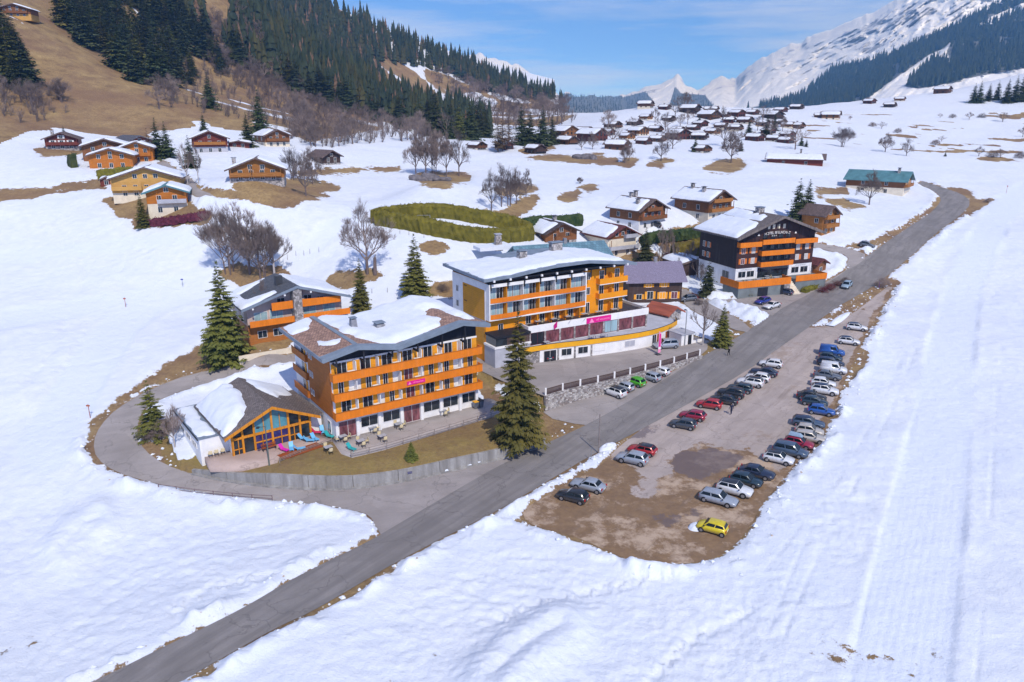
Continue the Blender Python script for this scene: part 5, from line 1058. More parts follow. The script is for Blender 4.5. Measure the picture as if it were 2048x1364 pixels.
def village():
    names_ = ['brown', 'dark red', 'nearly black', 'amber', 'chestnut', 'russet']; rank = {}
    for c_ in range(6):
        for j_, k_ in enumerate(sorted([i for i in range(len(VILLAGE)) if i % 6 == c_], key=lambda i: VILLAGE[i][0])): rank[k_] = ORD[j_]
    M['v_red'] = wood('aged_dark_red_timber', (0.115, 0.036, 0.028), .6, 4, 'z'); M['v_amber'] = wood('aged_amber_timber', (0.25, 0.105, 0.034), .6, 4, 'z'); M['v_brown'] = wood('aged_brown_timber', (0.15, 0.068, 0.036), .6, 4, 'z'); walls = ['v_brown', 'v_red', 'w_dark', 'v_amber', 'v_brown', 'v_red']; rg = random.Random(5)
    for i, (u, v, wp) in enumerate(VILLAGE):
        p = G(u, v); k = wp / ppm(p) / 13.5; k = min(max(k * 1.06, .6), 1.45); wl = walls[i % 6]
        lab = f"{names_[i % 6]} chalet under snow, {rank[i]} {names_[i % 6]} one in the village from the left"
        chalet('chalet', lab, u, v, R_(rg.choice([36, 42, 48, 30, 60])), 9 * k, 11 * k, 3.6 * k, 2.6 * k, wl, 'offwhite' if i % 3 == 0 else None, 1.4 * k, 'brown_roof', (1, 1), [(1.6 * k, -4.2 * k, 4.2 * k)] if i % 2 == 0 else (), 3, [(-1.5 * k, 5 * k, 1.2)] if i % 3 == 1 else (), 1.0 * k, f'{["brown", "dark red", "nearly black", "amber", "chestnut", "russet"][i % 6]} chalets of the distant village', 3.0, False, seed=i % 9, snow_t=.6)
village()
# ------------------------------------------------------------------ vehicles
M['tyre'] = simple('tyre_rubber', (0.012, 0.012, 0.013), .8); M['rim'] = simple('alloy_rim', (0.42, 0.43, 0.45), .35, .15, 3, metal=.7); M['car_glass'] = glass('tinted_car_glass', (0.008, 0.013, 0.016), .16); M['car_glass'].node_tree.nodes['Principled BSDF'].inputs['Specular IOR Level'].default_value = .3; M['trim'] = simple('black_plastic_trim', (0.02, 0.02, 0.022), .6); M['head'] = simple('headlamp_glass', (0.62, 0.64, 0.66), .15, .1, spec=.7); M['tail'] = simple('red_tail_lamp', (0.42, 0.012, 0.012), .25, .1); M['plate'] = simple('white_number_plate', (0.75, 0.75, 0.72), .5, .05)
KINDS = {  # length, width, height, hood z, belt z, x of: nose, windscreen foot, roof front, roof rear, rear glass foot, tail
 'hatch': (4.0, 1.75, 1.47, .86, .95, .98, .42, .10, -.72, -.93), 'suv': (4.35, 1.84, 1.64, 1.0, 1.08, .98, .40, .12, -.74, -.95), 'estate': (4.6, 1.8, 1.48, .86, .95, .98, .36, .08, -.80, -.97),
 'city': (3.43, 1.63, 1.42, .86, .94, .97, .52, .22, -.78, -.94), 'van': (4.4, 1.85, 1.86, 1.05, 1.12, .98, .50, .28, -.93, -.98), 'mpv': (4.6, 1.85, 1.72, .98, 1.06, .99, .52, .22, -.82, -.96), 'sedan': (4.5, 1.8, 1.44, .86, .95, .98, .34, .06, -.50, -.74)}
CARMESH = {}
def car_meshes(kind):
    if kind in CARMESH: return CARMESH[kind]
    L, W_, Ht, hz, bz, fn, ws, rf, rr, rg = KINDS[kind]; h = L / 2; hw = W_ / 2; gz = .2
    b = MB()
    st = [(-1.0, .42, .62, .80), (-.975, .30, bz - .18, .90), (rg, .24, bz - .02, .965), (-.6, .2, bz, 1.0), (-.1, .2, bz - .01, 1.0), (ws - .05, .2, bz - .03, 1.0), (ws + .12, .2, hz + .02, .985), (.75, .22, hz - .06, .96), (.92, .26, hz - .16, .90), (.985, .34, hz - .30, .80), (1.0, .44, hz - .42, .72)]
    ring = []
    for (x, zl, zt, wk) in st:
        w = hw * wk; zm = (zl + zt) / 2
        ring.append([(x * h, -w * .86, zl), (x * h, -w * .985, zl + .12), (x * h, -w, zm), (x * h, -w * .975, zt - .1), (x * h, -w * .88, zt), (x * h, 0, zt + .03), (x * h, w * .88, zt), (x * h, w * .975, zt - .1), (x * h, w, zm), (x * h, w * .985, zl + .12), (x * h, w * .86, zl)])
    n = len(ring[0]); V = [p for r in ring for p in r]; Fs = []
    for i in range(len(ring) - 1):
        for j in range(n - 1): Fs.append((i * n + j, (i + 1) * n + j, (i + 1) * n + j + 1, i * n + j + 1))
        Fs.append((i * n + n - 1, (i + 1) * n + n - 1, (i + 1) * n, i * n))
    Fs.append(tuple(range(n))); Fs.append(tuple(reversed(range((len(ring) - 1) * n, len(ring) * n)))); b.add(V, Fs)
    # greenhouse in body colour: pillars
    rw = hw * .76; bw = hw * .90; zr = Ht - .06
    foot = [(rg * h, -bw, bz - .02), (ws * h, -bw, bz - .03), (ws * h, bw, bz - .03), (rg * h, bw, bz - .02)]; top = [(rr * h, -rw, zr - .05), (rf * h, -rw, zr), (rf * h, rw, zr), (rr * h, rw, zr - .05)]
    b.add(foot + top, [(0, 1, 5, 4), (1, 2, 6, 5), (2, 3, 7, 6), (3, 0, 4, 7)])
    body = b.mesh('body', M['trim'], True)
    r = MB(); a = [(rr * h + .02, -rw, zr - .05), ((rr + rf) / 2 * h, -rw, zr), (rf * h, -rw, zr), (rf * h, rw, zr), ((rr + rf) / 2 * h, rw, zr), (rr * h + .02, rw, zr - .05)]; mid = [(rr * h + .1, -rw * .8, zr), ((rr + rf) / 2 * h, -rw * .8, zr + .06), (rf * h - .08, -rw * .8, zr + .035), (rf * h - .08, rw * .8, zr + .035), ((rr + rf) / 2 * h, rw * .8, zr + .06), (rr * h + .1, rw * .8, zr)]
    r.add(a + mid, [(0, 1, 7, 6), (1, 2, 8, 7), (2, 3, 9, 8), (3, 4, 10, 9), (4, 5, 11, 10), (5, 0, 6, 11), (6, 7, 10, 11), (7, 8, 9, 10)]); roof = r.mesh('roof', M['trim'], True)
    def lerp4(q, s0, s1, t0, t1, off):
        q = [Vector(p) for p in q]; f = lambda s, t: (q[0] * (1 - s) + q[1] * s) * (1 - t) + (q[3] * (1 - s) + q[2] * s) * t; nn = (q[1] - q[0]).cross(q[3] - q[0]).normalized() * off; return [f(s0, t0) + nn, f(s1, t0) + nn, f(s1, t1) + nn, f(s0, t1) + nn]
    P = [Vector(p) for p in foot + top]; g = {}
    m = MB(); m.poly(lerp4([P[1], P[2], P[6], P[5]], .05, .95, .06, .97, .012)); g['windscreen'] = m.mesh('windscreen', M['car_glass'])
    m = MB(); m.poly(lerp4([P[3], P[0], P[4], P[7]], .07, .93, .15, .92, .012)); g['rear_window'] = m.mesh('rear_window', M['car_glass'])
    sides = []
    for q in ([P[0], P[1], P[5], P[4]], [P[2], P[3], P[7], P[6]]):
        fl = q[0] is P[2]
        for (s0, s1) in (((.06, .47), (.51, .93)) if kind != 'van' else ((.6, .93),)):
            if fl: s0, s1 = 1 - s1, 1 - s0
            m = MB(); m.poly(lerp4(q, s0, s1, .12, .90, .012)); sides.append(m.mesh('side_window', M['car_glass']))
    R = .31 if kind != 'suv' else .35; R = .28 if kind == 'city' else R
    ty = MB(); ty.cyl((0, -.1, 0), (0, .1, 0), R, n=18); tyre = ty.mesh('tyre', M['tyre']); ri = MB(); ri.cyl((0, -.115, 0), (0, .115, 0), R * .64, R * .64, n=12); rim = ri.mesh('rim', M['rim'])
    hl = MB(); hl.add([(0, -.19, -.07), (.02, .16, -.06), (-.14, .19, .09), (-.10, -.13, .08), (-.2, .22, .0)], [(0, 1, 2, 3), (1, 4, 2)]); head = hl.mesh('headlight', M['head'])
    tl = MB(); tl.box(-.05, .05, -.13, .13, -.14, .14); tail = tl.mesh('taillight', M['tail']); mi = MB(); mi.box(-.08, .05, -.09, .09, -.06, .07); mir = mi.mesh('mirror', M['trim'])
    pl = MB(); pl.box(-.01, .01, -.26, .26, -.06, .06); plate = pl.mesh('number_plate', M['plate']); bu = MB(); bu.box(-.04, .04, -hw * .7, hw * .7, -.07, .07); bump_ = bu.mesh('bumper_grille', M['trim'])
    ar = MB(); ar.cyl((0, -.02, 0), (0, .02, 0), R * 1.17, n=16); arch = ar.mesh('wheel_arch', M['trim'])
    CARMESH[kind] = dict(body=body, roof=roof, g=g, sides=sides, tyre=tyre, rim=rim, head=head, tail=tail, mir=mir, plate=plate, grille=bump_, R=R, arch=arch); return CARMESH[kind]
PAINTS = {}
def get_paint(col):
    table = dict(white=(.80, .80, .80), silver=(.36, .40, .46), grey=(.11, .13, .16), darkgrey=(.045, .055, .07), black=(.010, .012, .015), navy=(.008, .02, .055), blue=(.005, .085, .36), teal=(.008, .035, .055), red=(.44, .008, .012), crimson=(.33, .005, .04), maroon=(.13, .008, .025), green=(.07, .42, .005), yellow=(.80, .62, .006), beige=(.55, .50, .44), brightblue=(.006, .03, .30), paleblue=(.35, .47, .56), bluegrey=(.06, .10, .16))
    if col not in PAINTS: PAINTS[col] = paint('paint_' + col, table[col])
    return PAINTS[col]
def slot(o, mat):
    o.material_slots[0].link = 'OBJECT'; o.material_slots[0].material = mat
def car(label, u, v, heading, kind='hatch', col='white', roofcol=None, cat='car', name='parked_car', group=None, box=False, lift=.03, scale=1.0, pos=None):
    p = G(u, v) if pos is None else pos; cm = car_meshes(kind); L, W_, Ht, hz, bz, *_r = KINDS[kind]; h = L / 2; hw = W_ / 2
    z = float(Zn(p[0], p[1])) if pos is None else p[2]; t = thing(name, label, cat, (float(p[0]), float(p[1]), z + lift), heading, group); t.scale = (scale,) * 3
    fx, fy = math.cos(heading), math.sin(heading); 
    if pos is None:
        dz = float(Zn(p[0] + fx, p[1] + fy) - Zn(p[0] - fx, p[1] - fy)) / 2; t.rotation_euler = (0, -math.atan(dz), heading)
    b = new_obj('body', cm['body'], t); slot(b, get_paint(col)); r = new_obj('roof', cm['roof'], t); slot(r, get_paint(roofcol or col))
    for k, me in cm['g'].items(): new_obj(k, me, t)
    for me in cm['sides']: new_obj('side_window', me, t)
    wb = h * (.62 if kind != 'city' else .68)
    for sx in (-1, 1):
        for sy in (-1, 1):
            w = new_obj('wheel', cm['tyre'], t, (sx * wb - .03 * L, sy * (hw - .11), cm['R'])); w.name = 'wheel'; new_obj('rim', cm['rim'], w); new_obj('wheel_arch', cm['arch'], t, (sx * wb - .03 * L, sy * (hw - .025), cm['R'] + .03))
        new_obj('headlight', cm['head'], t, (h * .955, sx * hw * .62, hz - .27)) if sx > 0 else None
    o = new_obj('headlight', cm['head'], t, (h * .955, -hw * .62, hz - .27)); o.scale = (1, -1, 1)
    for sy in (-1, 1): new_obj('taillight', cm['tail'], t, (-h * .965, sy * hw * .78, bz - .22)); m = new_obj('mirror', cm['mir'], t, (_r[1] * h - .12, sy * (hw + .06), bz + .02))
    new_obj('number_plate', cm['plate'], t, (-h - .012, 0, .62)); new_obj('grille', cm['grille'], t, (h - .02, 0, .50))
    if box:
        m = MB(); L2 = 1.9; m.add([(-1.5, -.42, Ht + .08), (.4, -.42, Ht + .08), (.4, .42, Ht + .08), (-1.5, .42, Ht + .08), (-1.35, -.34, Ht + .44), (.0, -.34, Ht + .40), (.0, .34, Ht + .40), (-1.35, .34, Ht + .44)], [(0, 3, 2, 1), (4, 5, 6, 7), (0, 1, 5, 4), (1, 2, 6, 5), (2, 3, 7, 6), (3, 0, 4, 7)]); tag(m.build('roof_box', get_paint('paleblue'), t), 'pale blue roof box')
    return t
def hd(a, b):
    p = G(*a); q = G(*b); return math.atan2(q[1] - p[1], q[0] - p[0])
H1 = hd((1413, 1005), (1458, 1017)); H2 = hd((1160, 1007), (1118, 996)); H3 = hd((1230, 797), (1208, 789)); H4 = math.radians(-24); H5 = math.radians(153)
CARS = [  # along the snow edge, nearest first
 ('yellow small car with black sunroof standing alone on the mud', 1424, 1063, hd((1443, 1070), (1402, 1059)), 'city', 'yellow', None),
 ('silver estate car at the near end of the snow edge row', 1437, 1005, H1, 'estate', 'silver', None),
 ('white crossover with black roof second in the snow edge row', 1469, 987, H1, 'suv', 'white', 'black'),
 ('dark teal hatchback between the white crossover and a navy car', 1492, 968, H1, 'hatch', 'teal', None),
 ('navy saloon beyond the dark teal hatchback', 1513, 952, H1, 'sedan', 'navy', None),
 ('white coupe like car with dark roof beside a grey green estate', 1557, 924, H1, 'hatch', 'white', 'black'),
 ('blue grey people carrier between white coupe and maroon car', 1580, 909, H1, 'mpv', 'bluegrey', None),
 ('maroon car carrying a pale blue roof box', 1597, 893, H1, 'hatch', 'crimson', None),
 ('beige estate car half behind the maroon car with roof box', 1620, 882, H4, 'estate', 'beige', None),
 ('champagne hatchback below the grey estate in the snow edge row', 1618, 868, H4, 'hatch', 'beige', None),
 ('grey estate just below the bright blue hatchback', 1616, 852, H4, 'estate', 'bluegrey', 'navy'),
 ('bright blue hatchback nosed up to the snow', 1642, 828, H4, 'hatch', 'blue', None),
 ('dark teal car right behind the bright blue hatchback', 1628, 810, H4, 'hatch', 'teal', None),
 ('black saloon under the two white cars of the snow edge row', 1622, 799, H4, 'sedan', 'black', None),
 ('white car with dark windows and black roof nosed into snow', 1648, 787, H4, 'suv', 'white', 'navy'),
 ('white hatchback just below the slate grey car', 1646, 772, H4, 'hatch', 'white', None),
 ('slate grey car between white hatchback and white van', 1654, 757, H4, 'sedan', 'grey', None),
 ('white panel van in the snow edge row', 1666, 745, H4, 'van', 'white', None),
 ('navy estate behind the white panel van', 1660, 731, H4, 'estate', 'navy', None),
 ('dark blue hatchback second from the top of the snow edge row', 1660, 721, H4, 'hatch', 'teal', None),
 ('blue van at the top end of the snow edge row', 1663, 710, H4, 'van', 'blue', None),
 ('white car with navy roof under the snowbank top', 1697, 688, H4, 'hatch', 'white', 'navy'),
 ('white car with dark glass farthest along the snow edge', 1713, 660, H4, 'hatch', 'white', 'navy'),
 # row along the road
 ('glossy black hatchback on the mud at the near end of the road side row', 1145, 1000, H2, 'hatch', 'black', None),
 ('silver saloon parked beside the black hatchback on the mud', 1176, 978, H2, 'sedan', 'silver', None),
 ('silver grey crossover next to a red car by the snowbank', 1264, 925, H2, 'suv', 'silver', None),
 ('red car with black roof by the snowbank', 1284, 907, H2, 'hatch', 'red', 'black'),
 ('dark grey car in front of the crimson hatchback', 1366, 855, H2, 'hatch', 'darkgrey', None),
 ('crimson hatchback beside the dark grey car', 1385, 838, H2, 'hatch', 'crimson', None),
 ('bright red hatchback standing apart in the middle row', 1418, 815, H5, 'hatch', 'red', None),
 ('black car next to the bright red hatchback', 1448, 806, H5, 'sedan', 'black', None),
 ('dark green black car third in the middle row', 1462, 793, H5, 'suv', 'black', None),
 ('deep teal car before the two white ones in the middle row', 1480, 783, H5, 'hatch', 'teal', None),
 ('white crossover with black roof in the middle row', 1500, 771, H5, 'suv', 'white', 'black'),
 ('white hatchback squeezed between crossover and navy car', 1515, 761, H5, 'hatch', 'white', None),
 ('navy car just below the lone white car', 1528, 750, H5, 'sedan', 'navy', None),
 ('white car at the far end of the middle row', 1541, 733, hd((1552, 738), (1524, 734)), 'hatch', 'white', None),
 # at the foot of the stone wall
 ('white car with black roof at the foot of the stone wall', 1227, 790, H3, 'suv', 'white', 'black'),
 ('small silver car between the white one and the green one', 1248, 779, H3, 'city', 'silver', None),
 ('bright green hatchback at the foot of the stone wall', 1268, 769, H3, 'hatch', 'green', None),
 ('silver hatchback right of the bright green car', 1299, 759, H3, 'hatch', 'silver', None),
 ('white small car at the upper end of the stone wall', 1320, 748, H3, 'city', 'white', None),
 # hotel C and beyond
 ('dark purple black car parked under the orange terrace rail', 1568, 588, hd((1580, 592), (1552, 586)), 'hatch', 'navy', None),
 ('royal blue car beside the white one in front of the dark hotel', 1525, 607, math.radians(215), 'hatch', 'brightblue', None),
 ('white car beside the royal blue one in front of the dark hotel', 1543, 616, math.radians(215), 'sedan', 'white', None),
 ('dark car in the drive beside the lilac roofed house', 1376, 602, math.radians(190), 'hatch', 'grey', None),
 ('black car beside the brown gabled chalet with white lower storey', 1308, 452, math.radians(160), 'hatch', 'black', None),
 ('grey car stopped in the side lane behind the dark hotel', 1733, 494, math.radians(-30), 'hatch', 'grey', None)]
for c in CARS: car(c[0], c[1], c[2], c[3], c[4], c[5], c[6], box='roof box' in c[0] and c[0].startswith('maroon'))
car('silver car driving down the main road', 1693, 575, math.atan2(*(np.array(G(1640, 605)) - np.array(G(1700, 560)))[[1, 0]]), 'hatch', 'paleblue', None, name='moving_car', lift=.07)
p = loc2w(FB, 33.0, -10.3); car('silver people carrier parked on the forecourt by the open red doors', 0, 0, FB[3] + math.radians(160), 'mpv', 'silver', None, pos=(p[0], p[1], 3.0), lift=.02, scale=1.04)
p = loc2w(FB, 10.0, -4.0); car('dark green car inside the open garage under the deck', 0, 0, FB[3] + math.radians(90), 'hatch', 'teal', None, pos=(p[0], p[1], 3.0), lift=.02, scale=.8)
# ------------------------------------------------------------------ trees
def foliage_mat(name, dark, lite, rnd=.25, coordscale=1.5):
    m, nt, b = mat_base(name); f = noise(nt, coordscale, 4, .6); c = ramp(nt, f, [(.3, dark), (.7, lite)])
    oi = N(nt, 'ShaderNodeObjectInfo'); hv = N(nt, 'ShaderNodeHueSaturation'); nt.links.new(mathn(nt, 'ADD', mathn(nt, 'MULTIPLY', oi.outputs['Random'], 2 * rnd), 1 - rnd), hv.inputs['Value']); nt.links.new(mathn(nt, 'ADD', mathn(nt, 'MULTIPLY', oi.outputs['Random'], .05), .475), hv.inputs['Hue']); nt.links.new(c, hv.inputs['Color'])
    nt.links.new(hv.outputs[0], b.inputs['Base Color']); b.inputs['Roughness'].default_value = .75; b.inputs['Specular IOR Level'].default_value = .15; return m
M['needles'] = foliage_mat('spruce_needles', (0.075, 0.085, 0.022), (0.21, 0.195, 0.042)); M['needles_dark'] = foliage_mat('dark_spruce_needles', (0.036, 0.054, 0.026), (0.110, 0.122, 0.046)); M['bark'] = simple('grey_brown_bark', (0.16, 0.12, 0.11), .9, .3, 3); M['birch'] = simple('pale_birch_bark', (0.42, 0.38, 0.36), .8, .4, 4); M['twig'] = simple('mauve_brown_twigs', (0.215, 0.165, 0.145), .9, .3, 2, rnd=.35); M['larch'] = foliage_mat('bare_larch_twigs', (0.15, 0.095, 0.055), (0.25, 0.165, 0.10)); M['shrub'] = foliage_mat('wine_red_twigs', (0.10, 0.018, 0.026), (0.17, 0.04, 0.045)); M['hedge'] = foliage_mat('clipped_hedge_leaves', (0.085, 0.075, 0.012), (0.19, 0.155, 0.022), .1, .6); M['hedge_dark'] = foliage_mat('dark_hedge_leaves', (0.02, 0.04, 0.015), (0.07, 0.085, 0.025), .1, .6)
def arr_mesh(name, V, Fs, mat, smooth=False):
    me = bpy.data.meshes.new(name); me.from_pydata([tuple(map(float, v)) for v in V], [], Fs); me.materials.append(mat); me.update(); return me
def conifer(seed, whorls=26, nb=9, twigs=5, R=.24, mat=None, zb=.05, droop=.25, sparse=1.0, fat=1.0):
    """a spruce of unit height: crown of drooping branches carrying flat needle sprays, and a tapered trunk"""
    rg = random.Random(seed); V = []; Fs = []
    def leaf(p, d, l, w, nrm):
        s = d.cross(nrm).normalized() * w; b = len(V); V.extend([p, p + d * l * .45 + s, p + d * l, p + d * l * .45 - s]); Fs.append((b, b + 1, b + 2, b + 3))
    up = Vector((0, 0, 1))
    for i in range(whorls):
        t = (i + rg.random() * .6) / whorls; z = zb + (1 - zb) * t ** .92; r = R * (1 - t) ** .82 * (.82 + .36 * rg.random()) + .008
        for k in range(max(4, int(nb * (1 - .45 * t)))):
            if rg.random() > sparse: continue
            a = 2 * math.pi * (k + rg.random() * .8) / max(4, int(nb * (1 - .45 * t))) + i * 2.4; rr = r * (.72 + .42 * rg.random()); d = Vector((math.cos(a), math.sin(a), .12 - droop * (1 - t) - .1 * rg.random())).normalized(); side = d.cross(up).normalized(); p0 = Vector((0, 0, min(.985, max(zb * .6, z + rg.uniform(-1.1, 1.1) / whorls))))
            leaf(p0, d, rr, rr * .10 * fat * fat, up)
            for q in range(twigs):
                f = .28 + .68 * q / max(1, twigs - 1); pp = p0 + d * rr * f + Vector((0, 0, -.02 * rr * f)); ln = rr * (.46 - .26 * f) * (.8 + .5 * rg.random())
                for sgn in (-1, 1):
                    dd = (d * .75 + side * sgn * (.75 + .3 * rg.random()) + Vector((0, 0, -.28 - .3 * rg.random()))).normalized(); leaf(pp, dd, ln * fat, ln * .26 * fat, (up + side * (rg.random() - .5) * 1.4).normalized())
                if q % 2 == 0: leaf(pp, Vector((d.x * .4, d.y * .4, -.9)).normalized(), ln * .7 * fat, ln * .22 * fat, d)
    for k in range(5): a = k * 1.256; leaf(Vector((0, 0, .965)), Vector((math.cos(a) * .3, math.sin(a) * .3, 1)).normalized(), .04, .006, Vector((math.sin(a), -math.cos(a), 0)))
    crown = arr_mesh('crown', V, Fs, mat or M['needles']); tr = MB(); tr.cyl((0, 0, -.03), (0, 0, .93), .014, .002, n=6); return crown, tr.mesh('trunk', M['bark'])
def bare_tree(seed, depth=5, spread=.55, trunk_h=.22, multi=1, mat=None, up=.35, bark=None, k0=4, ratio=.72):
    """leafless tree of unit height: branches split into ever finer twigs (all one crown mesh), trunk apart"""
    rg = random.Random(seed); V = []; Fs = []; tr = MB()
    def tube(p, q, r0, r1, n=3, tgt=None):
        d = (q - p).normalized(); a = d.orthogonal().normalized(); b = d.cross(a); base = len(V)
        for (c, r) in ((p, r0), (q, r1)):
            for i in range(n): t = 2 * math.pi * i / n; V.append(c + a * r * math.cos(t) + b * r * math.sin(t))
        for i in range(n): Fs.append((base + i, base + (i + 1) % n, base + n + (i + 1) % n, base + n + i))
    def grow(p, d, l, r, dep):
        q = p + d * l; mid = p + d * l * .5 + Vector((rg.uniform(-1, 1), rg.uniform(-1, 1), rg.uniform(-.5, 1))) * l * .07; tube(p, mid, r, r * .85, 4 if dep > 2 else 3); tube(mid, q, r * .85, r * .6, 4 if dep > 2 else 3)
        if dep == 0:
            for _ in range(4):
                dd = (d + Vector((rg.uniform(-1, 1), rg.uniform(-1, 1), rg.uniform(-.3, 1))) * .75).normalized(); s_ = dd.orthogonal().normalized() * .0016; st = p + d * l * rg.uniform(.2, 1); ll = l * rg.uniform(.7, 1.5); b_ = len(V); V.extend([st + s_, st - s_, st + dd * ll]); Fs.append((b_, b_ + 1, b_ + 2))
            return
        n = 3 if dep > 1 else 4
        for k in range(n):
            ax = d.orthogonal().normalized(); ax.rotate(Quaternion(d, 2 * math.pi * (k + rg.random() * .7) / n)); dd = d.copy(); dd.rotate(Quaternion(ax, spread * (.55 + .7 * rg.random()))); dd = (dd + Vector((0, 0, up * .35))).normalized(); s = rg.uniform(.45, 1.0) if dep > 0 else 1
            grow(p + d * l * s if k else q, dd, l * ratio * rg.uniform(.75, 1.15), r * .55, dep - 1)
    for s in range(multi):
        a = 2 * math.pi * s / multi; off = Vector((math.cos(a), math.sin(a), 0)) * (.05 * (multi > 1) * rg.uniform(.5, 1.5)); lean = Vector((off.x * 2.0, off.y * 2.0, 1)).normalized(); h = trunk_h * rg.uniform(.85, 1.15); r0 = .022 / math.sqrt(multi); tr.cyl(off + Vector((0, 0, -.03)), off + lean * h, r0, r0 * .75, n=6)
        grow(off + lean * h, (lean + Vector((rg.uniform(-.1, .1), rg.uniform(-.1, .1), 0))).normalized(), .2, r0 * .72, depth - 1)
        for k in range(k0): b = 2 * math.pi * (k + rg.random() * .5) / k0; grow(off + lean * h * rg.uniform(.7, 1.15), Vector((math.cos(b), math.sin(b), .55 + .5 * rg.random())).normalized(), .17, r0 * .5, depth - 1)
    top = max(v.z for v in V); V = [v / top if False else Vector((v.x, v.y, v.z)) * (1 / top) for v in V]
    tm = tr.mesh('trunk', bark or M['bark'])
    for v in tm.vertices: v.co *= 1 / top
    return arr_mesh('crown', V, Fs, mat or M['twig']), tm
def plant(label, cat, name, meshes, p, h, wide=1.0, group=None, rot=None):
    t = thing(name, label, cat, (float(p[0]), float(p[1]), float(p[2]) - .1), random.uniform(0, 6.28) if rot is None else rot, group); t.scale = (h * wide, h * wide, h); new_obj('crown', meshes[0], t)
    if meshes[1]: new_obj('trunk', meshes[1], t)
    return t
SPR = [conifer(s, 44, 11, 7, .235, M['needles'], fat=.92) for s in (1, 2)] + [conifer(3, 34, 9, 6, .19, M['needles'], sparse=.85, fat=.95)]
SPD = [conifer(s, 24, 11, 3, .20, M['needles_dark'], fat=1.55) for s in (11, 12, 13)]; SPO = conifer(14, 24, 10, 3, .19, M['needles'], fat=1.4); LAR = conifer(21, 24, 9, 3, .17, M['larch'], .12, -.05, .85, 1.1)
BT = [bare_tree(s, 6, .5, .22, up=.5, ratio=.74, k0=5) for s in (31, 32)] + [bare_tree(33, 5, .42, .14, 4, up=.75, ratio=.76), bare_tree(34, 5, .4, .3, 1, up=.8, bark=M['birch'], ratio=.74)]; BS = [bare_tree(s, 5, .5, .22, k0=4, up=.55, ratio=.74) for s in (41, 42, 43)]
SHR = [bare_tree(51, 4, .7, .04, 5, M['twig'], .25), bare_tree(52, 4, .75, .03, 6, M['shrub'], .2)]
def by_px(u, v, vt): p = G(u, v); return p, (v - vt) / ppm(p) / max(.75, math.cos(math.atan2(CAM_H - p[2], np.hypot(p[0], p[1])))) 
NEAR = [(455,722,527,0,.98,'big dense spruce on the verge left of the apartment chalet'),(1036,880,622,1,.84,'big spruce in front of the gap between the two orange hotels'),(832,607,470,0,.95,'slender spruce between apartment chalet and orange hotel'),(724,630,518,1,.8,'thin spruce in front of the large bare tree'),(1443,692,608,0,1.0,'spruce on the grassy corner by the main road'),(287,454,388,1,1.0,'blue tinged spruce at the corner of the orange and cream chalet'),(823,922,884,0,1.35,'little round conifer on the grass above the concrete wall')]
for (u, v, vt, k, wd, lab) in NEAR: 
    p, h = by_px(u, v, vt)
    if u == 823: p = np.array([*at_z(u, v, 1.55)[:2], 1.55]); h = 2.9
    if u == 1036: p = np.array([*at_z(u, v, 1.5)[:2], 1.3]); h = 19.0
    plant(lab, 'tree', 'spruce_tree', SPR[k], p, h, wd)
MID = [(1593,445,358,0,'left one of the twin dark spruces behind the dark hotel'),(1612,443,360,1,'right one of the twin dark spruces behind the dark hotel'),(1290,527,455,2,'dark spruce below the cream chalet'),(1414,592,520,0,'narrow dark conifer at the corner of the dark hotel'),(318,318,238,1,'left one of the tall paired spruces by the lane'),(336,318,245,2,'right one of the tall paired spruces by the lane'),(521,268,183,0,'tall dark spruce at the foot of the wooded hill'),(497,294,226,1,'olive spruce beside the wavy snow roofed chalet'),(420,216,148,2,'dark spruce alone on the grassy slope'),(408,264,226,0,'tiny pointed spruce above the red brown chalet'),(382,338,272,1,'dark spruce behind the white birches'),(130,278,252,0,'little dark conifer behind the red timber chalet'),(1043,292,212,0,'tallest spruce of the group left of the village'),(1060,292,222,1,'second spruce of the group left of the village'),(1085,292,214,2,'broad spruce next to the amber village house'),(1104,290,232,0,'last spruce of the group left of the village'),(1497,270,238,1,'dark spruce in the middle of the village'),(1532,272,230,2,'broad dark spruce among the village roofs'),(1548,262,226,0,'tall dark spruce among the village roofs'),(1602,294,268,1,'spruce at the right edge of the village'),(1390,304,274,2,'thin young spruce in front of the village'),(1612,296,278,0,'small spruce below the village edge'),(1481,304,278,1,'dark spruce behind the lone bare tree before the village'),
 (1946,207,168,0,'left spruce of the pair standing on the right hand snow slope'),(1957,207,164,1,'right spruce of the pair standing on the right hand snow slope'),(1976,203,168,2,'first of the two slim spruces on the right hand slope'),(1993,200,163,0,'second of the two slim spruces on the right hand slope'),(2012,206,160,1,'spruce at the start of the dark clump on the right slope'),(2028,205,154,2,'middle spruce of the dark clump on the right slope'),(2042,203,148,0,'spruce at the picture edge on the right slope'),(1800,188,170,1,'small spruce below the right hand forest'),(1890,314,302,2,'tiny young spruce on the right hand snowfield'),(1398,252,228,2,'thin dark spruce by the church end of the village')]
for (u, v, vt, k, lab) in MID: p, h = by_px(u, v, vt); plant(lab, 'tree', 'spruce_tree', SPD[k], p, h, 1.25)
for (u, v, vt, lab) in ((300,320,258,'brown bare larch left of the paired spruces'),(1005,302,228,'tall bare larch above the red chalet at the wood edge'),(996,304,240,'bare larch beside the tall one at the wood edge'),(1018,298,232,'bare larch right of the tall one at the wood edge')): p, h = by_px(u, v, vt); plant(lab, 'tree', 'larch_tree', LAR, p, h, 1.5)
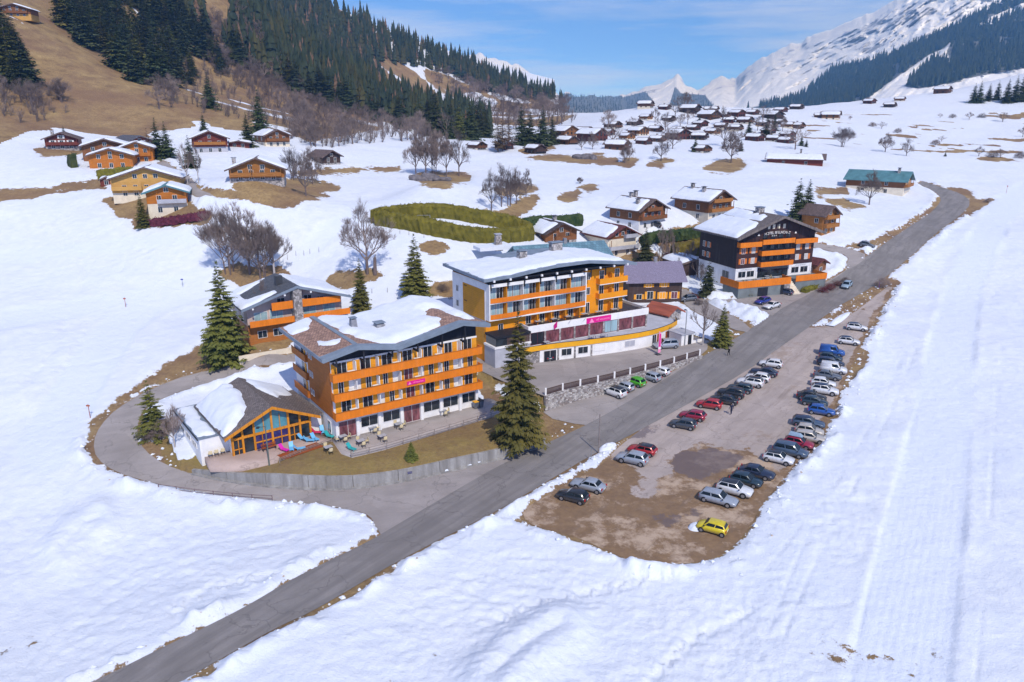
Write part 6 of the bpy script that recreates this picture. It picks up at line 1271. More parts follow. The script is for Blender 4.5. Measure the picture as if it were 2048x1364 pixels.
BARE_T = [(735,548,392,0,1.0,'great bare tree with a broken stump beside it'),(460,545,395,2,1.0,'leftmost of the dense bare trees above the apartment chalet'),(500,548,400,1,1.0,'second of the dense bare trees above the apartment chalet'),(525,558,428,2,1.0,'third of the dense bare trees above the apartment chalet'),(550,560,445,3,1.1,'rightmost of the dense bare trees above the apartment chalet'),(535,668,545,3,.55,'slim pale birch in front of the apartment chalet'),(350,895,800,3,.9,'small birch by the white annex wall'),(1405,690,590,3,.9,'bare tree beside the spruce on the grassy corner'),(1738,410,335,0,1.0,'bare tree beside the teal roofed farmhouse'),(1462,325,262,0,1.1,'lone bare tree on a brown mound before the village'),(1322,322,270,1,1.1,'bare tree on a brown mound below the village'),(1258,322,278,1,.9,'bare tree on the mound at the left end of the village'),(1250,326,285,2,.8,'bare shrubby tree on the mound at the left end of the village'),
 (1684,294,250,2,1.3,'oval bare tree on the right hand snowfield'),(1770,305,264,0,1.2,'round bare tree on the right hand snowfield'),(1812,314,272,1,1.0,'thin bare tree right of the round one'),(612,392,300,0,.9,'tall bare tree on the grassy knoll'),(625,368,290,1,.9,'bare tree behind the tall one on the knoll'),(585,360,285,2,.8,'leaning bare tree beside the honey coloured chalet'),(376,372,280,3,.6,'left white birch by the bend of the lane'),(398,370,278,3,.6,'right white birch by the bend of the lane'),
 (832,352,255,0,.7,'first bare tree of the clump on the round brown mound'),(852,352,240,1,.7,'second bare tree of the clump on the round brown mound'),(868,350,250,2,.8,'third bare tree of the clump on the round brown mound'),(893,353,258,0,.7,'fourth bare tree of the clump on the round brown mound'),(918,352,250,1,.7,'last bare tree of the clump on the round brown mound'),(983,422,333,0,.75,'left bare tree of the clump behind the hedge garden'),(1003,415,322,1,.7,'second bare tree of the clump behind the hedge garden'),(1018,412,325,2,.8,'third bare tree of the clump behind the hedge garden'),(1033,408,330,0,.7,'fourth bare tree of the clump behind the hedge garden'),(1052,395,335,1,.7,'right bare tree of the clump behind the hedge garden'),(1160,368,352,2,1.2,'little bare bush on a snowy hump in mid field'),(1185,300,262,1,.9,'bare tree left of the brown village house'),(1163,302,265,0,.8,'bare tree above the snowy mound left of the village')]
for (u, v, vt, k, wd, lab) in BARE_T:
    p, h = by_px(u, v, vt)
    if u == 350: p = np.array([*at_z(u, v, 1.6)[:2], 1.4])
    plant(lab, 'tree', 'bare_tree', BT[k], p, h, wd * .82)
# fruit-thin young trees between the houses near the dark hotel
for i, (u, v) in enumerate([(1318,535),(1330,528),(1345,535),(1355,560),(1368,548),(1380,540),(1392,560),(1340,505),(1325,510),(1400,575)]): p = G(u, v); plant('slim leafless garden tree between the lilac house and the dark hotel, ' + ORD[sorted(q[0] for q in [(1318,535),(1330,528),(1345,535),(1355,560),(1368,548),(1380,540),(1392,560),(1340,505),(1325,510),(1400,575)]).index(u)] + ' from the left', 'tree', 'bare_tree', BT[3], p, 6.5 + (i % 3), .6, 'leafless garden trees beside the dark hotel')
for i, (u, v, s, k) in enumerate([(1645,585,2.2,1),(1660,580,2.4,1),(1675,572,2.2,1),(1690,565,2.0,0),(1335,515,2.5,1),(1350,515,2.5,1),(1385,600,2.2,1),(1398,610,2.0,0),(1765,575,3.4,0),(885,583,2.4,0),(1975,405,2.2,0)]):
    p = G(u, v); plant(['mauve leafless shrub', 'wine red leafless shrub'][k] + [' at the right end of the dark hotel terrace, first from left', ' at the right end of the dark hotel terrace, second from left', ' at the right end of the dark hotel terrace, third from left', ' at the road verge right of the dark hotel', ' behind the lilac house, first from left', ' behind the lilac house, second from left', ' in front of the dark hotel corner', ' on the grassy corner before the dark hotel', ' on the verge between main road and car park', ' in the snow behind the orange hotel', ' beside the far bend of the main road'][i], 'shrub', 'shrub', SHR[k], p, s, 1.1)
p = np.array([*at_z(308, 868, 1.6)[:2], 1.3]); plant('dark pine and brush by the inside of the road bend', 'tree', 'pine_tree', SPR[2], p, 8.5, 1.5)
for i, (u, v) in enumerate([(325,872),(335,866),(300,875)]): p = np.array([*at_z(u, v, 1.6)[:2], 1.4]); plant(['tallest brown brush right of the pine by the road bend', 'middle brown brush behind the pine by the road bend', 'low brown brush left of the pine by the road bend'][i], 'shrub', 'shrub', SHR[0], p, 4.2 - i * .6, 1.0)
# bushes on the right hand snowfield
RB = [(1880,236,3.5),(1905,236,4),(1938,240,6),(1963,237,5),(2005,244,7),(1745,254,4),(1763,258,5),(1795,266,4),(1957,314,6),(1985,315,5),(2000,316,5),(2040,318,5),(1883,284,4),(1870,290,4),(2045,275,7),(1735,204,5),(1700,240,3)]
for i, (u, v, s) in enumerate(RB): p = G(u, v); plant('leafless bush on the right hand snowfield, ' + ORD[sorted(q[0] for q in RB).index(u)] + ' from the left', 'shrub', 'bush', SHR[0] if i % 2 else BS[i % 3], p, s, 1.2, 'leafless bushes on the right hand snowfield')
# ---- wooded hill: spruces and bare trees one by one, the far rest as one mass
def inside(poly, n, seed, marg=0):
    P = np.array(poly, float); r = np.random.default_rng(seed); out_ = []
    while len(out_) < n:
        q = r.uniform(P.min(0), P.max(0), (n * 4, 2)); k = _sdf_poly(q[:, 0], q[:, 1], P) < -marg; out_ += list(q[k])
    return out_[:n]
F_NEAR = [(118,-5),(122,60),(190,112),(240,142),(275,165),(290,140),(330,185),(385,182),(392,150),(372,80),(440,150),(452,120),(420,20),(400,-5)]
F_LEFT = [(-30,75),(0,80),(40,130),(62,185),(40,195),(0,165),(-30,160)]
F_MAIN = [(455,-5),(640,8),(740,42),(890,112),(960,148),(1080,192),(1060,200),(960,170),(860,140),(800,130),(740,120),(770,170),(850,215),(940,240),(985,255),(975,278),(900,272),(820,258),(740,240),(660,215),(570,175),(560,120),(500,55)]
F_MID = [(440,60),(560,60),(570,170),(520,150),(460,130)]
pts_ = inside(F_NEAR, 175, 1) + inside(F_LEFT, 24, 2) + inside(F_MAIN, 1750, 3) + inside(F_MID, 60, 4) + inside([(900,112),(1000,152),(1110,190),(1125,204),(1050,202),(960,180),(900,152)], 260, 6) + inside([(780,235),(880,235),(985,258),(975,285),(900,280),(800,262)], 60, 5)
tr_ = []
for (u, v) in pts_:
    p = G(u, v)
    if p[1] > 2300: continue
    tr_.append((ppm(p), p))
tr_.sort(key=lambda q: -q[0]); rgx = random.Random(3)
for i, (s, p) in enumerate(tr_[:250]): plant('spruce standing in the dense wood on the left hill', 'tree', 'spruce_tree', SPO if i % 4 == 1 else SPD[i % 3], p, rgx.uniform(11, 25), rgx.uniform(1.2, 1.5), 'spruces of the hillside wood')
def low_cone(seed, n=8):
    rg = random.Random(seed); m = MB()
    for k in range(5):
        z0 = .06 + .17 * k; z1 = z0 + .32; r = .17 * (1 - k / 5.6); vs_ = [(math.cos(2 * math.pi * (i + .4 * k) / n) * r * rg.uniform(.65, 1.25), math.sin(2 * math.pi * (i + .4 * k) / n) * r * rg.uniform(.65, 1.25), z0 + rg.uniform(-.04, .04)) for i in range(n)] + [(0, 0, min(1.0, z1))]; m.add(vs_, [(i, (i + 1) % n, n) for i in range(n)])
    return np.array(m.v), np.array(m.f)
LOWC = [low_cone(s) for s in range(5)]
def mass(name, label, pts, mat, hs, seed):
    rg = np.random.default_rng(seed); VV = []; FF = []; b = 0
    for i, p in enumerate(pts):
        v, f = LOWC[i % 5]; h = rg.uniform(*hs); a = rg.uniform(0, 6.28); w = h * rg.uniform(.9, 1.3); c, s = math.cos(a), math.sin(a)
        q = np.column_stack([(v[:, 0] * c - v[:, 1] * s) * w + p[0], (v[:, 0] * s + v[:, 1] * c) * w + p[1], v[:, 2] * h + p[2] - .5]); VV.append(q); FF.append(f + b); b += len(q)
    V = np.vstack(VV); Ff = np.vstack(FF); me = bpy.data.meshes.new(name); me.from_pydata(V.tolist(), [], Ff.tolist()); me.materials.append(mat); me.update(); o = new_obj(name, me); return tag(o, label, 'forest', kind='stuff')
M['forest'] = foliage_mat('far_spruce_needles', (0.016, 0.030, 0.020), (0.058, 0.070, 0.032), .05, .06)
far_ = [p for s, p in tr_[250:]]; M['forest2'] = foliage_mat('olive_spruce_needles', (0.030, 0.040, 0.016), (0.085, 0.085, 0.030), .05, .05)
mass('hill_forest', 'far dark spruce wood covering the long left hill up to its ridge', [p for i, p in enumerate(far_) if i % 7 not in (2, 4, 5)], M['forest'], (12, 27), 4); mass('hill_forest', 'olive tinged spruces mixed through the far hillside wood', [p for i, p in enumerate(far_) if i % 7 in (2, 4)], M['forest2'], (12, 25), 5); mass('hill_larches', 'brown leafless larches mixed through the far hillside wood', [p for i, p in enumerate(far_) if i % 7 == 5], M['larch'], (10, 20), 6)
# bare woodland
B_A = [(380,40),(470,30),(560,80),(600,150),(640,220),(560,230),(480,180),(430,150)]; B_B = [(560,240),(700,235),(800,245),(900,250),(960,262),(900,280),(780,285),(640,300),(580,285)]; B_C = [(860,150),(960,170),(1090,200),(1160,215),(1150,245),(1040,262),(960,245),(900,215)]; B_D = [(0,180),(60,190),(130,200),(120,220),(40,225),(-20,215)]
k = 0
for poly, n, hs, sd in ((B_A, 60, (9, 15), 1), (B_B, 55, (9, 15), 2), (B_C, 75, (12, 20), 3), (B_D, 10, (6, 11), 4), ([(300,190),(345,180),(350,215),(320,225)], 6, (8, 12), 5), ([(690,150),(800,160),(900,240),(800,235),(720,215)], 22, (11, 17), 6)):
    for (u, v) in inside(poly, n, 60 + sd): p = G(u, v); plant('leafless tree in the brown woodland on the left hill', 'tree', 'bare_tree', BS[k % 3], p, rgx.uniform(*hs), rgx.uniform(.8, 1.15), 'leafless trees of the hillside woodland'); k += 1
# brushwood and thin woodland too fine to count
def brush_mesh(seed):
    rg = random.Random(seed); m = MB()
    for k in range(9):
        a = rg.uniform(0, 6.28); l = rg.uniform(.55, 1.0); d = Vector((math.cos(a) * rg.uniform(.1, .45), math.sin(a) * rg.uniform(.1, .45), 1)).normalized(); q = d * l; m.cyl((0, 0, 0), q * .6, .009, .004, n=3, caps=False)
        for j in range(9):
            p = q * rg.uniform(.3, .7); b = rg.uniform(0, 6.28); e = p + Vector((math.cos(b) * .16, math.sin(b) * .16, rg.uniform(.1, .32))); s_ = Vector((math.sin(b), -math.cos(b), 0)) * .005; m.add([p + s_, p - s_, e], [(0, 1, 2)])
    return np.array(m.v), m.f
BRUSH = [brush_mesh(s) for s in range(4)]
def brush_mass(name, label, pts, hs, seed):
    rg = np.random.default_rng(seed); VV = []; FF = []; b = 0
    for i, p in enumerate(pts):
        v, f = BRUSH[i % 4]; h = rg.uniform(*hs); w = h * rg.uniform(.9, 1.3); VV.append(np.column_stack([v[:, 0] * w + p[0], v[:, 1] * w + p[1], v[:, 2] * h + p[2] - .2])); FF += [tuple(q + b for q in g) for g in f]; b += len(v)
    me = bpy.data.meshes.new(name); me.from_pydata(np.vstack(VV).tolist(), [], FF); me.materials.append(M['twig']); me.update(); tag(new_obj(name, me), label, 'brushwood', kind='stuff')
bp = []
for poly, n, sd in ((B_A, 380, 1), (B_B, 240, 2), (B_C, 280, 3), ([(290,150),(400,120),(560,150),(700,240),(600,275),(430,230),(330,215)], 260, 5), ([(0,185),(110,175),(140,225),(60,250),(-10,235)], 45, 6), ([(540,60),(720,120),(860,210),(800,230),(640,180)], 120, 7)):
    for (u, v) in inside(poly, n, 160 + sd): bp.append(G(u, v))
brush_mass('hill_brushwood', 'grey brown leafless brushwood spread over the left hill', bp, (4, 9), 3)
# ---- hedges
def hedge(label, pts, w, h, mat, closed=False, name='hedge', zs=None):
    P = smooth_loop([tuple(G(u, v)[:2]) for u, v in pts], 1, closed) if zs is None else pts; P = P + [P[0]] if closed else P; V = []; Fs = []; rg = random.Random(len(pts)); q = []
    for (xa, ya), (xb, yb) in zip(P[:-1], P[1:]):
        n = max(1, int(math.hypot(xb - xa, yb - ya) / .6)); q += [(xa + (xb - xa) * i / n, ya + (yb - ya) * i / n) for i in range(n)]
    q.append(P[-1]); zz = Zn(np.array([a for a, _ in q]), np.array([b for _, b in q])); ring = []
    for i, (x, y) in enumerate(q):
        a = q[max(0, i - 1)]; b = q[min(len(q) - 1, i + 1)]; d = Vector((b[0] - a[0], b[1] - a[1], 0)).normalized(); s = Vector((d.y, -d.x, 0)); j = lambda: rg.uniform(-.27, .27); z = zz[i]
        for (o_, hh) in ((-.5, -.2), (-.55, h * .4), (-.48, h * .85), (-.2, h), (.2, h), (.48, h * .85), (.55, h * .4), (.5, -.2)): V.append((x + s.x * (o_ * w + j()), y + s.y * (o_ * w + j()), z + hh + j()))
    m = 8
    for i in range(len(q) - 1):
        for k_ in range(m - 1): Fs.append((i * m + k_, (i + 1) * m + k_, (i + 1) * m + k_ + 1, i * m + k_ + 1))
    Fs += [tuple(range(m))[::-1], tuple(range((len(q) - 1) * m, len(q) * m))]
    nb = len(V)
    for i in range(len(q)):       # leaf sprays standing proud of the clipped faces
        for _ in range(26):
            b = V[i * m + rg.randrange(1, m - 1)]; d = Vector((rg.uniform(-1, 1), rg.uniform(-1, 1), rg.uniform(-.2, 1))).normalized() * .32; s = d.orthogonal().normalized() * .09; o_ = Vector((rg.uniform(-.3, .3), rg.uniform(-.3, .3), rg.uniform(-.3, .1))); c0 = Vector(b) + o_; L_ = len(V); V += [tuple(c0), tuple(c0 + d * .5 + s), tuple(c0 + d), tuple(c0 + d * .5 - s)]; Fs.append((L_, L_ + 1, L_ + 2, L_ + 3))
    me = bpy.data.meshes.new(name); me.from_pydata(V, [], Fs); me.materials.append(mat); me.update(); return tag(new_obj(name, me), label, 'hedge')
hedge('tall clipped olive hedge closing a long snowy garden', [(742,446),(800,458),(900,478),(960,488),(1010,486),(1048,480),(1060,476),(1040,462),(960,448),(880,436),(800,440)], 3.0, 3.5, M['hedge'], True)
hedge('low dark red hedge in front of the orange and cream chalet', [(306,450),(340,447),(380,442),(418,436)], 2.2, 1.6, M['shrub'])
hedge('clipped green hedge in front of the orange chalet', [(196,358),(225,354),(266,350)], 3.0, 2.4, M['hedge']); hedge('dark green hedge behind the low brown chalet', [(1045,462),(1080,452),(1160,448)], 2.6, 3.0, M['hedge_dark']); hedge('dark hedge running below the chalets behind the dark hotel', [(1282,492),(1330,478),(1400,470)], 2.6, 2.6, M['hedge_dark'])
hedge('rough olive hedge by the side of the dark hotel', [(1345,520),(1380,512),(1408,506)], 3.0, 4.2, M['hedge']); hedge('short thick evergreen beside the red chalet', [(140,338),(155,336)], 3.0, 4.2, M['hedge_dark']); hedge('low olive hedge under the right terrace rail of the dark hotel', [(1606,586),(1640,572)], 1.2, 1.0, M['hedge'])
# ------------------------------------------------------------------ walls, fences, lamps, furniture, people
def arc(pts):
    P = np.array(pts, float); d = np.r_[0, np.cumsum(np.hypot(*np.diff(P, axis=0).T))]; return P, d
def along(pts, s):
    P, d = arc(pts); return np.array([np.interp(s, d, P[:, 0]), np.interp(s, d, P[:, 1])])
def length(pts): return arc(pts)[1][-1]
def wall_run(parent, name, mat, pts, s0, s1, z0, z1, th, side, step=1.0, name2=None):
    """a stretch of wall between arc lengths s0..s1; z0(x,y), z1(x,y) give foot and top"""
    n = max(1, int((s1 - s0) / step)); V = []; Fs = []
    for i in range(n + 1):
        s = s0 + (s1 - s0) * i / n; p = along(pts, s); q = along(pts, s + .05) - along(pts, s - .05); q = q / np.hypot(*q); nrm = np.array([q[1], -q[0]]) * side
        a = p - nrm * .0; b = p + nrm * th; za = z0(*p); zb = z1(*p); V += [(a[0], a[1], za), (b[0], b[1], za), (b[0], b[1], zb), (a[0], a[1], zb)]
    for i in range(n):
        for k in range(4): Fs.append((4 * i + k, 4 * i + (k + 1) % 4, 4 * i + 4 + (k + 1) % 4, 4 * i + 4 + k))
    Fs += [(3, 2, 1, 0), (4 * n, 4 * n + 1, 4 * n + 2, 4 * n + 3)]
    me = bpy.data.meshes.new(name); me.from_pydata([tuple(map(float, v)) for v in V], [], Fs); me.materials.append(mat); me.update()
    bm = bmesh.new(); bm.from_mesh(me); bmesh.ops.recalc_face_normals(bm, faces=bm.faces); bm.to_mesh(me); bm.free(); return new_obj(name, me, parent)
zN = lambda x, y: float(Zn(x, y))
t = thing('retaining_wall', 'curved streaked concrete retaining wall below the hotel lawn', 'wall', (0, 0, 0)); LW = length(WALL_A); nP = 9
topA = lambda x, y: zN(x, y) * 0 + float(np.interp(np.clip((x + 45) / 50.0, 0, 1), [0, .12, .3, .75, .95, 1], [.2, .9, 1.62, 1.68, 1.3, .95]))
for i in range(nP): wall_run(t, 'concrete_panel', M['concrete'], WALL_A, LW * i / nP + .03, LW * (i + 1) / nP - .03, lambda x, y: zN(x, y) - .5, topA, .38, 1)
wall_run(t, 'kerb', M['concrete'], WALL_A, .2, LW - .2, lambda x, y: zN(x, y) - .4, lambda x, y: zN(x, y) + .13, .75, 1)
# stone wall below hotel B, with rubble stones and slatted fence
t = thing('stone_wall', 'rubble stone wall below the forecourt', 'wall', (0, 0, 0)); LB = length(WALL_B)
wall_run(t, 'wall_core', M['stone'], WALL_B, 0, LB, lambda x, y: zN(x, y) - .5, lambda x, y: 3.06, .5, 1)
st = MB(); rg = random.Random(9)
s = .2
while s < LB - .3:
    p = along(WALL_B, s); q = along(WALL_B, s + .1) - along(WALL_B, s - .1); q = q / np.hypot(*q); nrm = np.array([q[1], -q[0]]); z = zN(*p) - .1
    while z < 2.95:
        w = rg.uniform(.16, .34); h = rg.uniform(.13, .3); d = rg.uniform(.02, .13); c = p + nrm * (.5) + q * rg.uniform(-.08, .08); vs_ = []
        for k in range(4):
            dx = (-w if k in (0, 3) else w) * rg.uniform(.75, 1.0); dz = (-h / 2 if k < 2 else h / 2) * rg.uniform(.75, 1.0); vs_.append((c[0] + q[0] * dx - nrm[0] * .02, c[1] + q[1] * dx - nrm[1] * .02, z + h / 2 + dz))
        for k in range(4): b = vs_[k]; m_ = (c[0], c[1], z + h / 2); f = .72; vs_.append((m_[0] + (b[0] - m_[0]) * f + nrm[0] * d, m_[1] + (b[1] - m_[1]) * f + nrm[1] * d, m_[2] + (b[2] - m_[2]) * f))
        st.add(vs_, [(4, 5, 6, 7), (0, 1, 5, 4), (1, 2, 6, 5), (2, 3, 7, 6), (3, 0, 4, 7)], rg.randrange(3)); z += h + .02
    s += .42
o = st.build('stones', [simple('grey_stone', (.36, .335, .32), .9, .3, 2), simple('pale_stone', (.50, .47, .44), .9, .25, 2), simple('brown_stone', (.25, .21, .19), .9, .3, 2)], t); o['kind'] = 'stuff'
boxm = MB(); t = thing('slatted_fence', 'dark slatted fence with pale posts on top of the stone wall', 'fence', (0, 0, 0)); nF = 10
for i in range(nF + 1):
    p = along(WALL_B, LB * (.01 + .98 * i / nF)); boxes('post', M['white'], t, (p[0] - .14, p[0] + .14, p[1] - .14, p[1] + .14, 3.06, 4.2))
    if i < nF:
        q = along(WALL_B, LB * (.01 + .98 * (i + 1) / nF)); a = math.atan2(q[1] - p[1], q[0] - p[0]); L_ = math.hypot(*(q - p)) - .3; m = MB(); m.box(.15, .15 + L_, -.03, .03, 3.95, 4.05); m.box(.15, .15 + L_, -.03, .03, 3.2, 3.28); n = int(L_ / .16)
        for k in range(n): m.box(.17 + k * L_ / n, .17 + k * L_ / n + .11, -.045, -.031, 3.12, 4.1)
        for v_ in range(len(m.v)): x, y, z = m.v[v_]; m.v[v_] = (p[0] + x * math.cos(a) - y * math.sin(a), p[1] + x * math.sin(a) + y * math.cos(a), z)
        m.build('slat_panel', M['brownwood'], t)['kind'] = 'stuff'
def rail_fence(name, label, pts3, post_h, rails, mat, step=2.0, r=.045, cat='fence', railmat=None):
    t = thing(name, label, cat, (0, 0, 0)); P = np.array(pts3); d = np.r_[0, np.cumsum(np.linalg.norm(np.diff(P, axis=0), axis=1))]; n = max(1, int(d[-1] / step)); q = [np.array([np.interp(d[-1] * i / n, d, P[:, k]) for k in range(3)]) for i in range(n + 1)]
    for p in q: m = MB(); m.cyl((p[0], p[1], p[2] - .3), (p[0], p[1], p[2] + post_h), r, n=6); m.build('post', mat, t)
    for h in rails:
        for a, b in zip(q[:-1], q[1:]): m = MB(); m.cyl((a[0], a[1], a[2] + h), (b[0], b[1], b[2] + h), r * .7, n=5); m.build('rail', railmat or mat, t)
    return t
M['old_wood'] = simple('weathered_grey_wood', (.24, .20, .18), .9, .3, 3)
g3 = lambda u, v, dz=0: (lambda p: (p[0], p[1], p[2] + dz))(G(u, v))
rail_fence('guard_rail', 'low wooden guard rail along the snowy side of the loop road', [g3(318, 980, .1), g3(400, 991, .1), g3(490, 1000, .1), g3(545, 1003, .1)], .75, (.3, .68), simple('brown_rail', (.17, .12, .12), .8), 2.4, .06)
ta = lambda x, y, z=2.0: (*_a(x, y), z)
rail_fence('terrace_railing', 'thin weathered railing along the edge of the hotel terrace', [ta(-.4, -6.4), ta(4, -6.7), ta(14, -6.0), ta(24, -5.1), ta(27, -4.7)], .95, (.2, .55, .9), M['old_wood'], 2.4, .055, 'railing')
rail_fence('plank_fence', 'low plank fence below the annex terrace', [(*_an(4.2, -5.4), 1.9), (*_an(8, -4.4), 1.9), (*_an(12.2, -3.6), 1.9)], .6, (.15, .35, .55), M['old_wood'], 1.6, .06)
for i, (u, v) in enumerate([(575,520),(592,513),(608,512),(620,509),(638,506),(782,470),(800,472),(818,474),(744,590),(775,588),(560,524),(848,478)]):
    p = G(u, v); m = MB(); m.cyl((0, 0, -.3), (.03, 0, 1.3), .05, .045, n=6); tag(m.build('fence_post', M['old_wood'], loc=tuple(map(float, p))), 'thin wooden post standing in the open snowfield, ' + ORD[sorted([575,592,608,620,638,782,800,818,744,775,560,848]).index(u)] + ' from the left', 'post', 'wooden posts in the snowfield')
for (u, v, h, c, lab) in [(181,838,2.4,'rust','rust red piste marker pole on the slope left of the loop road'),(252,616,2.2,'rust','red piste pole where two snow tracks meet'),(366,575,2.0,'blue','piste pole with small blue board in the snowfield'),(2012,388,3.0,'rust','red slope pole at the right edge beyond the road'),(1182,922,2.0,'grey','thin grey marker stake in the roadside snow'),(1758,575,1.6,'violet','short violet marker stake beside the main road')]:
    p = G(u, v); mt = {'rust': M['red_shutter'], 'blue': M['metal'], 'grey': M['metal'], 'violet': simple('violet_paint', (.25, .03, .45), .5)}[c]; m = MB(); m.cyl((0, 0, -.3), (0, 0, h), .05, n=6); o = m.build('marker_pole', mt, loc=tuple(map(float, p))); tag(o, lab, 'pole')
    if c in ('blue', 'rust'): boxes('marker_board', get_paint('brightblue') if c == 'blue' else mt, o, (-.28, .28, -.07, -.052, h - .35, h - .1))
def lamp(label, p, h, arm=True, mat=None, head=True):
    t = thing('street_lamp' if head else 'utility_pole', label, 'lamp' if head else 'pole', tuple(map(float, p))); m = MB(); m.cyl((0, 0, -.4), (0, 0, h), .11, .07, n=8); m.build('pole', mat or M['metal'], t)
    if head: m = MB(); m.cyl((0, 0, h), (-.5, -.9, h + .25), .045, n=6); m.build('arm', mat or M['metal'], t); boxes('lamp_head', M['dark_metal'], t, (-.75, -.4, -1.3, -.85, h + .2, h + .36))
    return t
lamp('wooden pole standing in the roadside snowbank', G(1197, 907), 5.9, head=False, mat=M['old_wood']); lamp('grey street lamp beside the white gatehouse', (*loc2w(FB, 37.2, -11.0), 3.0), 7.0); lamp('greenish lamp post in front of the glazed annex', (*_an(3.0, -4.9), 1.9), 5.2, mat=simple('grey_green_paint', (.12, .14, .12), .6))
# gatehouse and low white wall
gx, gy = loc2w(FB, 38.0, -9.5); t = thing('gatehouse', 'small white gatehouse with grey door beside the curved deck', 'gatehouse', (gx, gy, 2.9), FB[3]); boxes('wall', M['white'], t, (-1.6, 1.5, -1.4, 2.0, -.5, 2.2)); boxes('roof', M['greywall'], t, (-1.8, 1.7, -1.6, 2.2, 2.201, 2.4)); boxes('door', M['dark'], t, (.1, 1.0, -1.44, -1.401, .0, 1.95)); boxes('low_wall', M['white'], t, (1.502, 4.6, -1.35, -1.05, -.8, .55))
# feather banner
bx, by = loc2w(FB, 29.0, -12.6); t = thing('feather_banner', 'tall pink feather banner on the forecourt', 'banner', (bx, by, 3.0), FB[3]); m = MB(); m.cyl((0, 0, 0), (0, 0, 4.4), .03, n=6); m.build('pole', M['metal'], t); m = MB(); prof = [(0, .3), (.62, .35), (.66, 2.6), (.6, 3.7), (.35, 4.25), (0, 4.4)]; m.prism_y(prof, -.012, .012); fl = m.build('cloth', M['pink_print'], t); boxes('print_band', M['magenta'], fl, (.14, .5, -.02, -.013, 1.5, 3.9)); boxes('print_band', M['white'], fl, (.03, .63, -.02, -.013, 1.0, 1.35)); m = MB(); m.box(-.5, .5, -.5, .5, 0, .08); m.build('foot', M['dark_metal'], t)
# bins
for k, (dx, lab, lid) in enumerate(((22.0, 'dark wheeled bin with yellow lid at the hotel corner', 'yellow_rail'), (22.9, 'dark blue wheeled bin next to the yellow lidded one', 'dark_metal'))):
    x, y = _a(dx, -.9); t = thing('wheeled_bin', lab, 'bin', (x, y, 2.01), FA[3]); m = MB(); m.add([(-.28, -.3, .08), (.28, -.3, .08), (.28, .3, .08), (-.28, .3, .08), (-.36, -.4, 1.1), (.36, -.4, 1.1), (.36, .4, 1.1), (-.36, .4, 1.1)], [(0, 3, 2, 1), (4, 5, 6, 7), (0, 1, 5, 4), (1, 2, 6, 5), (2, 3, 7, 6), (3, 0, 4, 7)]); m.build('body', get_paint('grey'), t); boxes('lid', M[lid], t, (-.38, .38, -.42, .42, 1.101, 1.17)); 
    for sx in (-1, 1): m = MB(); m.cyl((sx * .3 - .04, .32, .1), (sx * .3 + .04, .32, .1), .1, n=10); m.build('wheel', M['tyre'], t)
# terrace furniture
M['wicker'] = simple('straw_coloured_weave', (.60, .50, .30), .8, .2, 6); M['tabletop'] = simple('grey_table_top', (.42, .42, .44), .5, .15, 2)
def make_chair():
    t = thing('terrace_chair', '', 'chair', (0, 0, 0)); boxes('seat', M['wicker'], t, (-.24, .24, -.24, .24, .42, .47)); boxes('backrest', M['wicker'], t, (-.24, .24, .2, .25, .5, .9))
    for sx in (-.21, .21):
        for sy in (-.2, .22): boxes('leg', M['dark_metal'], t, (sx - .02, sx + .02, sy - .02, sy + .02, 0, .419 if sy < 0 else .499))
    return t
def make_table():
    t = thing('terrace_table', '', 'table', (0, 0, 0)); boxes('table_top', M['tabletop'], t, (-.55, .55, -.4, .4, .7, .74))
    for sx in (-.48, .48):
        for sy in (-.33, .33): boxes('leg', M['dark_metal'], t, (sx - .025, sx + .025, sy - .025, sy + .025, 0, .699))
    return t
CH = make_chair(); TB = make_table(); used_c = [0]; used_t = [0]
def put(src, flag, p, rot, label, group):
    o = src if not flag[0] else copy_tree(src); flag[0] = 1; o.location = p; o.rotation_euler = (0, 0, rot); o['label'] = label; o['group'] = group; return o
def local_of(u, v, z=2.01): p = at_z(u, v, z); return (float(p[0]), float(p[1]), z)
SETS = [((686,881),'at the left hotel corner',4),((745,863),'under the second dining window',3),((797,856),'by the hotel entrance',3),((657,903),'nearest the annex along the railing',2),((722,890),'by the railing at the corner window',3),((765,880),'by the railing below the dining windows',2),((885,829),'at the wall right of the entrance',3)]
for (uv, where, n) in SETS:
    p = local_of(*uv); put(TB, used_t, p, FA[3] + .1, f'grey terrace table {where}', 'terrace tables of the hotel')
    for k in range(n): a = FA[3] + (0, math.pi, math.pi / 2, -math.pi / 2)[k]; put(CH, used_c, (p[0] + .85 * math.sin(a), p[1] - .85 * math.cos(a), p[2]), a + math.pi, f"straw chair on the {['road', 'house', 'right', 'left'][k]} side of the table {where}", f'chairs {where}')
for (u, v, lab) in ((421,914,'left straw chair against the white annex wall'),(433,911,'middle straw chair against the white annex wall'),(446,908,'right straw chair against the white annex wall')): p = local_of(u, v); put(CH, used_c, p, FN[3] + math.pi, lab, 'chairs at the annex wall')
def lounger(label, u, v, rot, mat):
    p = local_of(u, v); t = thing('lounger', label, 'lounger', p, rot); t.scale = (.85, .8, .9); boxes('seat', mat, t, (-.33, .33, -1.1, .25, .32, .4)); m = MB(); m.slab([(-.33, .25, .33), (.33, .25, .33), (.33, .85, .95), (-.33, .85, .95)], (0, -.05, .06)); m.build('backrest', mat, t)
    for sx in (-.28, .28):
        for sy in (-.95, .2): boxes('leg', mat, t, (sx - .03, sx + .03, sy - .03, sy + .03, 0, .319))
M['l_blue'] = simple('sky_blue_plastic', (.16, .48, .78), .45, .12); M['l_red'] = simple('raspberry_plastic', (.60, .02, .10), .45, .1); M['l_teal'] = simple('teal_plastic', (.03, .36, .36), .45, .1); M['l_pink'] = simple('magenta_plastic', (.68, .03, .40), .45, .1)
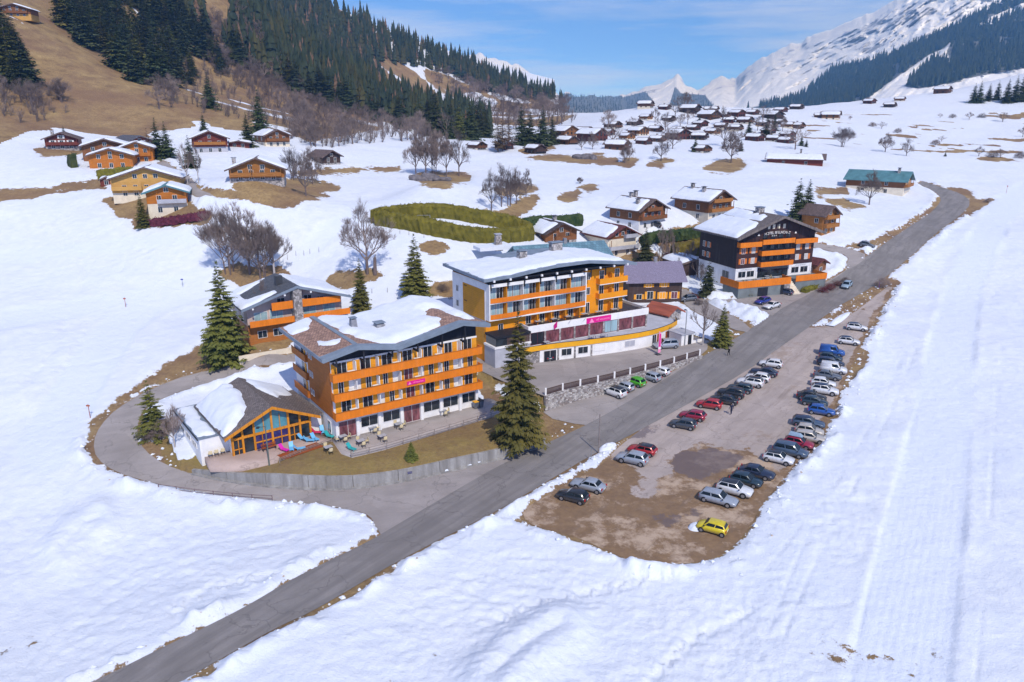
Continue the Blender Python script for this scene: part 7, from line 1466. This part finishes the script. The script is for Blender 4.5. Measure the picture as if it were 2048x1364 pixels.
for (u, v, dr, m_, lab) in [(605,880,.6,'l_blue','sky blue lounger nearest the annex doors'),(617,884,1.0,'l_blue','sky blue lounger second from the annex doors'),(629,880,.2,'l_blue','sky blue lounger leaning beside the red one'),(632,868,.9,'l_red','raspberry red lounger among the blue ones'),(645,865,-.2,'l_blue','sky blue lounger behind the red one'),(658,875,.4,'l_teal','teal lounger at the hotel corner'),(583,899,-.3,'l_blue','upright sky blue lounger in front of the purple glazing'),(598,901,1.3,'l_blue','flat sky blue lounger in front of the purple glazing'),(567,902,.4,'l_pink','magenta seat in front of the purple glazing'),(702,900,.3,'l_teal','teal seat by the terrace railing')]: lounger(lab, u, v, FN[3] + dr, M[m_])
p = local_of(734, 860); t = thing('folded_parasol', 'bright green folded parasol beside the dining window', 'parasol', p); m = MB(); m.cyl((0, 0, 0), (0, 0, 2.0), .03, n=6); m.build('pole', M['metal'], t); m = MB(); m.cyl((0, 0, .9), (.05, 0, 1.95), .42, .05, n=9); m.build('canopy', simple('lime_green_cloth', (.10, .62, .03), .7), t)
t = thing('bench', 'red brown slatted bench in front of the annex glazing', 'bench', (*_an(4.4, -1.0), 2.0), FN[3])
for k in range(3): boxes('seat_slat', M['door_wood'], t, (-1.0, 1.0, -.3 + .17 * k, -.17 + .17 * k, .42, .46))
for k in range(2): boxes('back_slat', M['door_wood'], t, (-1.0, 1.0, .2, .24, .55 + .18 * k, .68 + .18 * k))
for sx in (-.85, .85): boxes('leg', M['dark_metal'], t, (sx - .04, sx + .04, -.28, .19, 0, .419))
t = thing('plank_deck', 'low red brown plank deck at the edge of the annex terrace', 'deck', (*_an(7.6, -4.0), 1.95), FN[3] + .12)
for k in range(9): boxes('plank', M['door_wood'], t, (-2.9, 2.9, -.9 + .2 * k, -.72 + .2 * k, .06, .13))
# white tables on the balconies of hotel A
BT_ = None
for k in range(3):
    for i, x in enumerate((2.6, 6.1, 9.3, 12.6, 16.0, 19.1)):
        if (i + k) % 4 == 3: continue
        px, py = loc2w(FA, x, -.75); 
        if BT_ is None:
            BT_ = thing('balcony_table', '', 'table', (0, 0, 0), 0, 'white balcony tables'); boxes('table_top', M['frame'], BT_, (-.55, .55, -.32, .32, .9, .96)); 
            for sx in (-.45, .45): boxes('leg', M['frame'], BT_, (sx - .03, sx + .03, -.25, .25, 0, .899))
            o = BT_
        else: o = copy_tree(BT_)
        o['label'] = f"white table on the {['lowest', 'middle', 'top'][k]} orange balcony near its {ORD[i]} bay from the left"; o.location = (px, py, FA[2] + 3.35 + 2.77 * k + .003); o.rotation_euler = (0, 0, FA[3])
# deck and roof terrace furniture of hotel B, terrace of hotel C
for i, (x, y, z) in enumerate([(10, -1.4, 5.76), (13.4, -1.5, 5.76), (16.6, -1.4, 5.76), (20.3, -1.5, 5.76), (23.5, -1.6, 5.76), (27.2, -1.7, 5.76)]):
    px, py = loc2w(FB, x, y); put(TB, used_t, (px, py, 3 + z), FB[3], f'table on the roof terrace of the orange hotel, {ORD[i]} from the left', 'roof terrace tables'); put(CH, used_c, (*loc2w(FB, x + .9, y), 3 + z), FB[3] - 1.57, f'chair on the roof terrace of the orange hotel, {ORD[i]} from the left', 'roof terrace chairs')
for i, (x, y) in enumerate([(19.5, -5.2), (22.0, -5.5), (10.2, -4.0)]): put(TB, used_t, (*loc2w(FB, x, y), 3 + 2.51), FB[3], ['table on the curved deck below the sign', 'table on the curved deck right of the sign', 'table on the curved deck at its left end'][i], 'deck tables')
for i, (x, y) in enumerate([(-1.5, -3.5), (1.2, -3.6), (3.8, -3.6), (6.5, -3.4), (9.0, -3.4), (8, -1.4)]):
    put(TB, used_t, (*loc2w(FC, x, y), FC[2] - .11), FC[3], f'table on the terrace of the dark wooden hotel, {ORD[i]} from its left end' if i < 5 else 'table at the dining room front of the dark wooden hotel', 'terrace tables of the dark hotel'); put(CH, used_c, (*loc2w(FC, x + .9, y), FC[2] - .11), FC[3] - 1.57, f'chair on the terrace of the dark wooden hotel, {ORD[i]} from its left end' if i < 5 else 'chair at the dining room front of the dark wooden hotel', 'terrace chairs of the dark hotel')
M['pot'] = simple('pale_pot', (.62, .55, .45), .8)
for (u, v, lab) in ((1495,592,'left potted conifer at the garage of the dark hotel'),(1521,588,'right potted conifer at the garage of the dark hotel')):
    p = G(u, v); t = thing('potted_conifer', lab, 'plant', tuple(map(float, p + np.array([0, 0, .08])))); m = MB(); m.cyl((0, 0, 0), (0, 0, .6), .3, .38, n=10); m.build('pot', M['pot'], t); o = new_obj('foliage', SPR[1][0], t, (0, 0, .4)); o.scale = (5.2, 5.2, 2.7)
# swing frame, stone chimney house, stump, boulders, blue plate
p = G(848, 449); t = thing('swing_frame', 'thin metal swing frame inside the hedged garden', 'swing', tuple(map(float, p))); m = MB(); m.cyl((-1.6, 0, 2.2), (1.6, 0, 2.2), .05, n=6); m.build('crossbar', M['metal'], t)
for sx in (-1.5, 1.5):
    for sy in (-.7, .7): m = MB(); m.cyl((sx, sy, -.2), (sx, 0, 2.2), .045, n=6); m.build('leg', M['metal'], t)
p = at_d(996, 492, 166); t = thing('bread_oven', 'tapering stone chimney rising from a snow covered outhouse', 'outhouse', tuple(map(float, p)), .4); m = MB(); m.add([(-.9, -.8, -1), (.9, -.8, -1), (.9, .8, -1), (-.9, .8, -1), (-.55, -.5, 2.6), (.55, -.5, 2.6), (.55, .5, 2.6), (-.55, .5, 2.6)], [(0, 1, 5, 4), (1, 2, 6, 5), (2, 3, 7, 6), (3, 0, 4, 7), (4, 5, 6, 7)]); m.build('chimney', M['stone'], t); boxes('chimney_cap', M['greywall'], t, (-.75, .75, -.7, .7, 2.61, 2.8)); m = MB(); m.prism_y([(-5, -.6), (2.4, -.6), (2.4, .5), (-5, .1)], -2, 2.5); m.build('lean_to_roof', M['snow'], t)
p = G(740, 546); m = MB(); m.cyl((0, 0, -.3), (.12, 0, 3.4), .42, .3, n=9); m.cyl((.12, 0, 3.4), (.3, .1, 4.1), .18, .05, n=6); tag(m.build('tree_stump', M['bark'], loc=(float(p[0]) + 1.2, float(p[1]) - .8, float(p[2]))), 'tall broken stump beside the great bare tree', 'stump')
def boulder(label, u, v, r, seed, group=None):
    bm = bmesh.new(); bmesh.ops.create_icosphere(bm, subdivisions=3, radius=1.0); rg = random.Random(seed); ph = [rg.uniform(0, 6) for _ in range(6)]
    for v_ in bm.verts: c = v_.co; f = 1 + .18 * math.sin(3.1 * c.x + ph[0]) + .15 * math.sin(4.3 * c.y + ph[1]) + .12 * math.sin(5.2 * c.z + ph[2]) + .06 * math.sin(11 * c.x + ph[3]) * math.sin(9 * c.y + ph[4]); v_.co = Vector((c.x * 1.4, c.y, c.z * .75)) * f * r
    me = bpy.data.meshes.new('boulder'); bm.to_mesh(me); bm.free(); me.materials.append(M['boulder']); p = G(u, v); tag(new_obj('boulder', me, None, tuple(map(float, p))), label, 'boulder', group)
M['boulder'] = simple('grey_boulder', (.15, .135, .14), .95, .45, .9, bmp=.6)
for (u, v, r, lab) in ((838,362,2.4,'left boulder under the clump on the round brown mound'),(862,360,2.6,'largest boulder under the clump on the round brown mound'),(884,362,2.2,'right boulder under the clump on the round brown mound'),(1165,317,2.6,'dark boulder in the bank left of the village'),(1185,318,1.8,'small boulder in the bank left of the village')): boulder(lab, u, v, r, u)
p = along(WALL_A, LW * .585); q = (along(WALL_A, LW * .59) - along(WALL_A, LW * .58)); a = math.atan2(q[1], q[0]); o = thing('wall_plate', 'small blue plate fixed to the concrete wall', 'sign', (p[0], p[1], 1.15), a); boxes('plate', get_paint('brightblue'), o, (-.3, .3, -.46, -.4, -.15, .15)); boxes('bracket', M['metal'], o, (-.05, .05, -.4, -.36, -.1, .1))
# snow heaps
def heap(label, u, v, rx, ry, h, rot, seed):
    n = 22; V = []; Fs = []; p = G(u, v)
    for i in range(n + 1):
        for j in range(n + 1):
            x = -1 + 2 * i / n; y = -1 + 2 * j / n; r = math.hypot(x, y); z = h * max(0, 1 - r ** 2) ** .8 - .12 * (r > .8); xx = np.array([x * 3 + seed]); yy = np.array([y * 3.0]); z += float(fbm(xx, yy, seed, 4)[0]) * .5 * h * max(0, 1 - r); c, s_ = math.cos(rot), math.sin(rot); V.append((c * x * rx - s_ * y * ry, s_ * x * rx + c * y * ry, z))
    for i in range(n):
        for j in range(n): Fs.append((i * (n + 1) + j, (i + 1) * (n + 1) + j, (i + 1) * (n + 1) + j + 1, i * (n + 1) + j + 1))
    me = bpy.data.meshes.new('snow_heap'); me.from_pydata(V, [], Fs); me.materials.append(M['snow']); me.polygons.foreach_set('use_smooth', [True] * len(Fs)); me.update(); tag(new_obj('snow_heap', me, None, tuple(map(float, p))), label, 'snow heap')
heap('small grey snow heap in front of the yellow car', 1394, 1055, 1.2, .9, .55, .4, 3); heap('dirty snow heap beside the roadside pole', 1216, 896, 2.0, 1.0, .6, .8, 5)
a_ = G(1655, 655); b_ = G(1715, 612); heap('ploughed snow strip between road and car park', 1682, 636, 7.0, .9, .5, math.atan2(b_[1] - a_[1], b_[0] - a_[0]), 6)
# people
M['navy_cloth'] = simple('navy_clothing', (.018, .024, .055), .85); M['black_cloth'] = simple('black_clothing', (.012, .012, .014), .85); M['skin'] = simple('skin', (.50, .30, .22), .6, .08); M['hair'] = simple('dark_hair', (.03, .02, .015), .7); M['pink_cloth'] = simple('pink_clothing', (.55, .08, .16), .8); M['shoe'] = simple('pale_shoes', (.5, .48, .45), .7)
def person(label, p, rot, h, top, bottom, stride=.25, arms=.12):
    t = thing('person', label, 'person', tuple(map(float, p)), rot); s = h / 1.75
    J = dict(pel=(0, 0, .95), wai=(0, 0, 1.1), che=(0, -.01, 1.32), nek=(0, 0, 1.47), hed=(0, -.02, 1.56), hdt=(0, -.02, 1.68), hl=(-.1, 0, .9), hr=(.1, 0, .9), kl=(-.1, -stride * .55, .5), kr=(.1, stride * .25, .5), al=(-.1, -stride * .7, .09), ar=(.1, stride * .95, .12), tl=(-.11, -stride * .7 - .17, .04), trr=(.11, stride * .95 - .16, .05), sl=(-.19, 0, 1.38), sr=(.19, 0, 1.38), el=(-.25, arms, 1.12), er=(.25, -arms * .6, 1.12), wl=(-.25, arms * .4, .88), wr=(.24, -arms * 2.0, .92), fl=(-.245, arms * .2, .79), fr=(.235, -arms * 2.4, .84))
    RD = dict(pel=(.15, .11), wai=(.14, .1), che=(.17, .115), nek=(.055, .055), hed=(.08, .095), hdt=(.07, .08), hl=(.09, .09), hr=(.09, .09), kl=(.06, .06), kr=(.06, .06), al=(.042, .042), ar=(.042, .042), tl=(.04, .035), trr=(.04, .035), sl=(.065, .065), sr=(.065, .065), el=(.045, .045), er=(.045, .045), wl=(.032, .032), wr=(.032, .032), fl=(.035, .022), fr=(.035, .022))
    names = list(J); E = [('pel', 'wai'), ('wai', 'che'), ('che', 'nek'), ('nek', 'hed'), ('hed', 'hdt'), ('pel', 'hl'), ('pel', 'hr'), ('hl', 'kl'), ('hr', 'kr'), ('kl', 'al'), ('kr', 'ar'), ('al', 'tl'), ('ar', 'trr'), ('che', 'sl'), ('che', 'sr'), ('sl', 'el'), ('sr', 'er'), ('el', 'wl'), ('er', 'wr'), ('wl', 'fl'), ('wr', 'fr')]
    me = bpy.data.meshes.new('skeleton'); me.from_pydata([tuple(c * s for c in J[n]) for n in names], [(names.index(a), names.index(b)) for a, b in E], []); o = bpy.data.objects.new('skeleton', me); COL.objects.link(o); md = o.modifiers.new('skin', 'SKIN')
    for i, n in enumerate(names): sv = me.skin_vertices[0].data[i]; sv.radius = tuple(r * s for r in RD[n]); sv.use_root = n == 'pel'
    o.modifiers.new('sub', 'SUBSURF').levels = 1; dg = bpy.context.evaluated_depsgraph_get(); bm_ = bpy.data.meshes.new_from_object(o.evaluated_get(dg)); bpy.data.objects.remove(o); bm_.name = 'body'; bm_.materials.clear()
    for k in (top, bottom, M['skin'], M['shoe'], M['hair']): bm_.materials.append(k)
    for f in bm_.polygons:
        c = f.center / s; f.use_smooth = True; f.material_index = 3 if c.z < .1 else 1 if c.z < .98 and abs(c.x) < .2 else (2 if (abs(c.x) > .2 and c.z < .87) else 0) if c.z < 1.47 else (4 if c.z > 1.62 or c.y > .03 else 2)
    new_obj('body', bm_, t); return t
person('person in dark blue clothes standing among the parked cars', G(1462, 830) + np.array([0, 0, .04]), math.radians(200), 1.9, M['navy_cloth'], M['navy_cloth'], .1); person('person in black walking across the main road', G(1457, 713) + np.array([0, 0, .06]), math.radians(300), 1.75, M['black_cloth'], M['black_cloth'], .28); person('person in pink jacket beside the black car of the middle row', G(1457, 808) + np.array([0, 0, .03]), math.radians(170), 1.7, M['pink_cloth'], M['black_cloth'], .08)
# trees between the village houses
VT = [(1265,262),(1345,300),(1335,298),(1330,268),(1360,255),(1375,250),(1350,235),(1368,222),(1460,300),(1470,296),(1448,292),(1445,252),(1515,262),(1525,240),(1540,276),(1590,300),(1565,262),(1310,246),(1224,292),(1216,262),(1420,236),(1376,216)]
for i, (u, v) in enumerate(VT): p = G(u, v); plant('brown leafless tree between the far village houses, ' + ORD[sorted(q[0] for q in VT).index(u)] + ' from the left', 'tree', 'bare_tree', BS[i % 3], p, 9 + (i % 4) * 1.5, .9, 'leafless trees of the distant village')

# clods of ploughed snow along the road and car park edges, too many to count
def clods(name, label, pts, mat, rr, seed):
    rg = np.random.default_rng(seed); base = np.array([(1, 0, 0), (-1, 0, 0), (0, 1, 0), (0, -1, 0), (0, 0, 1), (0, 0, -1.0)]); F8 = [(0, 2, 4), (2, 1, 4), (1, 3, 4), (3, 0, 4), (2, 0, 5), (1, 2, 5), (3, 1, 5), (0, 3, 5)]; VV = []; FF = []
    for i, (x, y, z) in enumerate(pts): r = rr[0] + (rr[1] - rr[0]) * rg.random() ** 2.2; q = base * r * rg.uniform(.6, 1.3, (6, 1)) * np.array([1, 1, .7]); a = rg.uniform(0, 6.28); c, s_ = math.cos(a), math.sin(a); VV.append(np.column_stack([q[:, 0] * c - q[:, 1] * s_ + x, q[:, 0] * s_ + q[:, 1] * c + y, q[:, 2] + z + r * .15])); FF += [tuple(k + 6 * i for k in f) for f in F8]
    me = bpy.data.meshes.new(name); me.from_pydata(np.vstack(VV).tolist(), [], FF); me.materials.append(mat); me.update(); tag(new_obj(name, me), label, 'snow clods', kind='stuff')
dg_ = bpy.context.evaluated_depsgraph_get(); ter = bpy.data.objects['terrain']; rg2 = np.random.default_rng(12); cp = []; dp = []
for poly, n in ((W_ROAD, 1700), (W_LOOP, 700), (W_LOT, 1100)):
    P = np.array(poly); Q = np.vstack([P, P[:1]]); L_ = np.r_[0, np.cumsum(np.hypot(*np.diff(Q, axis=0).T))]; ss = rg2.uniform(0, L_[-1], n)
    xs_ = np.interp(ss, L_, Q[:, 0]) + rg2.normal(0, 1.0, n); ys_ = np.interp(ss, L_, Q[:, 1]) + rg2.normal(0, 1.0, n)
    dm = np.minimum.reduce([_sdf_poly(xs_, ys_, np.array(p_)) for p_ in (W_ROAD, W_LOOP, W_LOT, W_PS, PLAT_A, PLAT_B, W_FC, W_DC)])
    for x, y in zip(xs_[(dm > .15) & (ys_ < 235) & (ys_ > 30)], ys_[(dm > .15) & (ys_ < 235) & (ys_ > 30)]):
        ok, loc, nor, _i = ter.ray_cast(Vector((float(x), float(y), 60)), Vector((0, 0, -1)))
        if ok: (cp if rg2.random() < .86 else dp).append(tuple(loc))
clods('snow_clods', 'clods of ploughed snow strewn along the road and car park edges', cp, M['snow'], (.07, .42), 4); clods('dirty_clods', 'brown dirty clods strewn along the road and car park edges', dp, simple('dirty_snow', (.42, .34, .28), .9, .4, 3), (.06, .26), 5)
# ------------------------------------------------------------------ mountains
def mountain_mat():
    m, nt, b = mat_base('alpine_snow_and_rock'); A = lambda n: N(nt, 'ShaderNodeAttribute', attribute_name=n).outputs['Fac']
    s1 = noise(nt, 0.006, 8, .68, (1, 1, 1)); s2 = noise(nt, 0.03, 7, .72, (1.0, 1.0, .45)); geo = N(nt, 'ShaderNodeNewGeometry'); sp = N(nt, 'ShaderNodeSeparateXYZ'); nt.links.new(geo.outputs['Normal'], sp.inputs[0])
    steep = ramp(nt, sp.outputs[2], [(.45, (1, 1, 1)), (.80, (0, 0, 0))])
    e = mathn(nt, 'ADD', mathn(nt, 'ADD', mathn(nt, 'MULTIPLY', A('rock'), .50), mathn(nt, 'MULTIPLY', steep, .28)), mathn(nt, 'ADD', mathn(nt, 'MULTIPLY', mathn(nt, 'SUBTRACT', s1, .5), 1.1), mathn(nt, 'MULTIPLY', mathn(nt, 'SUBTRACT', s2, .5), .8)))
    rk = ramp(nt, e, [(.50, (0, 0, 0)), (.62, (1, 1, 1))]); rc = ramp(nt, s2, [(.3, (.10, .11, .14)), (.7, (.25, .26, .30))]); c = mixc(nt, mathn(nt, 'MULTIPLY', rk, .85), (.92, .925, .94), rc)
    ff = ramp(nt, mathn(nt, 'ADD', A('forest'), mathn(nt, 'MULTIPLY', mathn(nt, 'SUBTRACT', s2, .5), .6)), [(.42, (0, 0, 0)), (.6, (1, 1, 1))]); c = mixc(nt, mathn(nt, 'MULTIPLY', ff, .85), c, (.030, .042, .035))
    nt.links.new(c, b.inputs['Base Color']); b.inputs['Roughness'].default_value = .8; b.inputs['Specular IOR Level'].default_value = .15; bump(nt, b, mathn(nt, 'ADD', s2, s1), .7, 7.0); return m
M['mountain'] = mountain_mat()
FOREST_R = [[(1492,217),(1554,205),(1605,190),(1645,155),(1667,133),(1718,130),(1788,106),(1858,79),(1912,52),(1975,20),(2048,-10),(2060,0),(1985,32),(1900,85),(1889,97),(1858,109),(1827,132),(1768,172),(1729,203),(1647,214)],
 [(1893,101),(1920,62),(1979,50),(2060,15),(2060,135),(2000,145),(1928,158),(1905,140)], [(1807,172),(1873,113),(1900,135),(1925,163),(1835,178)], [(1240,196),(1290,183),(1305,200),(1310,222),(1240,222)], [(1350,172),(1362,186),(1410,190),(1426,210),(1420,222),(1335,222)], [(1118,186),(1245,191),(1245,226),(1118,226)]]
ROCK_R = [[(1680,60),(1760,30),(1850,0),(1900,20),(1800,70),(1720,110),(1690,100)], [(1560,100),(1640,70),(1620,100),(1550,120)], [(1340,150),(1365,160),(1420,175),(1480,150),(1500,130),(1520,135),(1480,180),(1400,190)], [(1690,100),(1830,60),(1860,75),(1740,115)], [(1250,185),(1300,170),(1340,170),(1300,200)]]
def mountain(name, label, ridge, d_base, v_base, ncol, nrow, seed, amp, back=6, forest=(), rock=()):
    R = np.array(ridge, float); R[:, 2] *= 1.7; R[:, 1] = np.maximum(R[:, 1], -95); db0 = d_base; d_base = lambda u_: db0(u_) * 1.45; u = np.linspace(R[0, 0], R[-1, 0], ncol); rv = np.interp(u, R[:, 0], R[:, 1]); rd = np.interp(u, R[:, 0], R[:, 2])
    rn = fbm(u / 16.0, u * 0 + seed, seed, 4) * 7; rv0 = rv; rv = rv0 + rn; t = np.linspace(0, 1, nrow); P = []; UU = []; VV = []
    for k in range(back):      # far side, falling away
        q = (back - k) / back; ridge_p = np.array([at_d(a, b, d) for a, b, d in zip(u, rv, rd)]); pb = ridge_p.copy(); pb[:, :2] *= 1 + .25 * q; pb[:, 2] -= q * 250; P.append(pb); UU.append(u); VV.append(rv * 0 - 999)
    for tt in t:
        v = rv0 + rn * math.exp(-tt * 16) + (v_base - rv0) * tt; d = rd + (d_base(u) - rd) * (tt ** .85)
        a_ = (v - rv0) / 15.0; n = ((.45 - np.abs(fbm(u / 95.0 + a_ * .25, a_ + u / 160.0, seed + 3, 5))) * amp + fbm(u / 15.0 + a_ * .6, a_ * 2.1, seed + 9, 4) * amp * .35) * min(1, tt * 6) * (1 - tt * .5); d = d * (1 + n)
        P.append(np.array([at_d(a, b, c) for a, b, c in zip(u, v, d)])); UU.append(u); VV.append(v)
    V = np.vstack(P); nr = back + nrow; ii = (np.arange(nr - 1)[:, None] * ncol + np.arange(ncol - 1)[None]).ravel(); Fq = np.column_stack([ii, ii + ncol, ii + ncol + 1, ii + 1])
    me = bpy.data.meshes.new(name); me.from_pydata(V.tolist(), [], Fq.tolist()); me.materials.append(M['mountain']); me.polygons.foreach_set('use_smooth', [True] * len(Fq)); me.update()
    if me.polygons[len(me.polygons) // 2].normal.z < 0: me.flip_normals()
    U = np.hstack(UU); Vv = np.hstack(VV); fo = np.zeros(len(U)); rk = np.zeros(len(U))
    for p in forest: fo = np.maximum(fo, np.clip(-_sdf_poly(U, Vv, np.array(p, float)) / 10 + .5, 0, 1))
    for p in rock: rk = np.maximum(rk, np.clip(-_sdf_poly(U, Vv, np.array(p, float)) / 18 + .5, 0, 1))
    for nm, a in (('forest', fo), ('rock', rk)): at_ = me.attributes.new(nm, 'FLOAT', 'POINT'); at_.data.foreach_set('value', a.astype(np.float32))
    tag(new_obj(name, me), label, kind='structure'); return np.column_stack([U, Vv]), V
RIDGE_R = [(1105,196,2600),(1130,187,2900),(1190,194,3200),(1250,190,4200),(1290,174,4200),(1320,167,4200),(1354,149,4200),(1372,172,4200),(1395,178,4300),(1420,163,4600),(1445,149,4800),(1470,159,4500),(1490,140,4200),(1508,129,4000),(1545,103,3800),(1600,84,3600),(1650,62,3300),(1705,42,3000),(1757,18,2800),(1790,-4,2700),(1850,-45,2600),(1950,-120,2500),(2100,-220,2400),(2400,-350,2300),(2900,-420,2200)]
UVm, Vm = mountain('mountain_range', 'snowy alpine range with grey rock bands and dark forest belt', RIDGE_R, lambda u: np.interp(u, [1100, 1250, 1500, 1800, 2048, 2900], [1900, 2300, 1700, 1150, 1000, 1000]), 236, 560, 130, 5, .07, forest=FOREST_R, rock=ROCK_R)
mountain('snow_hump', 'smooth snowy hump behind the wooded ridge', [(880,150,3600),(930,112,3600),(960,108,3500),(1000,119,3500),(1035,129,3500),(1070,149,3500),(1100,176,3500),(1140,215,3500)], lambda u: np.full(u.shape, 2600.), 236, 90, 30, 9, .04)
# spruces of the far forest belt, too many to count
from mathutils.kdtree import KDTree
kd = KDTree(len(UVm)); 
for i, (a, b) in enumerate(UVm): kd.insert((a, b, 0), i)
kd.balance()
fp = []; fq = []
for poly, n, sd in zip(FOREST_R, (2300, 1150, 260, 160, 200, 420), range(6)):
    for (a, b) in inside(poly, n, 80 + sd):
        if vnoise(np.array([a / 26.0]), np.array([b / 11.0]), 7)[0] > .33: continue
        r = kd.find_n((a, b, 0), 3); w = np.array([1 / (q[2] + .3) for q in r]); (fp if sd < 3 else fq).append((Vm[[q[1] for q in r]] * w[:, None]).sum(0) / w.sum())
mass('mountain_forest', 'dark blue spruce forest on the flank of the right hand mountain', fp, M['forest'], (24, 40), 8); mass('valley_forest', 'low dark blue wood on the far hills at the end of the valley', fq, M['forest'], (12, 22), 9)
# ------------------------------------------------------------------ the air
m = bpy.data.materials.new('valley_haze'); m.use_nodes = True; nt = m.node_tree; nt.nodes.clear(); o_ = nt.nodes.new('ShaderNodeOutputMaterial'); pv = nt.nodes.new('ShaderNodeVolumePrincipled')
pv.inputs['Color'].default_value = (0.20, 0.50, 1.0, 1); pv.inputs['Density'].default_value = HAZE; pv.inputs['Absorption Color'].default_value = (0.4, 0.4, 0.4, 1); pv.inputs['Anisotropy'].default_value = 0.0; nt.links.new(pv.outputs[0], o_.inputs['Volume'])
hz_ = MB(); hz_.box(-3500, 9000, -120, 9300, -14, 1180); hb = hz_.build('haze', m); tag(hb, 'thin blue valley haze', kind='stuff')
